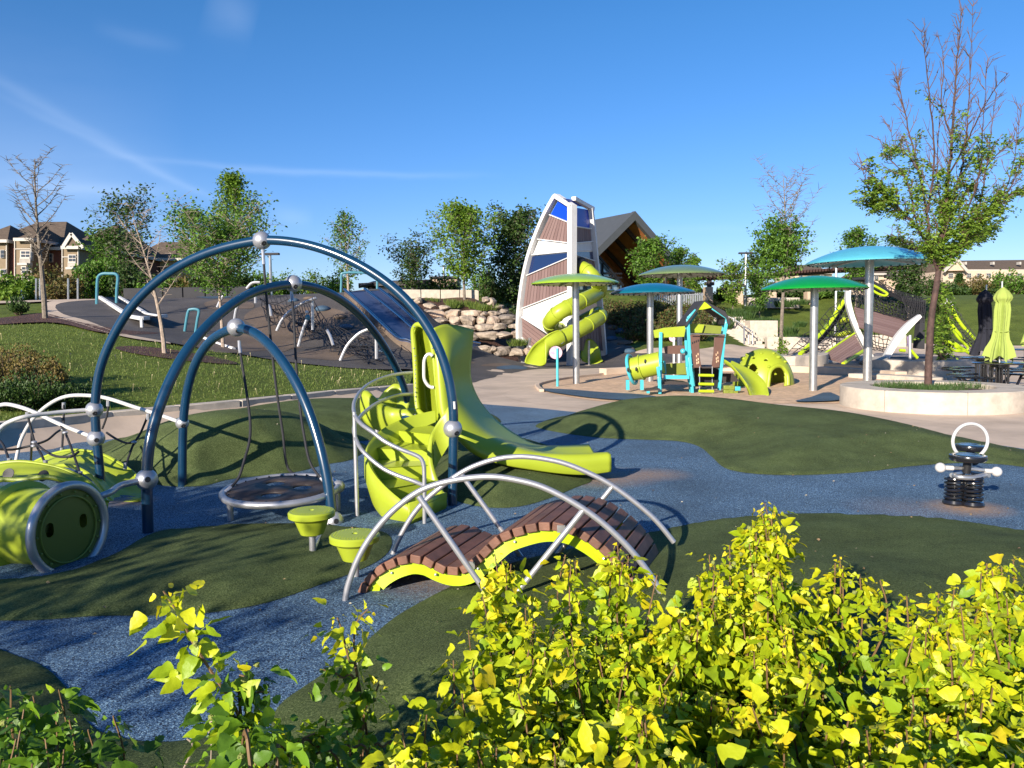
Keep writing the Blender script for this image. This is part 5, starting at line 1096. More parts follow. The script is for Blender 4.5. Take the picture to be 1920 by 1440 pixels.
def parasol(o, label, m_, ztop, zbot, rb, seed):
    t = thing('closed_parasol', label, 'parasol', tuple(o), 'closed parasols in the picnic tables'); rg = np.random.default_rng(seed); ph_ = rg.uniform(0, 6, 6)
    prof = [(0, .02, 0), (.06, .12, .02), (.14, .2, .05), (.19, .17, .12), (.2, .12, .25), (.32, .14, .25), (.6, .13, .25), (.72, .15, .28), (.85, .22, .32), (1, rb, .36)]; rows = []; n = 72; H = ztop - zbot
    for f in np.linspace(0, 1, 34):
        r = np.interp(f, [p[0] for p in prof], [p[1] for p in prof]); am = np.interp(f, [p[0] for p in prof], [p[2] for p in prof]); zz = ztop - H * f
        rows.append([o + Vector(((r * (1 + am * (.6 * sin(8 * a + ph_[0]) + .5 * sin(13 * a + ph_[1] + 2 * f)))) * cos(a) + .03 * sin(3 * f + ph_[2]), (r * (1 + am * (.6 * sin(8 * a + ph_[0]) + .5 * sin(13 * a + ph_[1] + 2 * f)))) * sin(a), zz + (.07 * sin(5 * a + ph_[3]) * max(0, f - .8) * 5))) for a in np.linspace(0, 2 * pi, n, endpoint=False)])
    m = MB(); m.grid(rows, closed=True); build(m, 'canopy', m_, t, ang=1.2); m = MB(); m.tube([o + Vector((0, 0, .76)), o + Vector((0, 0, ztop + .12))], .02, 8); build(m, 'pole', M['steel'], t)
    m = MB(); m.tube([o + Vector((.03 + .15 * cos(a), .15 * sin(a), ztop - H * .62)) for a in np.linspace(0, 2 * pi, 20, endpoint=False)], .012, 6, True); build(m, 'strap', m_, t)
cloth = mat('navy_black_cloth', (.010, .011, .020), .9, bump=.3, bs=8); clim = mat('lime_cloth', (.27, .34, .07), .9, bump=.3, bs=8)
o1 = table(1876, 17.8, 'nearest black picnic table behind the round planter', .5); o2 = table(1847, 20.3, 'black picnic table under the folded black parasol', .2); o3 = table(1935, 25.5, 'farthest black picnic table at the right edge', .9)
parasol(o1, 'folded lime green parasol on the nearest table', clim, 2.42, .83, .26, 1); parasol(o2, 'folded black parasol left of the lime one', cloth, 2.46, .86, .3, 2); parasol(o3, 'folded lime parasol cut by the right edge of the view', clim, 2.6, .9, .28, 3)
# ---- big net climber
nc = thing('net_climber', 'large angular climber with plum ramps, white blades and black nets', 'net climber', tuple(G(1640, 682)))
def npart(name, m_, fn, **k): m = MB(); fn(m); return build(m, name, m_, nc, **k)
def ramp(pts, n, ds_):
    A, B, Cc, D = [W(x, y, dd) for (x, y), dd in zip(pts, ds_)]; nrm = (B - A).cross(D - A).normalized(); m = MB()
    for i in range(n):
        f0, f1 = (i + .05) / n, (i + .95) / n; m.prism([A.lerp(D, f0), B.lerp(Cc, f0), B.lerp(Cc, f1), A.lerp(D, f1)], nrm * .06)
    return build(m, 'slat_ramp', M['plum'], nc, ang=.3)
ramp([(1541,667),(1602,626),(1619,657),(1581,680)], 8, (31, 32.5, 31.5, 30)); ramp([(1602,575),(1709,602),(1684,634),(1612,613)], 8, (33, 33.5, 32, 32))
npart('ramp_edge', M['limepaint'], lambda m: m.tube([W(1619,658,31.4), W(1581,682,29.9)], .07, 8)); npart('ramp_edge', M['limepaint'], lambda m: m.tube([W(1541,666,31), W(1602,625,32.5)], .04, 8))
def blade(pts, ws, dd):
    P = cr([Vector((x, y, w)) for (x, y), w in zip(pts, ws)], 5); rows = []
    for i, p in enumerate(P):
        tg = (P[min(i + 1, len(P) - 1)] - P[max(0, i - 1)]); nx, ny = -tg.y, tg.x; L0 = math.hypot(nx, ny); nx, ny = nx / L0 * p.z / 2, ny / L0 * p.z / 2
        a, b = W(p.x - nx, p.y - ny, dd), W(p.x + nx, p.y + ny, dd); rows.append([a, b, b + Vector((.05, .3, 0)), a + Vector((.05, .3, 0))])
    m = MB(); m.grid(rows, closed=True); k = len(m.v); m.f += [(0, 1, 2, 3), (k - 1, k - 2, k - 3, k - 4)]; build(m, 'blade', M['white'], nc, ang=.5)
blade([(1593,538),(1591,562),(1598,592),(1610,622),(1625,652),(1644,683)], [8,9,9,8.5,8,5], 32.2); blade([(1727,592),(1706,610),(1685,634),(1668,662),(1658,682)], [6,11,12,11,9], 31); blade([(1630,660),(1622,672),(1614,684)], [4, 7, 10], 33)
npart('beam', M['limepaint'], lambda m: m.tube(cr([W(1588,555,33), W(1566,590,32.6), W(1540,625,32), W(1500,664,31)], 4), .09, 8)); npart('net_band', M['black'], lambda m: m.prism([W(1592,565,33.3), W(1572,602,33), W(1545,636,32.5), W(1512,663,31.8), W(1504,663,31.8), W(1538,627,32.4), W(1567,590,33), W(1588,556,33.3)], (0, .2, 0)))
for i, (qd, nu, nv, dd) in enumerate([([(1588,548),(1475,663),(1538,660),(1606,612)], 14, 5, (33,31,31,33)), ([(1600,528),(1716,585),(1709,602),(1605,575)], 18, 5, (33.5,33.5,33.3,33)), ([(1612,613),(1684,634),(1668,662),(1630,655)], 8, 5, (32.5,32.3,32,32)), ([(1602,575),(1590,545),(1610,530),(1640,560)], 5, 5, (33,33,34,34)), ([(1545,600),(1598,592),(1615,640),(1560,650)], 6, 5, (34,34,33,33)), ([(1790,610),(1822,640),(1826,660),(1765,640)], 6, 4, (33,32,32,33)), ([(1640,535),(1700,560),(1735,568),(1735,590)], 14, 6, (33.5,33.5,33.5,33.5)), ([(1775,580),(1790,575),(1835,640),(1820,655)], 3, 12, (33,33,32,32)), ([(1650,530),(1740,575),(1720,590),(1640,545)], 16, 5, (34.2,34.2,34,34)), ([(1600,520),(1735,560),(1735,578),(1600,530)], 30, 7, (33.7,33.7,33.5,33.5)), ([(1690,555),(1736,562),(1732,605),(1705,600)], 12, 10, (33,33,33,33)), ([(1620,545),(1700,580),(1712,600),(1640,585)], 12, 6, (34.5,34.5,34.3,34.3))]):
    npart('rope_net', M['rope'], lambda m: netm(m, [W(x, y, z_) for (x, y), z_ in zip(qd, dd)], nu, nv, .016, .4, .12, i + 20))
npart('net_band', M['rope'], lambda m: m.tube(cr([W(1598,524,33.5), W(1625,524,33.6), W(1655,540,33.6), W(1690,562,33.6), W(1720,568,33.6), W(1738,560,33.6)], 5), [.05, .06] + [.07] * 22 + [.06, .04], 8))
for pts in ([(1771,573),(1778,598),(1795,622),(1822,650)], [(1783,571),(1792,592),(1808,615),(1829,636)]): npart('beam', M['limepaint'], lambda m: m.tube(cr([W(x, y, 32.5) for x, y in pts], 5), .065, 8))
npart('peak_cap', M['white'], lambda m: m.tube(cr([W(1771,576,32.5), W(1770,563,32.5), W(1778,566,32.5), W(1784,573,32.5)], 4), .09, 8))
npart('loop', M['limepaint'], lambda m: m.tube(cr([W(*zN(x, y), 31) for x, y in [(1400,830),(1440,795),(1500,790),(1560,830),(1640,930),(1735,1020),(1745,1060),(1700,1085),(1600,1085),(1540,1060),(1480,990),(1420,900)]], 4, True), .05, 8, True))
npart('loop', M['limepaint'], lambda m: m.tube(cr([W(*zN(x, y), 33) for x, y in [(530,240),(600,275),(700,335),(705,360),(670,372),(600,350),(530,310)]], 4), .05, 8))
for L_ in ([(1010,1070),(1100,1175)], [(1460,930),(1660,1085)], [(870,1075),(940,1080)], [(1570,980),(1780,1125)]): npart('bar', M['limepaint'], lambda m: m.tube([W(*zN(x, y), 31) for x, y in L_], .06, 8))
npart('mast', M['slate'], lambda m: slab(m, [(1140,640),(1195,640),(1190,1060),(1100,1050)], 33, .4, zN)); npart('post', M['silver'], lambda m: m.tube([W(*zN(1003, 880), 31), W(*zN(1003, 1195), 31)], .06, 8)); npart('fin', mat('lilac_fin', (.30, .22, .38), .5), lambda m: slab(m, [(970,905),(1000,880),(1000,1045),(980,1030)], 31.1, .05, zN))
for x, y, a in ((565, 640, 12), (545, 750, 10), (590, 735, 8)): npart('log_roll', M['lime'], lambda m: m.sphere(W(*z5(x, y), 33.4), a / 1500 * 33.4, 16, (1.2, 1, .5)))
npart('floor_pad', M['rubber'], lambda m: slab(m, [(1450,678),(1850,672),(1850,664),(1450,664)], 31, .02) if 0 else m.prism([G(1620,686,.06), G(1850,684,.06), G(1850,668,.06), G(1600,670,.06)], (0, 0, .02)))
# ---- terraces: stairs, retaining blocks, rails
st_ = thing('stone_stairs', 'flight of pale concrete steps climbing the planted terrace', 'stairs', tuple(W(1400, 648, 44)))
m = MB()
for k in range(10):
    dd = 43.6 + k * .42; cx = W(1388 - k * 4.2, 600, dd).x; z0 = W(1398, 650, 43.6).z - .05; z1 = z0 + .17 * (k + 1)
    m.box((cx, dd + 2.5, z1 / 2 - .3 + 0), (2.7, 5.0, z1 + .6)); 
build(m, 'steps', M['concrete2'], st_, bevel=.015)
for pts in ([(1404,628,43.5),(1404,645,43.5)], [(1376,596,46),(1376,614,46)], [(1411,624,43.5),(1411,646,43.5)], [(1395,612,44.5),(1395,646,43.9)]):
    m = MB(); m.tube([W(*p) for p in pts], .04, 6); build(m, 'rail_post', M['steel'], st_)
m = MB(); m.tube([W(1411,623,43.5), W(1376,598,46), W(1352,588,47.5)], .04, 6); build(m, 'rail', M['steel'], st_)
def blk(name, label, x0, y0, x1, y1, d, depth, m_=None):
    m = MB(); slab(m, [(x0, y0), (x1, y0), (x1, y1 + 12), (x0, y1 + 12)], d, depth); return tag(build(m, name, m_ or M['concrete2'], bevel=.03), label, 'wall')
blk('retaining_block', 'tall square concrete block beside the stairs', 1407, 601, 1459, 629, 45.5, 1.6); blk('retaining_wall', 'low concrete wall edging the lawn right of the stairs', 1439, 632, 1568, 644, 43.8, .5)
blk('retaining_wall', 'pale wall below the fence behind the olive canopy pole', 1224, 583, 1340, 597, 47.5, .5); blk('retaining_wall', 'short pale wall on the terrace below the pergola', 1405, 558, 1500, 566, 58, .5); blk('retaining_wall', 'long low concrete wall at the far side of the play floor', 1570, 628, 1700, 640, 46, .4)
m = MB()
for k in range(22): x = 1228 + k * 4.2; m.bar(W(x, 551 - k * .1, 47.9), W(x, 584, 47.9), .05, .09)
m.bar(W(1226, 553, 47.9), W(1320, 552, 47.9), .05, .06); tag(build(m, 'picket_fence', M['steel']), 'grey picket fence above the pale terrace wall', 'fence')
# right slope bumps
for i, (x, y, r, mm) in enumerate([(1150,611,9,'tanrub'),(1166,617,11,'bluerub2'),(1147,632,10,'bluerub2'),(1170,640,11,'tanrub'),(1180,655,10,'bluerub2')]):
    g = GT(x, y + 4); m = MB(); m.sphere(g, r / 1500 * g.y, 16, (1.2, 1.2, .6)); tag(build(m, 'rubber_bump', M[mm]), ('tan' if mm == 'tanrub' else 'slate blue') + ' rubber climbing bump on the slope right of the sail tower', 'climbing bump', 'rubber bumps on the right slope')
# ---- far structures
hall = thing('park_hall', 'big gabled hall with a grey metal roof, orange timber soffit and tall windows', 'building', tuple(W(1190, 590, 60)))
ap = W(1190.5, 397, 60); gd = Vector((.85, .52, 0)).normalized(); rd_ = Vector((-.52, .85, 0)); sl_ = .82
def hp(s, u, dz=0): return Vector(ap) + gd * s + rd_ * u + Vector((0, 0, -abs(s) * sl_ + dz))
for sg, wd in ((-1, 5.6), (1, 8.0)):
    m = MB(); m.prism([hp(0, 0), hp(sg * wd, 0), hp(sg * wd, 9), hp(0, 9)], (0, 0, -.12)); r_ = build(m, 'roof', M['roofg'], hall)
    m = MB(); m.prism([hp(0, -.05, .05), hp(sg * wd, -.05, .05), hp(sg * wd, -.05, -.55), hp(0, -.05, -.62)], rd_ * .35); build(m, 'fascia', M['roofg'], r_)
    m = MB(); [m.bar(hp(sg * wd * k / 12, 0, .02), hp(sg * wd * k / 12, 26, .02), .03, .03) for k in range(1, 12)] if 0 else None
wood_s = mat('orange_timber', (.36, .135, .045), .6, var=.2, vs=2)
for sg, wd in ((-1, 5.4), (1, 7.8)):
    m = MB(); m.prism([hp(0, .3, -.5), hp(sg * wd, .3, -.45), hp(sg * wd, 8, -.45), hp(0, 8, -.5)], (0, 0, -.06)); build(m, 'soffit', wood_s, hall)
    m = MB(); [m.bar(hp(sg * .3, u, -.75), hp(sg * wd, u, -.7), .18, .3) for u in (1.5, 3.6, 5.8)]; build(m, 'rafter', M['mesh'], hall, split=True)
m = MB(); m.prism([hp(-5, 7, 0) + Vector((0, 0, -6)), hp(7.5, 7, 0) + Vector((0, 0, -4)), hp(7.5, 7, -.6), hp(0, 7, -.6), hp(-5, 7, -.6)], rd_ * .1); build(m, 'rear_wall', wood_s, hall)
gw = -4.9; m = MB(); bz = ap.z - 8.3
def gp_(s, z, u): p = Vector(ap) + gd * s + rd_ * u; p.z = z; return p
m.prism([gp_(-5.3, bz, 1.2), gp_(-.3, bz, 1.2), gp_(-.3, ap.z - 5.4, 1.2), gp_(-2.7, ap.z - 3.2, 1.2), gp_(-5.3, ap.z - 5.4, 1.2)], rd_ * .05); build(m, 'window_wall', M['paleglass'], hall)
m = MB()
for s in np.linspace(-5.3, -.6, 7): m.bar(gp_(s, bz, 1.1), gp_(s, ap.z - 3.3 - abs(s + 2.7) * .85, 1.1), .1, .1)
for z_ in (bz + 1.6, bz + 3.0, bz + 3.8, ap.z - 4.8): m.bar(gp_(-5.3, z_, 1.05), gp_(-.4, z_, 1.05), .1, .12)
m.bar(gp_(-2.7, ap.z - 3.2, 1.0), gp_(-.3, ap.z - 5.4, 1.0), .12, .15); build(m, 'mullions', M['black'], hall)
m = MB(); m.prism([gp_(-5.4, bz - .6, 1.5), gp_(8, bz - .6, 1.5), gp_(8, bz + .9, 1.5), gp_(-5.4, bz + .9, 1.5)], rd_ * .3); build(m, 'base_wall', M['concrete2'], hall)
m = MB(); m.bar(gp_(3.6, bz, .6), gp_(3.6, ap.z - 3.2, .6), .2, .2); m.bar(gp_(3.6, ap.z - 5.6, .6), gp_(1.6, ap.z - 2.2, .6), .14, .14); build(m, 'brace_post', M['mesh'], hall)
m = MB(); slab(m, [(1143,543),(1152,543),(1152,571),(1143,571)], 52, .08); tag(build(m, 'banner', mat('blue_banner', (.05, .28, .5), .6)), 'narrow pale blue banner on the hall wall', 'banner')
pg = thing('pergola', 'long dark brown beam pergola on square stone pillars', 'pergola', tuple(W(1450, 570, 60)))
for x, y0, y1, w in ((1330, 538, 567, 7), (1386, 541, 570, 7.5), (1449, 543, 568, 7), (1520, 545, 565, 6), (1668, 524, 550, 10)):
    m = MB(); slab(m, [(x - w, y0), (x + w, y0), (x + w, y1 + 6), (x - w, y1 + 6)], 60, .8); build(m, 'pillar', M['beige'], pg)
    m = MB(); m.bar(W(x - 8, y0 - 6, 60.3), W(x + 8, y0 - 6, 60.3), .5, .25); m.bar(W(x, y0, 60.3), W(x, y0 - 14, 60.3), .3, .3); build(m, 'bracket', M['mesh'], pg)
for a, b in (((1305, 521), (1450, 515.5)), ((1448, 515), (1560, 507)), ((1555, 507), (1720, 500))):
    m = MB(); m.bar(W(*a, 60.2), W(*b, 60.2), .5, .28); m.bar(W(a[0], a[1] + 2, 62.5), W(b[0], b[1] + 2, 62.5), .5, .28)
    for k in range(20): p = W(a[0] + (b[0] - a[0]) * k / 20, a[1] + (b[1] - a[1]) * k / 20 - 2, 59.6); m.bar(p, p + Vector((0, 3.4, 0)), .12, .2)
    build(m, 'beam', mat('brown_beam', (.055, .025, .020), .7), pg)
for i, (px_, yt, yb, dd, lab) in enumerate([(1397, 476, 568, 55, 'tall grey lamp post with a flat head in front of the pergola'), (511, 478, 550, 42, 'grey lamp post beyond the ridge of the rubber hill'), (834, 500, 546, 58, 'slim grey pole above the small beige block'), (1566, 496, 572, 50, 'grey lamp post half hidden behind the light blue canopy')]):
    b_ = WT(px_, dd); tp_ = W(px_, yt, dd); t = thing('lamp_post', lab, 'lamp post', tuple(b_)); m = MB(); m.tube([b_ - Vector((0, 0, .3)), Vector((b_.x, b_.y, tp_.z))], [.09, .07], 8); build(m, 'pole', M['steel'], t)
    m = MB(); m.box((b_.x, b_.y, tp_.z + .05), (.95 if i != 2 else .2, .3, .1)); build(m, 'lamp_head', M['slate'], t)
# ---- houses
brick = mat('red_brown_brick', (.15, .055, .038), .9, var=.2, vs=2); tan = mat('olive_tan_siding', (.20, .15, .095), .85, var=.08); trim = mat('white_trim', (.42, .39, .35), .6); cream = mat('cream_siding', (.50, .39, .29), .85, var=.06); yel = mat('yellow_siding', (.48, .34, .16), .85, var=.05)
def window(parent, x, y, w, h, d, z=None, tr=None):
    p = (lambda a, b: (z(a, b) if z else (a, b)))
    m = MB(); q4 = [(*p(x, y),), (*p(x + w, y),), (*p(x + w, y + h),), (*p(x, y + h),)]; slab(m, q4, d, .2); f = build(m, 'window_frame', tr or trim, parent)
    s = (q4[1][0] - q4[0][0]); e = s * .1; mx_ = (q4[0][0] + q4[1][0]) / 2; my_ = (q4[0][1] + q4[2][1]) / 2; m = MB()
    for (x0, y0, x1, y1) in ((q4[0][0] + e, q4[0][1] + e, mx_ - e / 2, my_ - e / 2), (mx_ + e / 2, q4[0][1] + e, q4[1][0] - e, my_ - e / 2), (q4[0][0] + e, my_ + e / 2, mx_ - e / 2, q4[2][1] - e), (mx_ + e / 2, my_ + e / 2, q4[1][0] - e, q4[2][1] - e)): slab(m, [(x0, y0), (x1, y0), (x1, y1), (x0, y1)], d - .04, .05)
    build(m, 'pane', M['darkglass'], f)
def hiproof(parent, x0, x1, ye, yr, d, depth, inset, m_, lift=0, over=1.5):
    A, B = W(x0 - over, ye, d - .5), W(x1 + over, ye, d - .5); C_, D_ = W(x1 + over, ye, d - .5) + Vector((0, depth + 1, 0)), W(x0 - over, ye, d - .5) + Vector((0, depth + 1, 0)); hz = W((x0 + x1) / 2, yr, d + depth / 2).z
    dv = (B - A).normalized(); r0 = A + dv * inset + Vector((0, depth / 2, 0)); r1 = B - dv * inset + Vector((0, depth / 2, 0)); r0.z = r1.z = hz; m = MB()
    m.add([A, B, C_, D_, r0, r1], [(0, 1, 5, 4), (1, 2, 5), (2, 3, 4, 5), (3, 0, 4), (3, 2, 1, 0)]); r = build(m, 'roof', m_, parent, ang=.1)
    m = MB(); m.bar(A, B, .15, .28); m.bar(B, C_, .15, .28); build(m, 'eave_trim', trim, r)
    return r
apt = thing('apartment_block', 'brick and tan apartment block with brown hipped roofs and white balconies', 'building', tuple(W(90, 540, 74)))
m = MB(); slab(m, [(-60,470),(195,470),(195,560),(-60,560)], 76, 12); build(m, 'wall', brick, apt)
hiproof(apt, -60, 115, 466, 418, 76, 13, 3, M['roofb']); hiproof(apt, 110, 205, 470, 424, 77, 13, 2.2, M['roofb'])
for x0, x1, ye, yr, mm in ((-60, 12, 452, 424, tan), (27, 58, 449, 425, tan), (116, 146, 464, 442, tan)):
    m = MB(); slab(m, [(x0, ye), (x1, ye), (x1, 560), (x0, 560)], 73, 3.5); b_ = build(m, 'bay', mm, apt); hiproof(apt, x0, x1, ye, yr, 73, 7, 1.0 if x1 - x0 < 60 else 1.8, M['roofb'])
    m = MB(); slab(m, [(x1 - 1, ye), (x1 + .5, ye), (x1 + .5, 560), (x1 - 1, 560)], 72.9, .2); slab(m, [(x0 - .5, ye), (x0 + 1, ye), (x0 + 1, 560), (x0 - .5, 560)], 72.9, .2); slab(m, [(x0, ye + 17), (x1, ye + 17), (x1, ye + 18.5), (x0, ye + 18.5)], 72.9, .2); build(m, 'corner_trim', trim, b_, split=True)
m = MB(); slab(m, [(12,455),(27,449),(31,560),(13,560)], 73.4, 3); build(m, 'brick_pier', brick, apt)
for x, y, w, h in ((0,565,50,100),(0,795,70,100),(560,610,68,105),(-130,565,60,100)): window(apt, x, y, w, h, 72.85 if x < 100 else 75.8, zH)
for x, y, w, h in ((240,572,120,90),(250,762,110,90),(815,622,95,90),(910,640,48,120),(362,590,25,110)): window(apt, x, y, w, h, 72.85 if x != 910 else 75.8, zH)
for x, y, w in ((242,665,115),(250,890,110),(818,715,90)):
    m = MB(); a, b = zH(x, y), zH(x + w, y + 75)
    for k in range(9): xx = a[0] + (b[0] - a[0]) * k / 8; m.bar(W(xx, a[1], 72.2), W(xx, b[1], 72.2), .06, .06)
    m.bar(W(a[0], a[1], 72.2), W(b[0], a[1], 72.2), .1, .12); m.bar(W(a[0], b[1], 72.2), W(b[0], b[1], 72.2), .9, .2); build(m, 'balcony', trim, apt)
m = MB(); m.add([W(134,439,72.5), W(120,461,72.5), W(155,464,72.5), W(134,439,76), W(120,461,76), W(155,464,76)], [(0, 1, 2), (3, 5, 4), (0, 2, 5, 3), (0, 3, 4, 1), (1, 4, 5, 2)]); build(m, 'gable', M['roofb'], apt)
m = MB(); m.bar(W(134,438,72.4), W(119,462,72.4), .15, .3); m.bar(W(134,438,72.4), W(156,465,72.4), .15, .3); build(m, 'gable_trim', trim, apt, split=True)
hs2 = thing('yellow_house', 'yellow sided house with a brown roof seen between the trees', 'house', tuple(W(290, 540, 90)))
m = MB(); slab(m, [(255,484),(345,484),(345,560),(255,560)], 88, 9); build(m, 'wall', yel, hs2); hiproof(hs2, 240, 350, 486, 455, 88, 10, 1.5, M['roofb'])
for x in (280, 300, 322): window(hs2, x, 500, 7, 14, 87.7)
rw = thing('townhouse_row', 'row of cream townhouses with brown roofs on the right skyline', 'building', tuple(W(1850, 550, 125)))
m = MB(); slab(m, [(1768,508),(1990,505),(1990,560),(1768,560)], 122, 12); build(m, 'wall', cream, rw); hiproof(rw, 1775, 1995, 507, 488, 123, 13, .3, M['roofb'])
m = MB(); m.add([W(1794,487,121), W(1770,508,121), W(1812,507,121), W(1794,487,128), W(1770,508,128), W(1812,507,128)], [(0, 1, 2), (3, 5, 4), (0, 3, 4, 1), (0, 2, 5, 3), (1, 4, 5, 2)]); build(m, 'gable', cream, rw)
m = MB(); m.bar(W(1794,486,120.8), W(1769,509,120.8), .3, .4); m.bar(W(1794,486,120.8), W(1813,508,120.8), .3, .4); build(m, 'gable_trim', trim, rw, split=True)
for i, x in enumerate((1779, 1797, 1813, 1832, 1850, 1868, 1888, 1908)):
    window(rw, x, 512, 8.5, 8, 121.6)
    if i % 2: window(rw, x, 527, 8.5, 8, 121.6)
m = MB()
for x in (1810, 1862, 1912): slab(m, [(x, 491), (x + 3, 491), (x + 3, 496), (x, 496)], 124, .8)
build(m, 'roof_vent', trim, rw, split=True)
for nm, lab, x0, x1, ye, yr in (('far_house', 'cream house with a brown roof behind the pergola end', 1632, 1700, 514, 500), ('far_house', 'small tan roofed house far behind the green canopy', 1490, 1560, 512, 497)):
    t = thing(nm, lab, 'house', tuple(W(x0, 550, 118))); m = MB(); slab(m, [(x0, ye), (x1, ye), (x1, 560), (x0, 560)], 118, 9); build(m, 'wall', cream, t); hiproof(t, x0, x1, ye, yr, 118, 10, .8, M['roofb']); window(t, x0 + 8, ye + 3, 7, 8, 117.7); window(t, x1 - 22, ye + 3, 7, 8, 117.7)
# grey railings at the far left path
for pts, lab in (([(8,564),(40,545),(42,562)], 'pale hand rail sloping up beside the far left path'),):
    m = MB(); m.tube([W(x, y, 33) for x, y in pts], .05, 6); tag(build(m, 'hand_rail', M['steel']), lab, 'rail')
for i, x in enumerate((68, 75, 128, 146)): 
    m = MB(); m.tube([W(x, 522, 34), W(x, 565, 34)], .04, 6); tag(build(m, 'grey_post', M['steel']), 'slim grey post standing by the far left path', 'post', 'grey posts by the far left path')
# ================= vegetation =================
def rawmesh(name, V_, quads, m_, attr=None, smooth=False, tris=None):
    me = bpy.data.meshes.new(name); V_ = np.asarray(V_, np.float32); quads = np.asarray(quads, np.int32); k = quads.shape[1]
    me.vertices.add(len(V_)); me.vertices.foreach_set('co', V_.ravel()); me.loops.add(quads.size); me.loops.foreach_set('vertex_index', quads.ravel())
    me.polygons.add(len(quads)); me.polygons.foreach_set('loop_start', np.arange(0, quads.size, k, dtype=np.int32)); me.polygons.foreach_set('loop_total', np.full(len(quads), k, np.int32))
    if attr is not None: a = me.attributes.new('tint', 'FLOAT', 'POINT'); a.data.foreach_set('value', np.asarray(attr, np.float32))
    me.update(); me.validate(); me.polygons.foreach_set('use_smooth', np.full(len(me.polygons), smooth)); me.materials.append(m_)
    o = bpy.data.objects.new(name, me); COL.objects.link(o); return o
def frames(axis, rg, tilt=None):
    """orthonormal frames whose y axis is the leaf axis"""
    y = axis / (np.linalg.norm(axis, axis=1, keepdims=True) + 1e-9); r = rg.normal(size=axis.shape) * .6 + np.array([0, 0, 1.0]); x = np.cross(y, r); x /= np.linalg.norm(x, axis=1, keepdims=True) + 1e-9
    return x, y, np.cross(x, y)
def scatter(name, P, axis, size, tv, tf, m_, rg, tint=None):
    P = np.asarray(P); x, y, z = frames(np.asarray(axis), rg); s = np.asarray(size).reshape(-1, 1, 1); tv = np.asarray(tv)
    V_ = P[:, None, :] + s * (x[:, None] * tv[None, :, 0:1] + y[:, None] * tv[None, :, 1:2] + z[:, None] * tv[None, :, 2:3]); k = len(tv)
    q = (np.asarray(tf)[None] + (np.arange(len(P)) * k)[:, None, None]).reshape(-1, len(tf[0]))
    return rawmesh(name, V_.reshape(-1, 3), q, m_, None if tint is None else np.repeat(tint, k))
QV = [(0, 0, 0), (.34, .45, .10), (0, 1, -.08), (-.34, .45, .10)]; QF = [(0, 1, 2, 3)]
def growtree(name, label, cat, base, H, Wd, kind='ovate', leafm='leaf', barkm='barkg', nl=3500, ls=.16, h0=.25, seed=1, group=None, nprim=22, trunk_r=None, lean=(0, 0), bare=0., holes=.5):
    rg = np.random.default_rng(seed); base = Vector(base); t = thing(name, label, cat, tuple(base), group); r0 = trunk_r or H * .014; mb = MB()
    def lead(f): return base + Vector((lean[0] * f * f + .03 * H * sin(3 * f + seed) * f, lean[1] * f * f, H * f))
    mb.tube([lead(f) - (Vector((0, 0, .15)) if f == 0 else Vector()) for f in np.linspace(0, .97, 10)], [r0 * (1.15 - 1.05 * f) for f in np.linspace(0, .97, 10)], 8)
    sites = []; dirs = []
    def prof(g):
        if kind == 'ovate': return (sin(pi * min(1, g ** .75 * .98 + .02))) ** .75
        if kind == 'cone': return (1 - g) ** .8 * (.5 + .5 * min(1, g * 6))
        if kind == 'vase': return .35 + .65 * sin(pi * (.2 + .55 * g))
        return (1 - abs(2 * g - 1) ** 2.4) ** .5
    for i in range(nprim):
        g = (i + .5) / nprim; f = h0 + (1 - h0) * g * .97; a = i * 2.4 + rg.uniform(-.5, .5); R = Wd / 2 * prof(g) * rg.uniform(.62, 1.15); st = lead(f * .94); up = (.55 + .7 * g) * R + .02 * H
        if kind == 'vase': up = R * 1.5 * (1 - g * .3)
        end = st + Vector((cos(a) * R, sin(a) * R, up)); mid = st.lerp(end, .5) + Vector((0, 0, -.08 * R)) + Vector(rg.normal(0, .04, 3)) * R
        P = cr([st, mid, end], 5); mb.tube(P, [max(.006, r0 * .38 * (1 - .85 * j / (len(P) - 1)) * (1 - .5 * g)) for j in range(len(P))], 5)
        for j in range(3, len(P)):
            for s in range(3):
                aa = rg.uniform(0, 2 * pi); L_ = R * rg.uniform(.16, .42); e = P[j] + Vector((cos(aa) * L_, sin(aa) * L_, L_ * rg.uniform(-.1, .8)))
                mb.tube([P[j], P[j].lerp(e, .5) + Vector((0, 0, L_ * .05)), e], [max(.005, r0 * .12), max(.004, r0 * .08), .003], 4)
                if rg.random() < bare: continue
                for q in np.linspace(.25, 1.1, 5): sites.append(P[j].lerp(e, q)); dirs.append(e - P[j])
    o = build(mb, 'trunk', M[barkm], t, recalc=False)
    if nl and sites:
        sites = np.array(sites); dirs = np.array(dirs); keep = rg.random(len(sites)) > holes * (.5 + .5 * np.sin(sites[:, 0] * 2.1 + seed) * np.sin(sites[:, 2] * 2.7 + 1.3 * seed)) * .6; sites, dirs = sites[keep], dirs[keep]
        idx = rg.integers(0, len(sites), nl); sp = .045 * Wd + .05; P = sites[idx] + rg.normal(0, 1, (nl, 3)) * sp * np.array([1, 1, .75]); ax_ = rg.normal(0, 1, (nl, 3)) * np.array([1, 1, .55]) + np.array([0, 0, -.25])
        c = scatter('crown', P, ax_, ls * rg.uniform(.6, 1.25, nl), QV, QF, M[leafm], rg); adopt(c, t)
    return t
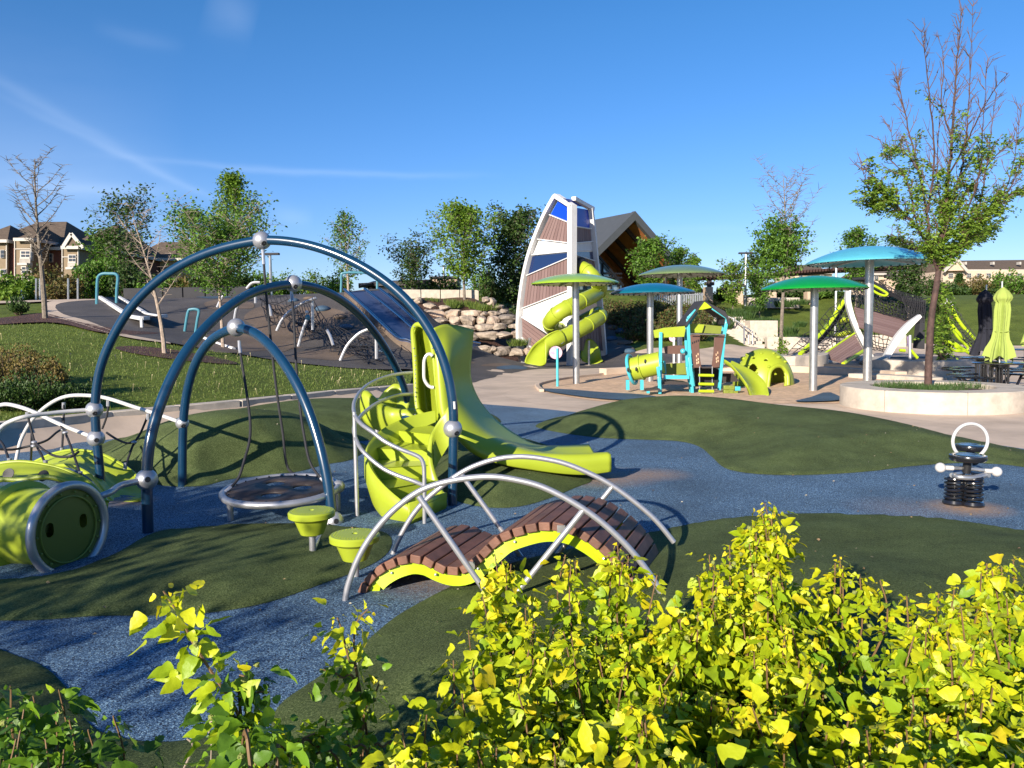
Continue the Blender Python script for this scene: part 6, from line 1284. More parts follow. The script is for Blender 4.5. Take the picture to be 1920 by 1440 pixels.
def shrub(name, label, base, H, Wd, leafm='leaf', nl=900, ls=.12, seed=1, group=None, cat='shrub', stemm='bark', upright=.0, Dp=None):
    rg = np.random.default_rng(seed); base = Vector(base); t = thing(name, label, cat, tuple(base), group); mb = MB(); sites = []; dirs = []; Dp = Dp or Wd
    for i in range(34):
        a = rg.uniform(0, 2 * pi); r = math.sqrt(rg.random()); e = base + Vector((cos(a) * r * Wd / 2, sin(a) * r * Dp / 2, H * (1 - .55 * r * r) * rg.uniform(.72, 1.12))); s = base + Vector((cos(a) * r * Wd * .15, sin(a) * r * Dp * .15, -.05)); mdl = s.lerp(e, .5) + Vector((cos(a), sin(a), 0)) * .06 * Wd
        P = cr([s, mdl, e], 4); mb.tube(P, [.018 * H * (1 - .8 * j / (len(P) - 1)) for j in range(len(P))], 4)
        for j in range(2, len(P)): sites.append(P[j]); dirs.append(P[j] - P[j - 1])
    build(mb, 'stems', M[stemm], t, recalc=False); sites = np.array(sites); dirs = np.array(dirs); idx = rg.integers(0, len(sites), nl)
    P = sites[idx] + rg.normal(0, 1, (nl, 3)) * np.array([.07 * Wd, .07 * Dp, .07 * H]); P[:, 2] = np.maximum(P[:, 2], base.z + .02)
    d_ = dirs[idx] / (np.linalg.norm(dirs[idx], axis=1, keepdims=True) + 1e-9); ax_ = rg.normal(0, 1, (nl, 3)) * (1 - upright) * .8 + d_ * upright * 2 + np.array([0, 0, .1])
    c = scatter('foliage', P, ax_, ls * rg.uniform(.6, 1.3, nl), QV, QF, M[leafm], rg); adopt(c, t); return t
def hgt(px, ytop, d, base): return W(px, ytop, d).z - base.z
def tree_at(px, ytop, d, wpx, label, name='tree', **k):
    b = WT(px, d); return growtree(name, label, 'tree', b, hgt(px, ytop, d, b), wpx / 1500 * d, **k)
tree_at(86, 288, 25, 96, 'bare leafless tree on the mulch bed beside the concrete path', 'bare_tree', nl=0, barkm='barkg', kind='vase', h0=.32, nprim=22, trunk_r=.075, seed=3)
tree_at(243, 384, 48, 112, 'dark green leafy tree left of the slender pale trunked tree', leafm='leafd', nl=2500, ls=.2, seed=5, h0=.3, kind='round', holes=.8)
tree_at(203, 440, 50, 70, 'drooping dark tree in front of the apartment block', leafm='leaf', nl=2200, ls=.22, seed=6, h0=.1, kind='round')
tree_at(370, 390, 48, 90, 'light green loose tree left of the tallest tree', leafm='leaf', nl=2600, ls=.18, seed=7, h0=.3, holes=.9)
tree_at(452, 316, 44, 140, 'tallest tree beyond the rubber hill with airy light green crown', leafm='leafy', nl=5200, ls=.17, seed=8, h0=.2, kind='cone', nprim=34, holes=.9)
tree_at(655, 392, 45, 105, 'airy slender birch standing behind the ridge of the hill', 'birch_tree', leafm='leaf', nl=2000, ls=.15, seed=9, h0=.2, kind='cone', barkm='birch', nprim=26, holes=.9)
tree_at(775, 476, 48, 100, 'dark bushy tree behind the block parapet', leafm='leafd', nl=3000, ls=.17, seed=10, h0=.15, kind='round', holes=.8)
tree_at(872, 386, 40.6, 120, 'bright green maple with a pale stake above the boulders', 'maple_tree', leafm='leafy', nl=6000, ls=.17, seed=11, h0=.22, kind='ovate', nprim=32, holes=.7)
tree_at(962, 410, 44, 110, 'dense dark green tree left of the sail tower', leafm='leafd', nl=8000, ls=.19, seed=12, h0=.03, kind='round', nprim=36, holes=.3)
tree_at(1220, 452, 47, 84, 'fresh green tree in front of the gabled hall', leafm='leaf', nl=4800, ls=.17, seed=13, h0=.1, kind='ovate', holes=.6)
tree_at(1275, 462, 49, 55, 'narrow green tree at the right end of the hall roof', leafm='leaf', nl=2400, ls=.17, seed=14, h0=.1, kind='ovate')
tree_at(1302, 478, 56, 40, 'small bright tree just right of the hall', leafm='leafy', nl=1800, ls=.18, seed=15, h0=.1, kind='ovate')
tree_at(1374, 500, 52, 52, 'small yellow green tree left of the tall lamp post', leafm='leafy', nl=2200, ls=.16, seed=16, h0=.3, kind='round')
tree_at(1418, 484, 80, 55, 'dark round tree far behind the tall lamp post', leafm='leafd', nl=2200, ls=.26, seed=17, h0=.1, kind='round')
tree_at(1424, 516, 54, 50, 'small green tree right of the tall lamp post', leafm='leaf', nl=2000, ls=.17, seed=18, h0=.25, kind='round')
# half bare tree
b_ = WT(1464, 36); growtree('half_bare_tree', 'tree with a green lower crown and bare upper twigs behind the dome', 'tree', b_, hgt(1464, 322, 36, b_), 2.6, kind='vase', leafm='leaf', nl=0, h0=.45, nprim=26, seed=19, trunk_r=.085, barkm='barkg')
tt_ = [o for o in S.objects if o.name.startswith('half_bare_tree')][0]; rg = np.random.default_rng(3); n = 5200; g = rg.random(n)
c0 = np.array(W(1462, 462, 36)); P = rg.normal(0, 1, (n, 3)); P /= np.linalg.norm(P, axis=1, keepdims=True); P = P * (rg.random((n, 1)) ** .45) * np.array([1.15, 1.1, 1.35]); P *= (1 + .32 * np.sin(P[:, :1] * 6 + 3 * P[:, 2:3]) * np.cos(P[:, 1:2] * 5) + .18 * np.sin(P[:, 2:3] * 11 + 4 * P[:, :1])); P = c0 + P
c = scatter('crown', P, rg.normal(0, 1, (n, 3)), .16 * rg.uniform(.6, 1.2, n), QV, QF, M['leaf'], rg); adopt(c, tt_)
P = np.array(W(1466, 655, 35.8)) + rg.normal(0, 1, (260, 3)) * np.array([.14, .14, .28]); c = scatter('sucker_leaves', P, rg.normal(0, 1, (260, 3)), .13 * rg.uniform(.6, 1.2, 260), QV, QF, M['leafy'], rg); adopt(c, tt_)
tree_at(1604, 428, 58, 85, 'green tree rising behind the light blue canopy', leafm='leaf', nl=4200, ls=.2, seed=20, h0=.25, kind='ovate')
tree_at(1702, 470, 52, 84, 'dark low crowned tree with a pale trunk left of the planter tree', leafm='leafd', nl=4200, ls=.2, seed=21, h0=.35, kind='round')
tree_at(417, 436, 23.2, 165, 'dense dark crowned young tree with a thin pale trunk at the hill foot', leafm='leaf', nl=5200, ls=.10, seed=22, h0=.5, kind='round', barkm='birch', trunk_r=.05, nprim=30, holes=.5)
b_ = GT(309, 664); growtree('slender_tree', 'slender pale trunked nearly leafless tree in a mulch ring on the lawn', 'tree', b_, 3.4, 1.3, kind='vase', nl=60, ls=.06, h0=.35, seed=23, barkm='birch', trunk_r=.055, nprim=12, leafm='leafy', lean=(-.75, 0), bare=.6)
mr_ = [b_ + Vector((1.5 * cos(a) + .3, .75 * sin(a), 0)) for a in np.linspace(0, 2 * pi, 16, endpoint=False)]; struct(sheet('mulch_ring', mr_, M['mulch'], .03, .12))
tree_at(1766, 545, 24.5, 40, 'thin tree with leaves along its trunk behind the planter tree', leafm='leafy', nl=1600, ls=.10, seed=25, h0=.05, kind='column', barkm='bark', trunk_r=.09)
tree_at(1796, 512, 95, 26, 'small dark conifer below the townhouses', 'conifer', leafm='leafd', nl=1600, ls=.3, seed=26, h0=.02, kind='cone')
# ---- the planter tree
bt = thing('planter_tree', 'large tree with bare reddish top twigs and sprays of fresh leaves in the planter', 'tree', tuple(pc + Vector((0, 0, .34)))); rg = np.random.default_rng(77)
D0 = 15.9; wx = lambda x, y, dd=0: W(x, y, D0 + dd); mb = MB(); M['barkr'] = mat('red_brown_bark', (.062, .034, .028), .8, var=.45, vs=9, bump=.5, bs=40)
tk = cr([wx(1740, 736), wx(1741, 690), wx(1743, 650), wx(1745, 610), wx(1750, 570), wx(1756, 535), wx(1760, 505)], 4); mb.tube(tk, [.088, .078] + [.073 - .0009 * i for i in range(len(tk) - 2)], 14); build(mb, 'trunk', M['barkr'], bt, recalc=False)
LM = [([(1760,505),(1765,450),(1772,400),(1778,330),(1785,260),(1790,180),(1795,110),(1803,20)], 0, .075), ([(1772,400),(1800,330),(1812,250),(1818,160),(1824,12)], .5, .035), ([(1758,510),(1745,470),(1722,430),(1690,395),(1655,360),(1626,310)], -.6, .05), ([(1745,470),(1738,400),(1722,320),(1705,250),(1690,180),(1682,150)], .4, .04), ([(1738,400),(1752,300),(1745,200),(1735,110),(1728,60)], -.5, .03), ([(1690,395),(1660,385),(1635,372),(1618,320)], -.8, .022),
      ([(1760,508),(1785,480),(1815,440),(1850,405),(1885,370),(1918,300)], -.3, .045), ([(1815,440),(1838,380),(1850,310),(1858,250),(1868,175)], .6, .03), ([(1850,405),(1890,345),(1905,280),(1915,200)], .4, .022), ([(1778,330),(1810,270),(1845,200),(1878,150)], -.8, .025), ([(1772,420),(1820,350),(1870,290),(1900,262)], 1.0, .028), ([(1765,450),(1800,420),(1836,330),(1843,230),(1850,118)], -.9, .028),
      ([(1722,320),(1700,290),(1680,280),(1668,235)], .9, .018), ([(1722,430),(1700,340),(1672,300),(1650,262)], 1.1, .022), ([(1785,260),(1765,190),(1770,120),(1760,70)], .7, .02), ([(1758,500),(1730,470),(1705,460),(1672,440)], 1.0, .025), ([(1885,370),(1900,362),(1918,352)], -.5, .014), ([(1756,490),(1770,420),(1758,340),(1760,240),(1775,150)], 1.2, .028), ([(1762,480),(1800,455),(1830,450),(1862,425)], 1.2, .022)]
tw_ = MB(); sites = []; lm = MB()
for pts, dz, r in LM:
    n = len(pts); P = cr([wx(x, y, dz * i / (n - 1) * 1.6) for i, (x, y) in enumerate(pts)], 6); K = len(P); lm.tube([p + Vector(rg.normal(0, .006, 3)) for p in P], [max(.005, (.62 * r + .004) * (1 - .88 * j / (K - 1))) for j in range(K)], 7)
    for j in range(3, K, 1):
        for s in range(3 if r > .03 else 2):
            if rg.random() < .35: continue
            tg = (P[min(j + 1, K - 1)] - P[j - 1]).normalized(); side = Vector(rg.normal(0, 1, 3)); side = (side - tg * side.dot(tg)).normalized(); L_ = rg.uniform(.18, .62) * (1.1 - .5 * j / K)
            e = P[j] + (tg * .85 + side * .65 + Vector((0, 0, .25))).normalized() * L_; md = P[j].lerp(e, .5) + side * .05 * L_; tw_.tube([P[j], md, e], [.0085, .0065, .003], 5)
            for _ in range(2): q = P[j].lerp(e, rg.uniform(.4, .9)); e2 = q + ((e - q).normalized() + Vector(rg.normal(0, .6, 3))).normalized() * rg.uniform(.06, .22); tw_.tube([q, e2], [.005, .0025], 4)
            py = proj(P[j])[1]; pr_ = np.interp(py, [200, 260, 330, 400, 470, 520, 540], [0, .12, .55, .95, 1, .8, .3]) * (.35 + .65 * (noise.noise(P[j] * 1.5 + Vector((5, 0, 0))) > .0))
            if rg.random() < pr_:
                for q in np.linspace(0, 1.05, 9): sites.append(P[j].lerp(e, q))
build(lm, 'limbs', M['barkr'], bt, recalc=False); build(tw_, 'twigs', M['twig'], bt, recalc=False)
for (x, y) in [(1762,560),(1768,590),(1760,620),(1752,640),(1775,610),(1765,650),(1770,540)]:
    for _ in range(10): sites.append(wx(x, y, .3) + Vector(rg.normal(0, .09, 3)))
# each site carries a small frond of paired leaflets
fr = []; fa_ = []
for s in sites:
    a = rg.uniform(0, 2 * pi); dv = Vector((cos(a), sin(a), rg.uniform(-1.3, .4))).normalized(); sd = dv.cross(Vector((0, 0, 1))).normalized(); L_ = rg.uniform(.10, .2)
    for k in range(5):
        for sg in (-1, 1): fr.append(s + dv * L_ * k / 4 + Vector(rg.normal(0, .02, 3))); fa_.append(dv * .5 + sd * sg + Vector((0, 0, -.2)))
fr = np.array(fr); c = scatter('crown', fr, np.array(fa_), .070 * rg.uniform(.7, 1.3, len(fr)), [(0, 0, 0), (.28, .45, .05), (0, 1, -.05), (-.28, .45, .05)], QF, M['leafp'], rg); adopt(c, bt)
# ---- shrubs
def shr(px, ytop, d, wpx, label, name='shrub', minh=.3, **k):
    b = WT(px, d); return shrub(name, label, b, max(minh, hgt(px, ytop, d, b)), wpx / 1500 * d, **k)
LB = 'green shrub in the thick belt left of the rubber hill'; GB = 'shrubs left of the rubber hill'
for i, (x, y, d, w, lm_, nl) in enumerate([(12,512,36,80,'leafy',1500),(60,520,37,70,'leafy',1200),(100,500,40,75,'leafo',1800),(135,515,39,60,'leafo',1500),(165,492,43,70,'leaf',2000),(208,478,44,80,'leaf',2600),(245,495,43,70,'leafd',1800),(285,518,43,60,'leaf',1300),(325,520,42,70,'leaf',1500),(352,518,42,60,'leafo',1300),(20,540,33,60,'leafy',900),(112,535,35,60,'leafo',900),(70,505,50,70,'leafd',1500),(395,500,41,70,'leafd',2200),(440,505,41,70,'leafd',2000),(475,512,42,60,'leaf',1500)]):
    shr(x, y, d, w, {'leafy': 'yellow green low ', 'leafo': 'olive brown flowering ', 'leaf': 'mid green tall ', 'leafd': 'dark green dense '}[lm_] + 'shrub in the belt left of the hill', nl=nl, ls=.17, leafm=lm_, seed=40 + i, group=GB)
for i, (x, y, d, w, lm_) in enumerate([(500,512,50,60,'leaf'),(540,515,52,60,'leafy'),(600,505,52,75,'leafy'),(640,512,50,50,'leaf'),(830,515,50,60,'leafd'),(905,500,49,60,'leaf'),(925,520,46,60,'leafd'),(985,560,43,50,'leafd')]):
    shr(x, y, d, w, {'leaf': 'mid green ', 'leafy': 'light green ', 'leafd': 'dark green '}[lm_] + 'shrub peeping over the ridge behind the hill', nl=1300, ls=.17, leafm=lm_, seed=60 + i, group='shrubs behind the ridge')
k_ = 0
M['leafr'] = island('leaf_red_green', [(.045, .085, .015), (.08, .13, .02), (.15, .08, .03), (.06, .11, .02)], .6, trans=.3)
for row, (y0, d) in enumerate([(628, 39.5), (614, 41), (600, 42.5), (588, 44), (577, 46)]):
    x0 = [1192, 1168, 1150, 1140, 1140][row]
    for x in np.arange(x0, 1345 if row > 1 else 1330, 25):
        k_ += 1; b = GT(x + rng.uniform(-6, 6), y0 + 8) if row < 5 else None
        if row == 0 and 1330 < x: continue
        shrub('shrub', 'low reddish green shrub in the planted bank below the hall', b, rng.uniform(.55, .8), rng.uniform(1.0, 1.3), 'leafr', 520, .12, 100 + k_, 'shrubs on the bank below the hall')
M['blade'] = island('blade_green', [(.03, .075, .015), (.05, .11, .02), (.08, .14, .03)], .6, trans=.3)
M['bladey'] = island('blade_yellow_green', [(.085, .15, .02), (.14, .21, .03), (.22, .25, .06)], .6, trans=.3)
BV = [(-.035, 0, 0), (.035, 0, 0), (.025, .6, .03), (0, 1, .12), (-.025, .6, .03)]; BF = [(0, 1, 2, 3, 4)]
def tuft(label, b, r, h, n, m_, seed, name='grass_clump', cat='grass clump', group=None):
    rg = np.random.default_rng(seed); a = rg.uniform(0, 2 * pi, n); rr = r * np.sqrt(rg.random(n)); P = np.stack([b.x + rr * np.cos(a), b.y + rr * np.sin(a), np.full(n, b.z)], -1)
    ax_ = np.stack([np.cos(a) * .45 * rr / r + rg.normal(0, .15, n), np.sin(a) * .45 * rr / r + rg.normal(0, .15, n), np.ones(n)], -1); o = scatter(name, P, ax_, h * rg.uniform(.6, 1.2, n), BV, BF, M[m_], rg); return tag(o, label, cat, group)
for i, (x, y, d, r, h) in enumerate([(1352,600,46,.8,.9),(1372,590,47.5,.9,.9),(1395,582,49,.8,.8),(1340,588,48,.7,.8),(1415,596,47,.5,.6),(1432,592,47.5,.6,.6),(1447,594,47.5,.5,.5),(1478,612,46,.5,1.1),(1472,628,45,.6,.7),(1490,625,45,.5,.7),(1446,631,44.5,.4,.5),(1500,600,48,.4,.6),(1380,576,51,.7,.7),(1410,570,53,.7,.7),(1470,560,56,.8,.9),(1500,558,57,.8,.7)]):
    b = WT(x, d); b.z = max(b.z - .05, W(x, y + 4, d).z - h * .5); tuft('upright bladed plant clump on the terrace beside the stairs', b, r * .75, h * .6, 300, 'blade', 200 + i, 'leafy_clump', 'plant', 'bladed plants on the terrace')
for i, (x, y, w, lm_) in enumerate([(1345,555,50,'leaf'),(1362,535,40,'leafd'),(1450,548,60,'leafd'),(1490,545,55,'leafd'),(1530,546,50,'leaf'),(1560,548,50,'leafd'),(1650,530,40,'leafd'),(1735,520,70,'leafd'),(1690,535,50,'leafd'),(1765,530,60,'leafd'),(1828,518,60,'leafo'),(1800,536,40,'leafd'),(1868,512,55,'leaf'),(1895,510,60,'leaf'),(1920,520,50,'leafd'),(1845,532,50,'leafd')]):
    far = x > 1640; shr(x, y, 88 if far else 63, w, {'leaf': 'mid green ', 'leafd': 'dark green ', 'leafo': 'brownish olive '}[lm_] + ('bush on the skyline hedge below the townhouses' if far else 'bush under the pergola beyond the terrace'), 'bush', nl=1500, ls=.26 if far else .2, leafm=lm_, seed=230 + i, group='hedge bushes below the townhouses' if far else 'bushes under the pergola')
shr(37, 566, 26.5, 34, 'small dark green bush on the mulch bed at the far left', minh=.5, nl=700, ls=.09, leafm='leafd', seed=260, upright=.7)
# golden brush at the left of the lawn
for i, (x, y, d, w, lm_) in enumerate([(30,650,14.5,110,'leafo'),(88,682,13.8,70,'leafo'),(-10,660,13.5,90,'leafo'),(60,700,13.0,130,'leafd'),(130,722,13.2,80,'leafd'),(10,720,12.6,120,'leafd')]):
    shr(x, y, d, w, ('golden brown twiggy bush' if lm_ == 'leafo' else 'dark green low bush') + ' behind the concrete wall at the far left', nl=2600, ls=.05, leafm='goldleaf' if lm_ == 'leafo' else lm_, seed=270 + i, group='bushes behind the left wall', upright=.5) if lm_ != 'leafo' else (M.setdefault('goldleaf', island('leaf_golden', [(.15, .10, .025), (.24, .18, .04), (.10, .10, .02), (.17, .10, .04)], .6, trans=.3)), shr(x, y, d, w, 'golden brown twiggy bush behind the concrete wall at the far left', nl=2600, ls=.05, leafm='goldleaf', seed=270 + i, group='bushes behind the left wall', upright=.5))
# grass clumps on the mulch above the boulders and in the planter
for i, (x, y, d) in enumerate([(797,566,39.6),(812,566,39.7),(845,568,39.8),(852,572,39.3),(868,570,39.6),(885,572,39.4),(892,576,39),(848,575,39),(920,578,38.6),(905,580,38.5),(975,644,35.2),(968,646,35.2)]):
    b = W(x, y + 3, d); tuft('bright green grass clump on the mulch above the boulders', b, .33, .3, 130, 'bladey', 300 + i, group='grass clumps among the boulders')
rg = np.random.default_rng(9); n = 3400; a = rg.uniform(0, 2 * pi, n); r = rg.uniform(.1, 1.08, n); P = np.stack([pc.x + r * np.cos(a), pc.y + r * np.sin(a), np.full(n, .33)], -1); kp_ = (np.sin(a * 3 + 1) + .6 * np.sin(a * 7)) > -.1; P = P[kp_]
o = scatter('planter_grass', P, rg.normal(0, .35, P.shape) + np.array([0, 0, 1]), .14 * rg.uniform(.5, 1.2, len(P)), BV, BF, M['blade'], rg); adopt(o, pl); o['kind'] = 'stuff'
# lawn blades and seed stalks
n = 60000; XX = rg.uniform(-16, .5, n); YY = rg.uniform(11, 26, n); lw = [(p.x, p.y) for p in lawn]; k = inpoly(XX, YY, lw); XX, YY = XX[k], YY[k]; ZZ = T(XX, YY)
o = scatter('grass', np.stack([XX, YY, ZZ], -1), rg.normal(0, .4, (len(XX), 3)) + np.array([0, 0, 1]), .048 * rg.uniform(.5, 1.3, len(XX)), [(v[0] * 3.0, v[1], v[2]) for v in BV], BF, M['bladey'], rg); tag(o, kind='stuff')
M['dand'] = mat('dandelion_yellow', (.55, .42, .05), .8); M['stalk'] = mat('dry_stalk', (.34, .30, .16), .8)
n = 380; XX = rg.uniform(-14, .5, n); YY = rg.uniform(12, 24, n); k = inpoly(XX, YY, lw); XX, YY = XX[k], YY[k]; ZZ = T(XX, YY)
o = scatter('dandelion_stalks', np.stack([XX, YY, ZZ], -1), rg.normal(0, .2, (len(XX), 3)) + np.array([0, 0, 1]), .14 * rg.uniform(.5, 1.2, len(XX)), [(-.02, 0, 0), (.02, 0, 0), (.03, .85, 0), (.12, .95, .03), (0, 1.1, .06), (-.12, .95, .03), (-.03, .85, 0)], [(0, 1, 2, 3, 4, 5, 6)], M['stalk'], rg); tag(o, kind='stuff')
n = 260; XX = rg.uniform(-14, 0, n); YY = rg.uniform(12, 22, n); k = inpoly(XX, YY, lw); XX, YY = XX[k], YY[k]; ZZ = T(XX, YY) + .06
# ---- foreground shrubs with golden leaves
lm_m, t_, p_ = newmat('golden_leaf'); p_.inputs['Roughness'].default_value = .5; at_ = t_.nodes.new('ShaderNodeAttribute'); at_.attribute_name = 'tint'; rp_ = t_.nodes.new('ShaderNodeValToRGB'); e = rp_.color_ramp.elements
for _ in range(3): e.new(.5)
for i, (q, cc) in enumerate(((0, (.06, .14, .010)), (.32, (.15, .29, .014)), (.58, (.33, .45, .010)), (.84, (.57, .58, .012)), (1, (.68, .55, .014)))): e[i].position = q; e[i].color = (*cc, 1)
t_.links.new(at_.outputs['Fac'], rp_.inputs[0]); t_.links.new(rp_.outputs[0], p_.inputs['Base Color']); tr_ = t_.nodes.new('ShaderNodeBsdfTranslucent'); ms_ = t_.nodes.new('ShaderNodeMixShader'); ms_.inputs[0].default_value = .32
t_.links.new(rp_.outputs[0], tr_.inputs[0]); t_.links.new(p_.outputs[0], ms_.inputs[1]); t_.links.new(tr_.outputs[0], ms_.inputs[2]); t_.links.new(ms_.outputs[0], t_.nodes['Material Output'].inputs[0])
tc_ = t_.nodes.new('ShaderNodeTexCoord'); nz_ = t_.nodes.new('ShaderNodeTexNoise'); nz_.inputs['Scale'].default_value = 90; t_.links.new(tc_.outputs['Object'], nz_.inputs['Vector']); bp_ = t_.nodes.new('ShaderNodeBump'); bp_.inputs['Strength'].default_value = .3; bp_.inputs['Distance'].default_value = .004; t_.links.new(nz_.outputs['Fac'], bp_.inputs['Height']); t_.links.new(bp_.outputs[0], p_.inputs['Normal'])
# lobed leaf: midrib points and outline of one half
hf = [(.0, 0), (.15, .02), (.29, .09), (.37, .21), (.34, .33), (.28, .42), (.31, .53), (.26, .66), (.17, .80), (.07, .93)]
mid = [(0, y, -.05 * y * y) for y in (0, .2, .4, .6, .8, 1.0)]
LV = list(mid); LF = []
for sg in (1, -1):
    k0 = len(LV); LV += [(sg * x, y, .30 * x + .05 * sin(9 * y) - .10 * y * y) for x, y in hf[1:]]
    o_ = [0] + [k0 + i for i in range(9)]
    tri = [(0, o_[1], o_[2]), (0, o_[2], 1), (1, o_[2], o_[3]), (1, o_[3], 2), (2, o_[3], o_[4]), (2, o_[4], o_[5]), (2, o_[5], 3), (3, o_[5], o_[6]), (3, o_[6], o_[7]), (3, o_[7], 4), (4, o_[7], o_[8]), (4, o_[8], o_[9]), (4, o_[9], 5)]
    LF += [t if sg > 0 else t[::-1] for t in tri]
LV = [(x, y, z - .30 * y * y) for x, y, z in LV]
M['stemr'] = mat('red_stem', (.15, .085, .035), .7, var=.3, vs=20)
M['head'] = mat('seed_head', (.16, .20, .04), .8, col2=(.26, .27, .07), vs=120)
def golden(label, shoots, root, seed, dens=1.0, shade=0., leaf=.046):
    """shoots: (curve points from root to tip, leafy fraction of the length, yellowness)"""
    rg = np.random.default_rng(seed); root = Vector(root); t = thing('golden_shrub', label, 'shrub', tuple(root), 'golden leaved shrubs in the foreground'); st = MB(); hd_ = MB(); P_ = []; A_ = []; S_ = []; T_ = []
    for (P, lf, yel_) in shoots:
        K = len(P); st.tube(P, [.0040 * (1 - .75 * j / (K - 1)) + .0009 for j in range(K)], 5); sz = rg.uniform(.8, 1.2)
        L_ = sum((P[i + 1] - P[i]).length for i in range(K - 1)); cum = [0]
        for i in range(1, K): cum.append(cum[-1] + (P[i] - P[i - 1]).length)
        s = 0.; k = 0; ph0 = rg.uniform(0, 6)
        while s < L_ * lf:
            x = L_ - s; i = max(0, min(K - 2, int(np.searchsorted(cum, x)) - 1)); p = P[i].lerp(P[i + 1], min(1, max(0, (x - cum[i]) / (cum[i + 1] - cum[i] + 1e-9)))); tg = (P[i + 1] - P[i]).normalized(); u = tg.orthogonal().normalized(); v = tg.cross(u); g = s / (L_ * lf)
            nn = 3 if rg.random() < .5 else 2
            for q in range(nn):
                a = ph0 + k * 2.4 + q * 2.1 + rg.normal(0, .4); out_ = u * cos(a) + v * sin(a); spur = (rg.uniform(.01, .075) if (rg.random() < .55 and s > .05) else 0)
                P_.append(p + out_ * (rg.uniform(.006, .02) + spur) + tg * spur * .6); A_.append(out_ * rg.uniform(.6, 1.1) + tg * rg.uniform(-.1, .6) + Vector((0, 0, rg.uniform(-.95, .1)))); S_.append(leaf * sz * rg.uniform(.5, 1.25) * min(1, .38 + s / .10))
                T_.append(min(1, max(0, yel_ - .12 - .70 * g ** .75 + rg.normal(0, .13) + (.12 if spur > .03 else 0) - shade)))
            if rg.random() < .10 and s > .015:
                q = p + Vector(rg.normal(0, 1, 3)).normalized() * rg.uniform(.02, .05); hd_.sphere(q, .0065, 8); [hd_.sphere(q + Vector(rg.normal(0, 1, 3)).normalized() * .006, .0028, 5) for _ in range(12)]
            s += .021 / dens * rg.uniform(.7, 1.3); k += 1
    build(st, 'stems', M['stemr'], t, recalc=False); h_ = build(hd_, 'seed_heads', M['head'], t, recalc=False); h_['kind'] = 'stuff'
    P_ = np.array(P_); A_ = np.array(A_); S_ = np.array(S_)
    y = A_ / np.linalg.norm(A_, axis=1, keepdims=True); r = rg.normal(size=y.shape) * .55 + np.array([0, 0, .65]) - np.array(sd) * .55; x = np.cross(y, r); x /= np.linalg.norm(x, axis=1, keepdims=True) + 1e-9; z = np.cross(x, y); s = S_.reshape(-1, 1, 1); tv = np.array(LV)
    curl = rg.uniform(.4, 1.5, len(P_)).reshape(-1, 1, 1); V_ = P_[:, None] + s * (x[:, None] * tv[None, :, 0:1] * rg.uniform(.8, 1.2, len(P_)).reshape(-1, 1, 1) + y[:, None] * tv[None, :, 1:2] + z[:, None] * tv[None, :, 2:3] * curl)
    q = np.array(LF)[None] + (np.arange(len(P_)) * len(LV))[:, None, None]
    c = rawmesh('foliage', V_.reshape(-1, 3), q.reshape(-1, 3), lm_m, np.repeat(np.array(T_), len(LV)), True); adopt(c, t); return t
def stalk(s, tip, rg, bow=.12):
    s, tip = Vector(s), Vector(tip); hz_ = Vector((tip.x - s.x, tip.y - s.y, 0))
    return cr([s, s + hz_ * (.45 + bow) + Vector((0, 0, (tip.z - s.z) * .45)) + Vector(rg.normal(0, .02, 3)), s + hz_ * (.82 + bow) + Vector((0, 0, (tip.z - s.z) * .78)) + Vector(rg.normal(0, .02, 3)), tip], 7)
OX = [640, 700, 740, 800, 860, 900, 930, 960, 1000, 1060, 1100, 1160, 1200, 1240, 1290, 1330, 1370, 1410, 1430, 1455, 1480, 1510, 1540, 1570, 1610, 1650, 1700, 1760, 1800, 1850, 1900, 1990]
OY = [1480, 1440, 1385, 1345, 1230, 1150, 1080, 1085, 1150, 1075, 1120, 1060, 1080, 1110, 1100, 1060, 1040, 1020, 1010, 1010, 1120, 1160, 1120, 1065, 1095, 1100, 1125, 1125, 1120, 1065, 1060, 1070]
oy = lambda x: float(np.interp(x, OX, OY))
dep = lambda y: float(np.interp(y, [940, 1050, 1150, 1250, 1350, 1440, 1500], [2.75, 2.6, 2.35, 2.05, 1.75, 1.45, 1.3]))
rg = np.random.default_rng(5); cells = {}
# named sprays that break the outline: pixel row of tip, and a lean of the last part
named = [(928,1040,-10),(958,1058,-6),(1060,1040,0),(1078,1052,10),(1158,1022,0),(1178,1042,12),(1232,1078,10),(905,1118,-14),(878,1182,-18),(1330,1040,-12),(1368,1022,-4),(1412,985,-8),(1434,943,0),(1452,956,6),(1442,985,4),(1425,1010,-6),(1428,960,-4),(1446,970,4),(1418,1000,-10),(1436,990,2),(1455,1000,8),(1405,1020,-8),(940,1050,-8),(950,1075,4),(1070,1060,4),(1148,1045,-6),(1168,1055,6),(1340,1060,-6),(1580,1060,6),(1860,1070,6),(1840,1075,-6),(1575,1043,0),(1566,1056,-8),(1612,1076,0),(1650,1088,12),(1700,1118,4),(1760,1112,-20),(1790,1100,10),(1850,1056,0),(1900,1048,6),(1878,1062,0),(755,1372,-22),(800,1340,-12),(850,1238,-16),(866,1300,-16),(985,1140,-14),(1940,1070,0),(1310,1082,-14),(1535,1105,-10)]
def addshoot(x, y, d, lf, yl, lean, root=None):
    p = W(x, y, d)
    if p.z < .2: return
    key = (max(0, min(3, int((x - 690) // 330))), 0 if y < 1230 else 1); cells.setdefault(key, []).append((p, lf, yl, lean))
for x, y, ln in named: addshoot(x, y, dep(y), .62, 1.0, ln)
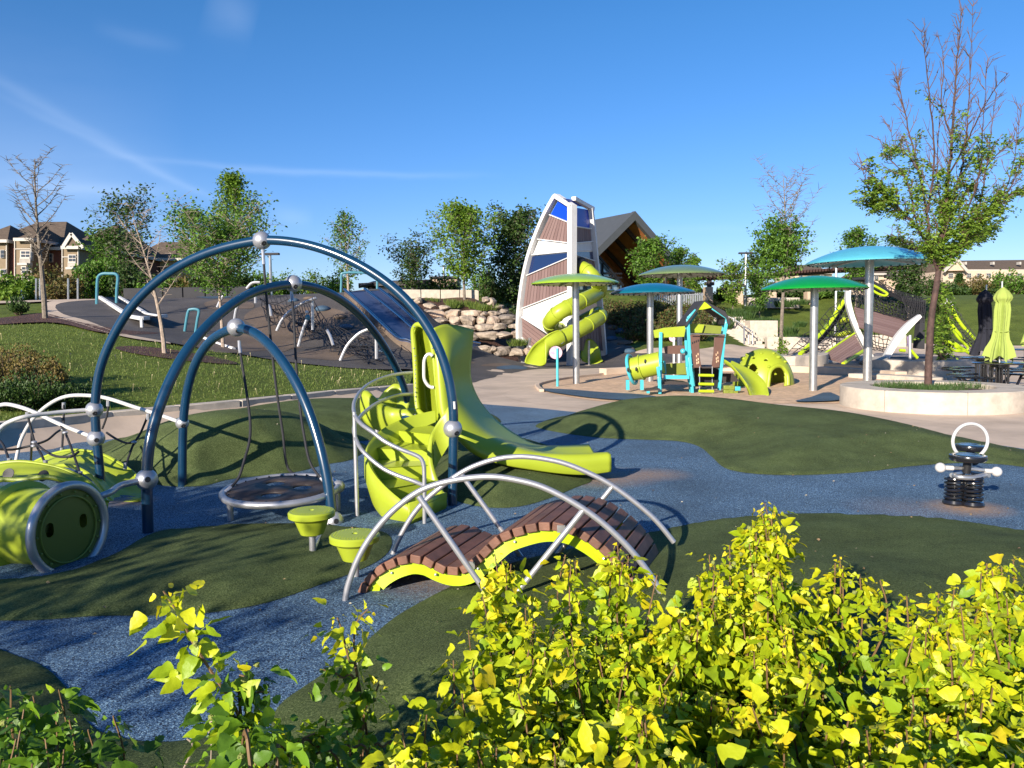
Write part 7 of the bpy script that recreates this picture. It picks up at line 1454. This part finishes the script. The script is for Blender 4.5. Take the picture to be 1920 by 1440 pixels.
for _ in range(84):
    cx = rg.uniform(700, 1990); cy = oy(cx) + 28 + rg.random() ** 1.15 * max(60, 1540 - oy(cx)); d0 = dep(cy) + rg.normal(0, .06)
    if cy > 1620: continue
    for k in range(int(rg.integers(4, 8))):
        x, y = cx + rg.normal(0, 34), cy + abs(rg.normal(0, 38)); y = max(y, oy(x) + 10); addshoot(x, y, max(1.12, d0 + rg.normal(0, .07)), .5, .97, (x - cx) * .4)
labs = {(0, 0): 'golden leaved shrub with thin sprays reaching over the wooden bridge', (1, 0): 'golden leaved shrub just left of the tallest upright shoot', (2, 0): 'golden leaved shrub carrying the tallest upright shoot of all', (3, 0): 'golden leaved shrub at the right edge of the photo',
        (0, 1): 'lower golden shrub nearest the camera left of centre', (1, 1): 'lower golden shrub nearest the camera at the middle of the bottom edge', (2, 1): 'lower golden shrub nearest the camera right of the middle', (3, 1): 'lower golden shrub in the bottom right corner'}
for i, (key, tp_) in enumerate(sorted(cells.items())):
    cx = sum(q[0].x for q in tp_) / len(tp_); cy = sum(q[0].y for q in tp_) / len(tp_); root = Vector((cx, cy + .05, 0)); sh = []
    for p, lf, yl, lean in tp_:
        f = .35; s = root + Vector((rg.normal(0, .08) + (p.x - cx) * f, rg.normal(0, .06) + (p.y - cy) * f, 0)); sh.append((stalk(s, p, rg), lf, yl))
    golden(labs[key], sh, root, 500 + i, 1.5 if key[1] == 0 else 1.35, .03, .043 if key[1] == 0 else .052)
def pxs(pts, d, root):
    P = [Vector(root)] + [W(x, y, dd) for x, y, dd in [(p[0], p[1], d + (p[2] if len(p) > 2 else 0)) for p in pts]]; return cr(P, 6)
golden('lone arching lime yellow shoot crossing the blue rubber on the left', [(pxs([(500,1450,-.1),(462,1385),(440,1325),(398,1262),(362,1205),(340,1160),(318,1125),(306,1108)], 1.75, (-.45, 1.5, 0)), .62, .9), (pxs([(480,1430,-.1),(450,1400),(425,1360),(418,1310)], 1.72, (-.45, 1.5, 0)), .22, .55), (pxs([(520,1450,-.1),(540,1420),(560,1390),(590,1375)], 1.7, (-.45, 1.5, 0)), .35, .8),
  (pxs([(470,1440,-.15),(455,1420),(470,1400),(500,1385)], 1.55, (-.45, 1.4, 0)), .3, .8), (pxs([(560,1450,-.1),(600,1400),(612,1350)], 1.8, (-.4, 1.5, 0)), .3, .7), (pxs([(450,1330,.0),(480,1300),(505,1298)], 1.78, (-.45, 1.5, 0)), .2, .5)], (-.45, 1.5, 0), 601, 2.0, -.05, .041)
golden('upright sparse golden shoot left of the dense shrubs', [(pxs([(692,1440),(688,1380),(676,1300),(664,1225),(668,1170),(690,1142)], 2.05, (-.40, 2.0, 0)), .58, .95), (pxs([(672,1300),(655,1240),(640,1180),(632,1158)], 2.04, (-.40, 2.0, 0)), .32, .95), (pxs([(680,1380),(700,1310),(712,1280)], 2.03, (-.40, 2.0, 0)), .22, .9), (pxs([(670,1320),(640,1270),(606,1255)], 2.03, (-.40, 2.0, 0)), .14, .9),
  (pxs([(700,1440),(720,1400),(745,1385)], 1.95, (-.35, 1.9, 0)), .3, .85), (pxs([(660,1440),(630,1410),(600,1400)], 1.9, (-.4, 1.8, 0)), .3, .8), (pxs([(690,1450),(660,1400),(650,1370)], 1.85, (-.4, 1.8, 0)), .3, .75), (pxs([(640,1460),(575,1420),(560,1400)], 1.75, (-.4, 1.7, 0)), .3, .75)], (-.40, 2.0, 0), 602, 1.4, -.05, .040)
sh = []
for x, y, d in [(212,1342,1.85),(165,1368,1.8),(110,1292,1.95),(62,1305,1.95),(20,1285,1.9),(-20,1305,1.9),(120,1405,1.7),(85,1385,1.75),(30,1385,1.7),(60,1432,1.6),(0,1425,1.6),(150,1440,1.6),(105,1335,1.85),(15,1345,1.8),(45,1330,1.8),(130,1350,1.8)]: sh.append((stalk((-1.1 + rg.normal(0, .1), 1.7, 0), W(x, y, d), rg), .5, .62))
golden('shaded green and yellow shrub in the bottom left corner', sh, (-1.1, 1.7, 0), 603, .95, .22, .05)  # shade of the corner is put into the leaf tint, greener and darker
# bare twigs near the bottom
m = MB()
for L_ in ([(345,1440),(362,1400),(350,1385)], [(395,1440),(396,1380),(385,1365),(400,1350),(425,1340)], [(395,1380),(420,1365),(440,1330)]): m.tube(cr([W(x, y, 1.75) for x, y in L_], 3), .002, 5)
tag(build(m, 'dead_twig', M['birch']), 'pale dead twigs sticking up beside the arching shoot', 'twig')
# trees standing behind the viewpoint, whose shade falls on the play floor
growtree('tree', 'open crowned tree behind the viewpoint shading the left mounds', 'tree', (-7.3, -2.6, 0), 3.2, 3.0, kind='ovate', leafm='leaf', nl=800, ls=.15, seed=31, h0=.2, nprim=20, holes=1.0)
growtree('tree', 'thin tree left of the viewpoint shading the crawl tunnel', 'tree', (-7.3, .3, 0), 3.3, 2.7, kind='ovate', leafm='leaf', nl=2600, ls=.14, seed=32, h0=.1, nprim=20, holes=.8)
growtree('tree', 'small tree behind the viewpoint shading the lower left turf', 'tree', (-5.0, -1.6, 0), 2.6, 1.8, kind='ovate', leafm='leaf', nl=260, ls=.12, seed=33, h0=.2, nprim=16, holes=1.0)
# fallen leaf bits and litter on the turf
rg = np.random.default_rng(12); P = []
for _ in range(420):
    x, y = rg.uniform(-5, 7), rg.uniform(3, 12); P.append((x, y, MZ(x, y) + .012))
P = np.array(P); o = scatter('fallen_leaves', P, rg.normal(0, 1, P.shape) * np.array([1, 1, .15]), .022 * rg.uniform(.5, 1.4, len(P)), QV, QF, island('litter', [(.30, .22, .10), (.14, .09, .05), (.45, .42, .32)], .8), rg); tag(o, kind='stuff')
# paving joints on the plaza
jm = MB()
for L_ in ([(1245,716),(1150,713),(1050,718),(980,728),(945,737),(960,748),(1010,757),(1100,766),(1250,771),(1400,772)], [(1400,772),(1560,772),(1700,785),(1850,805),(1960,826)], [(1560,757),(1600,772)], [(900,745),(950,738)], [(1190,752),(1180,772)]):
    P = cr([G(x, y, .006) for x, y in L_], 5); jm.grid([[p + Vector((0, .012, 0)), p - Vector((0, .012, 0))] for p in P])
struct(build(jm, 'paving_joints', mat('joint', (.30, .23, .17), .9), recalc=False))
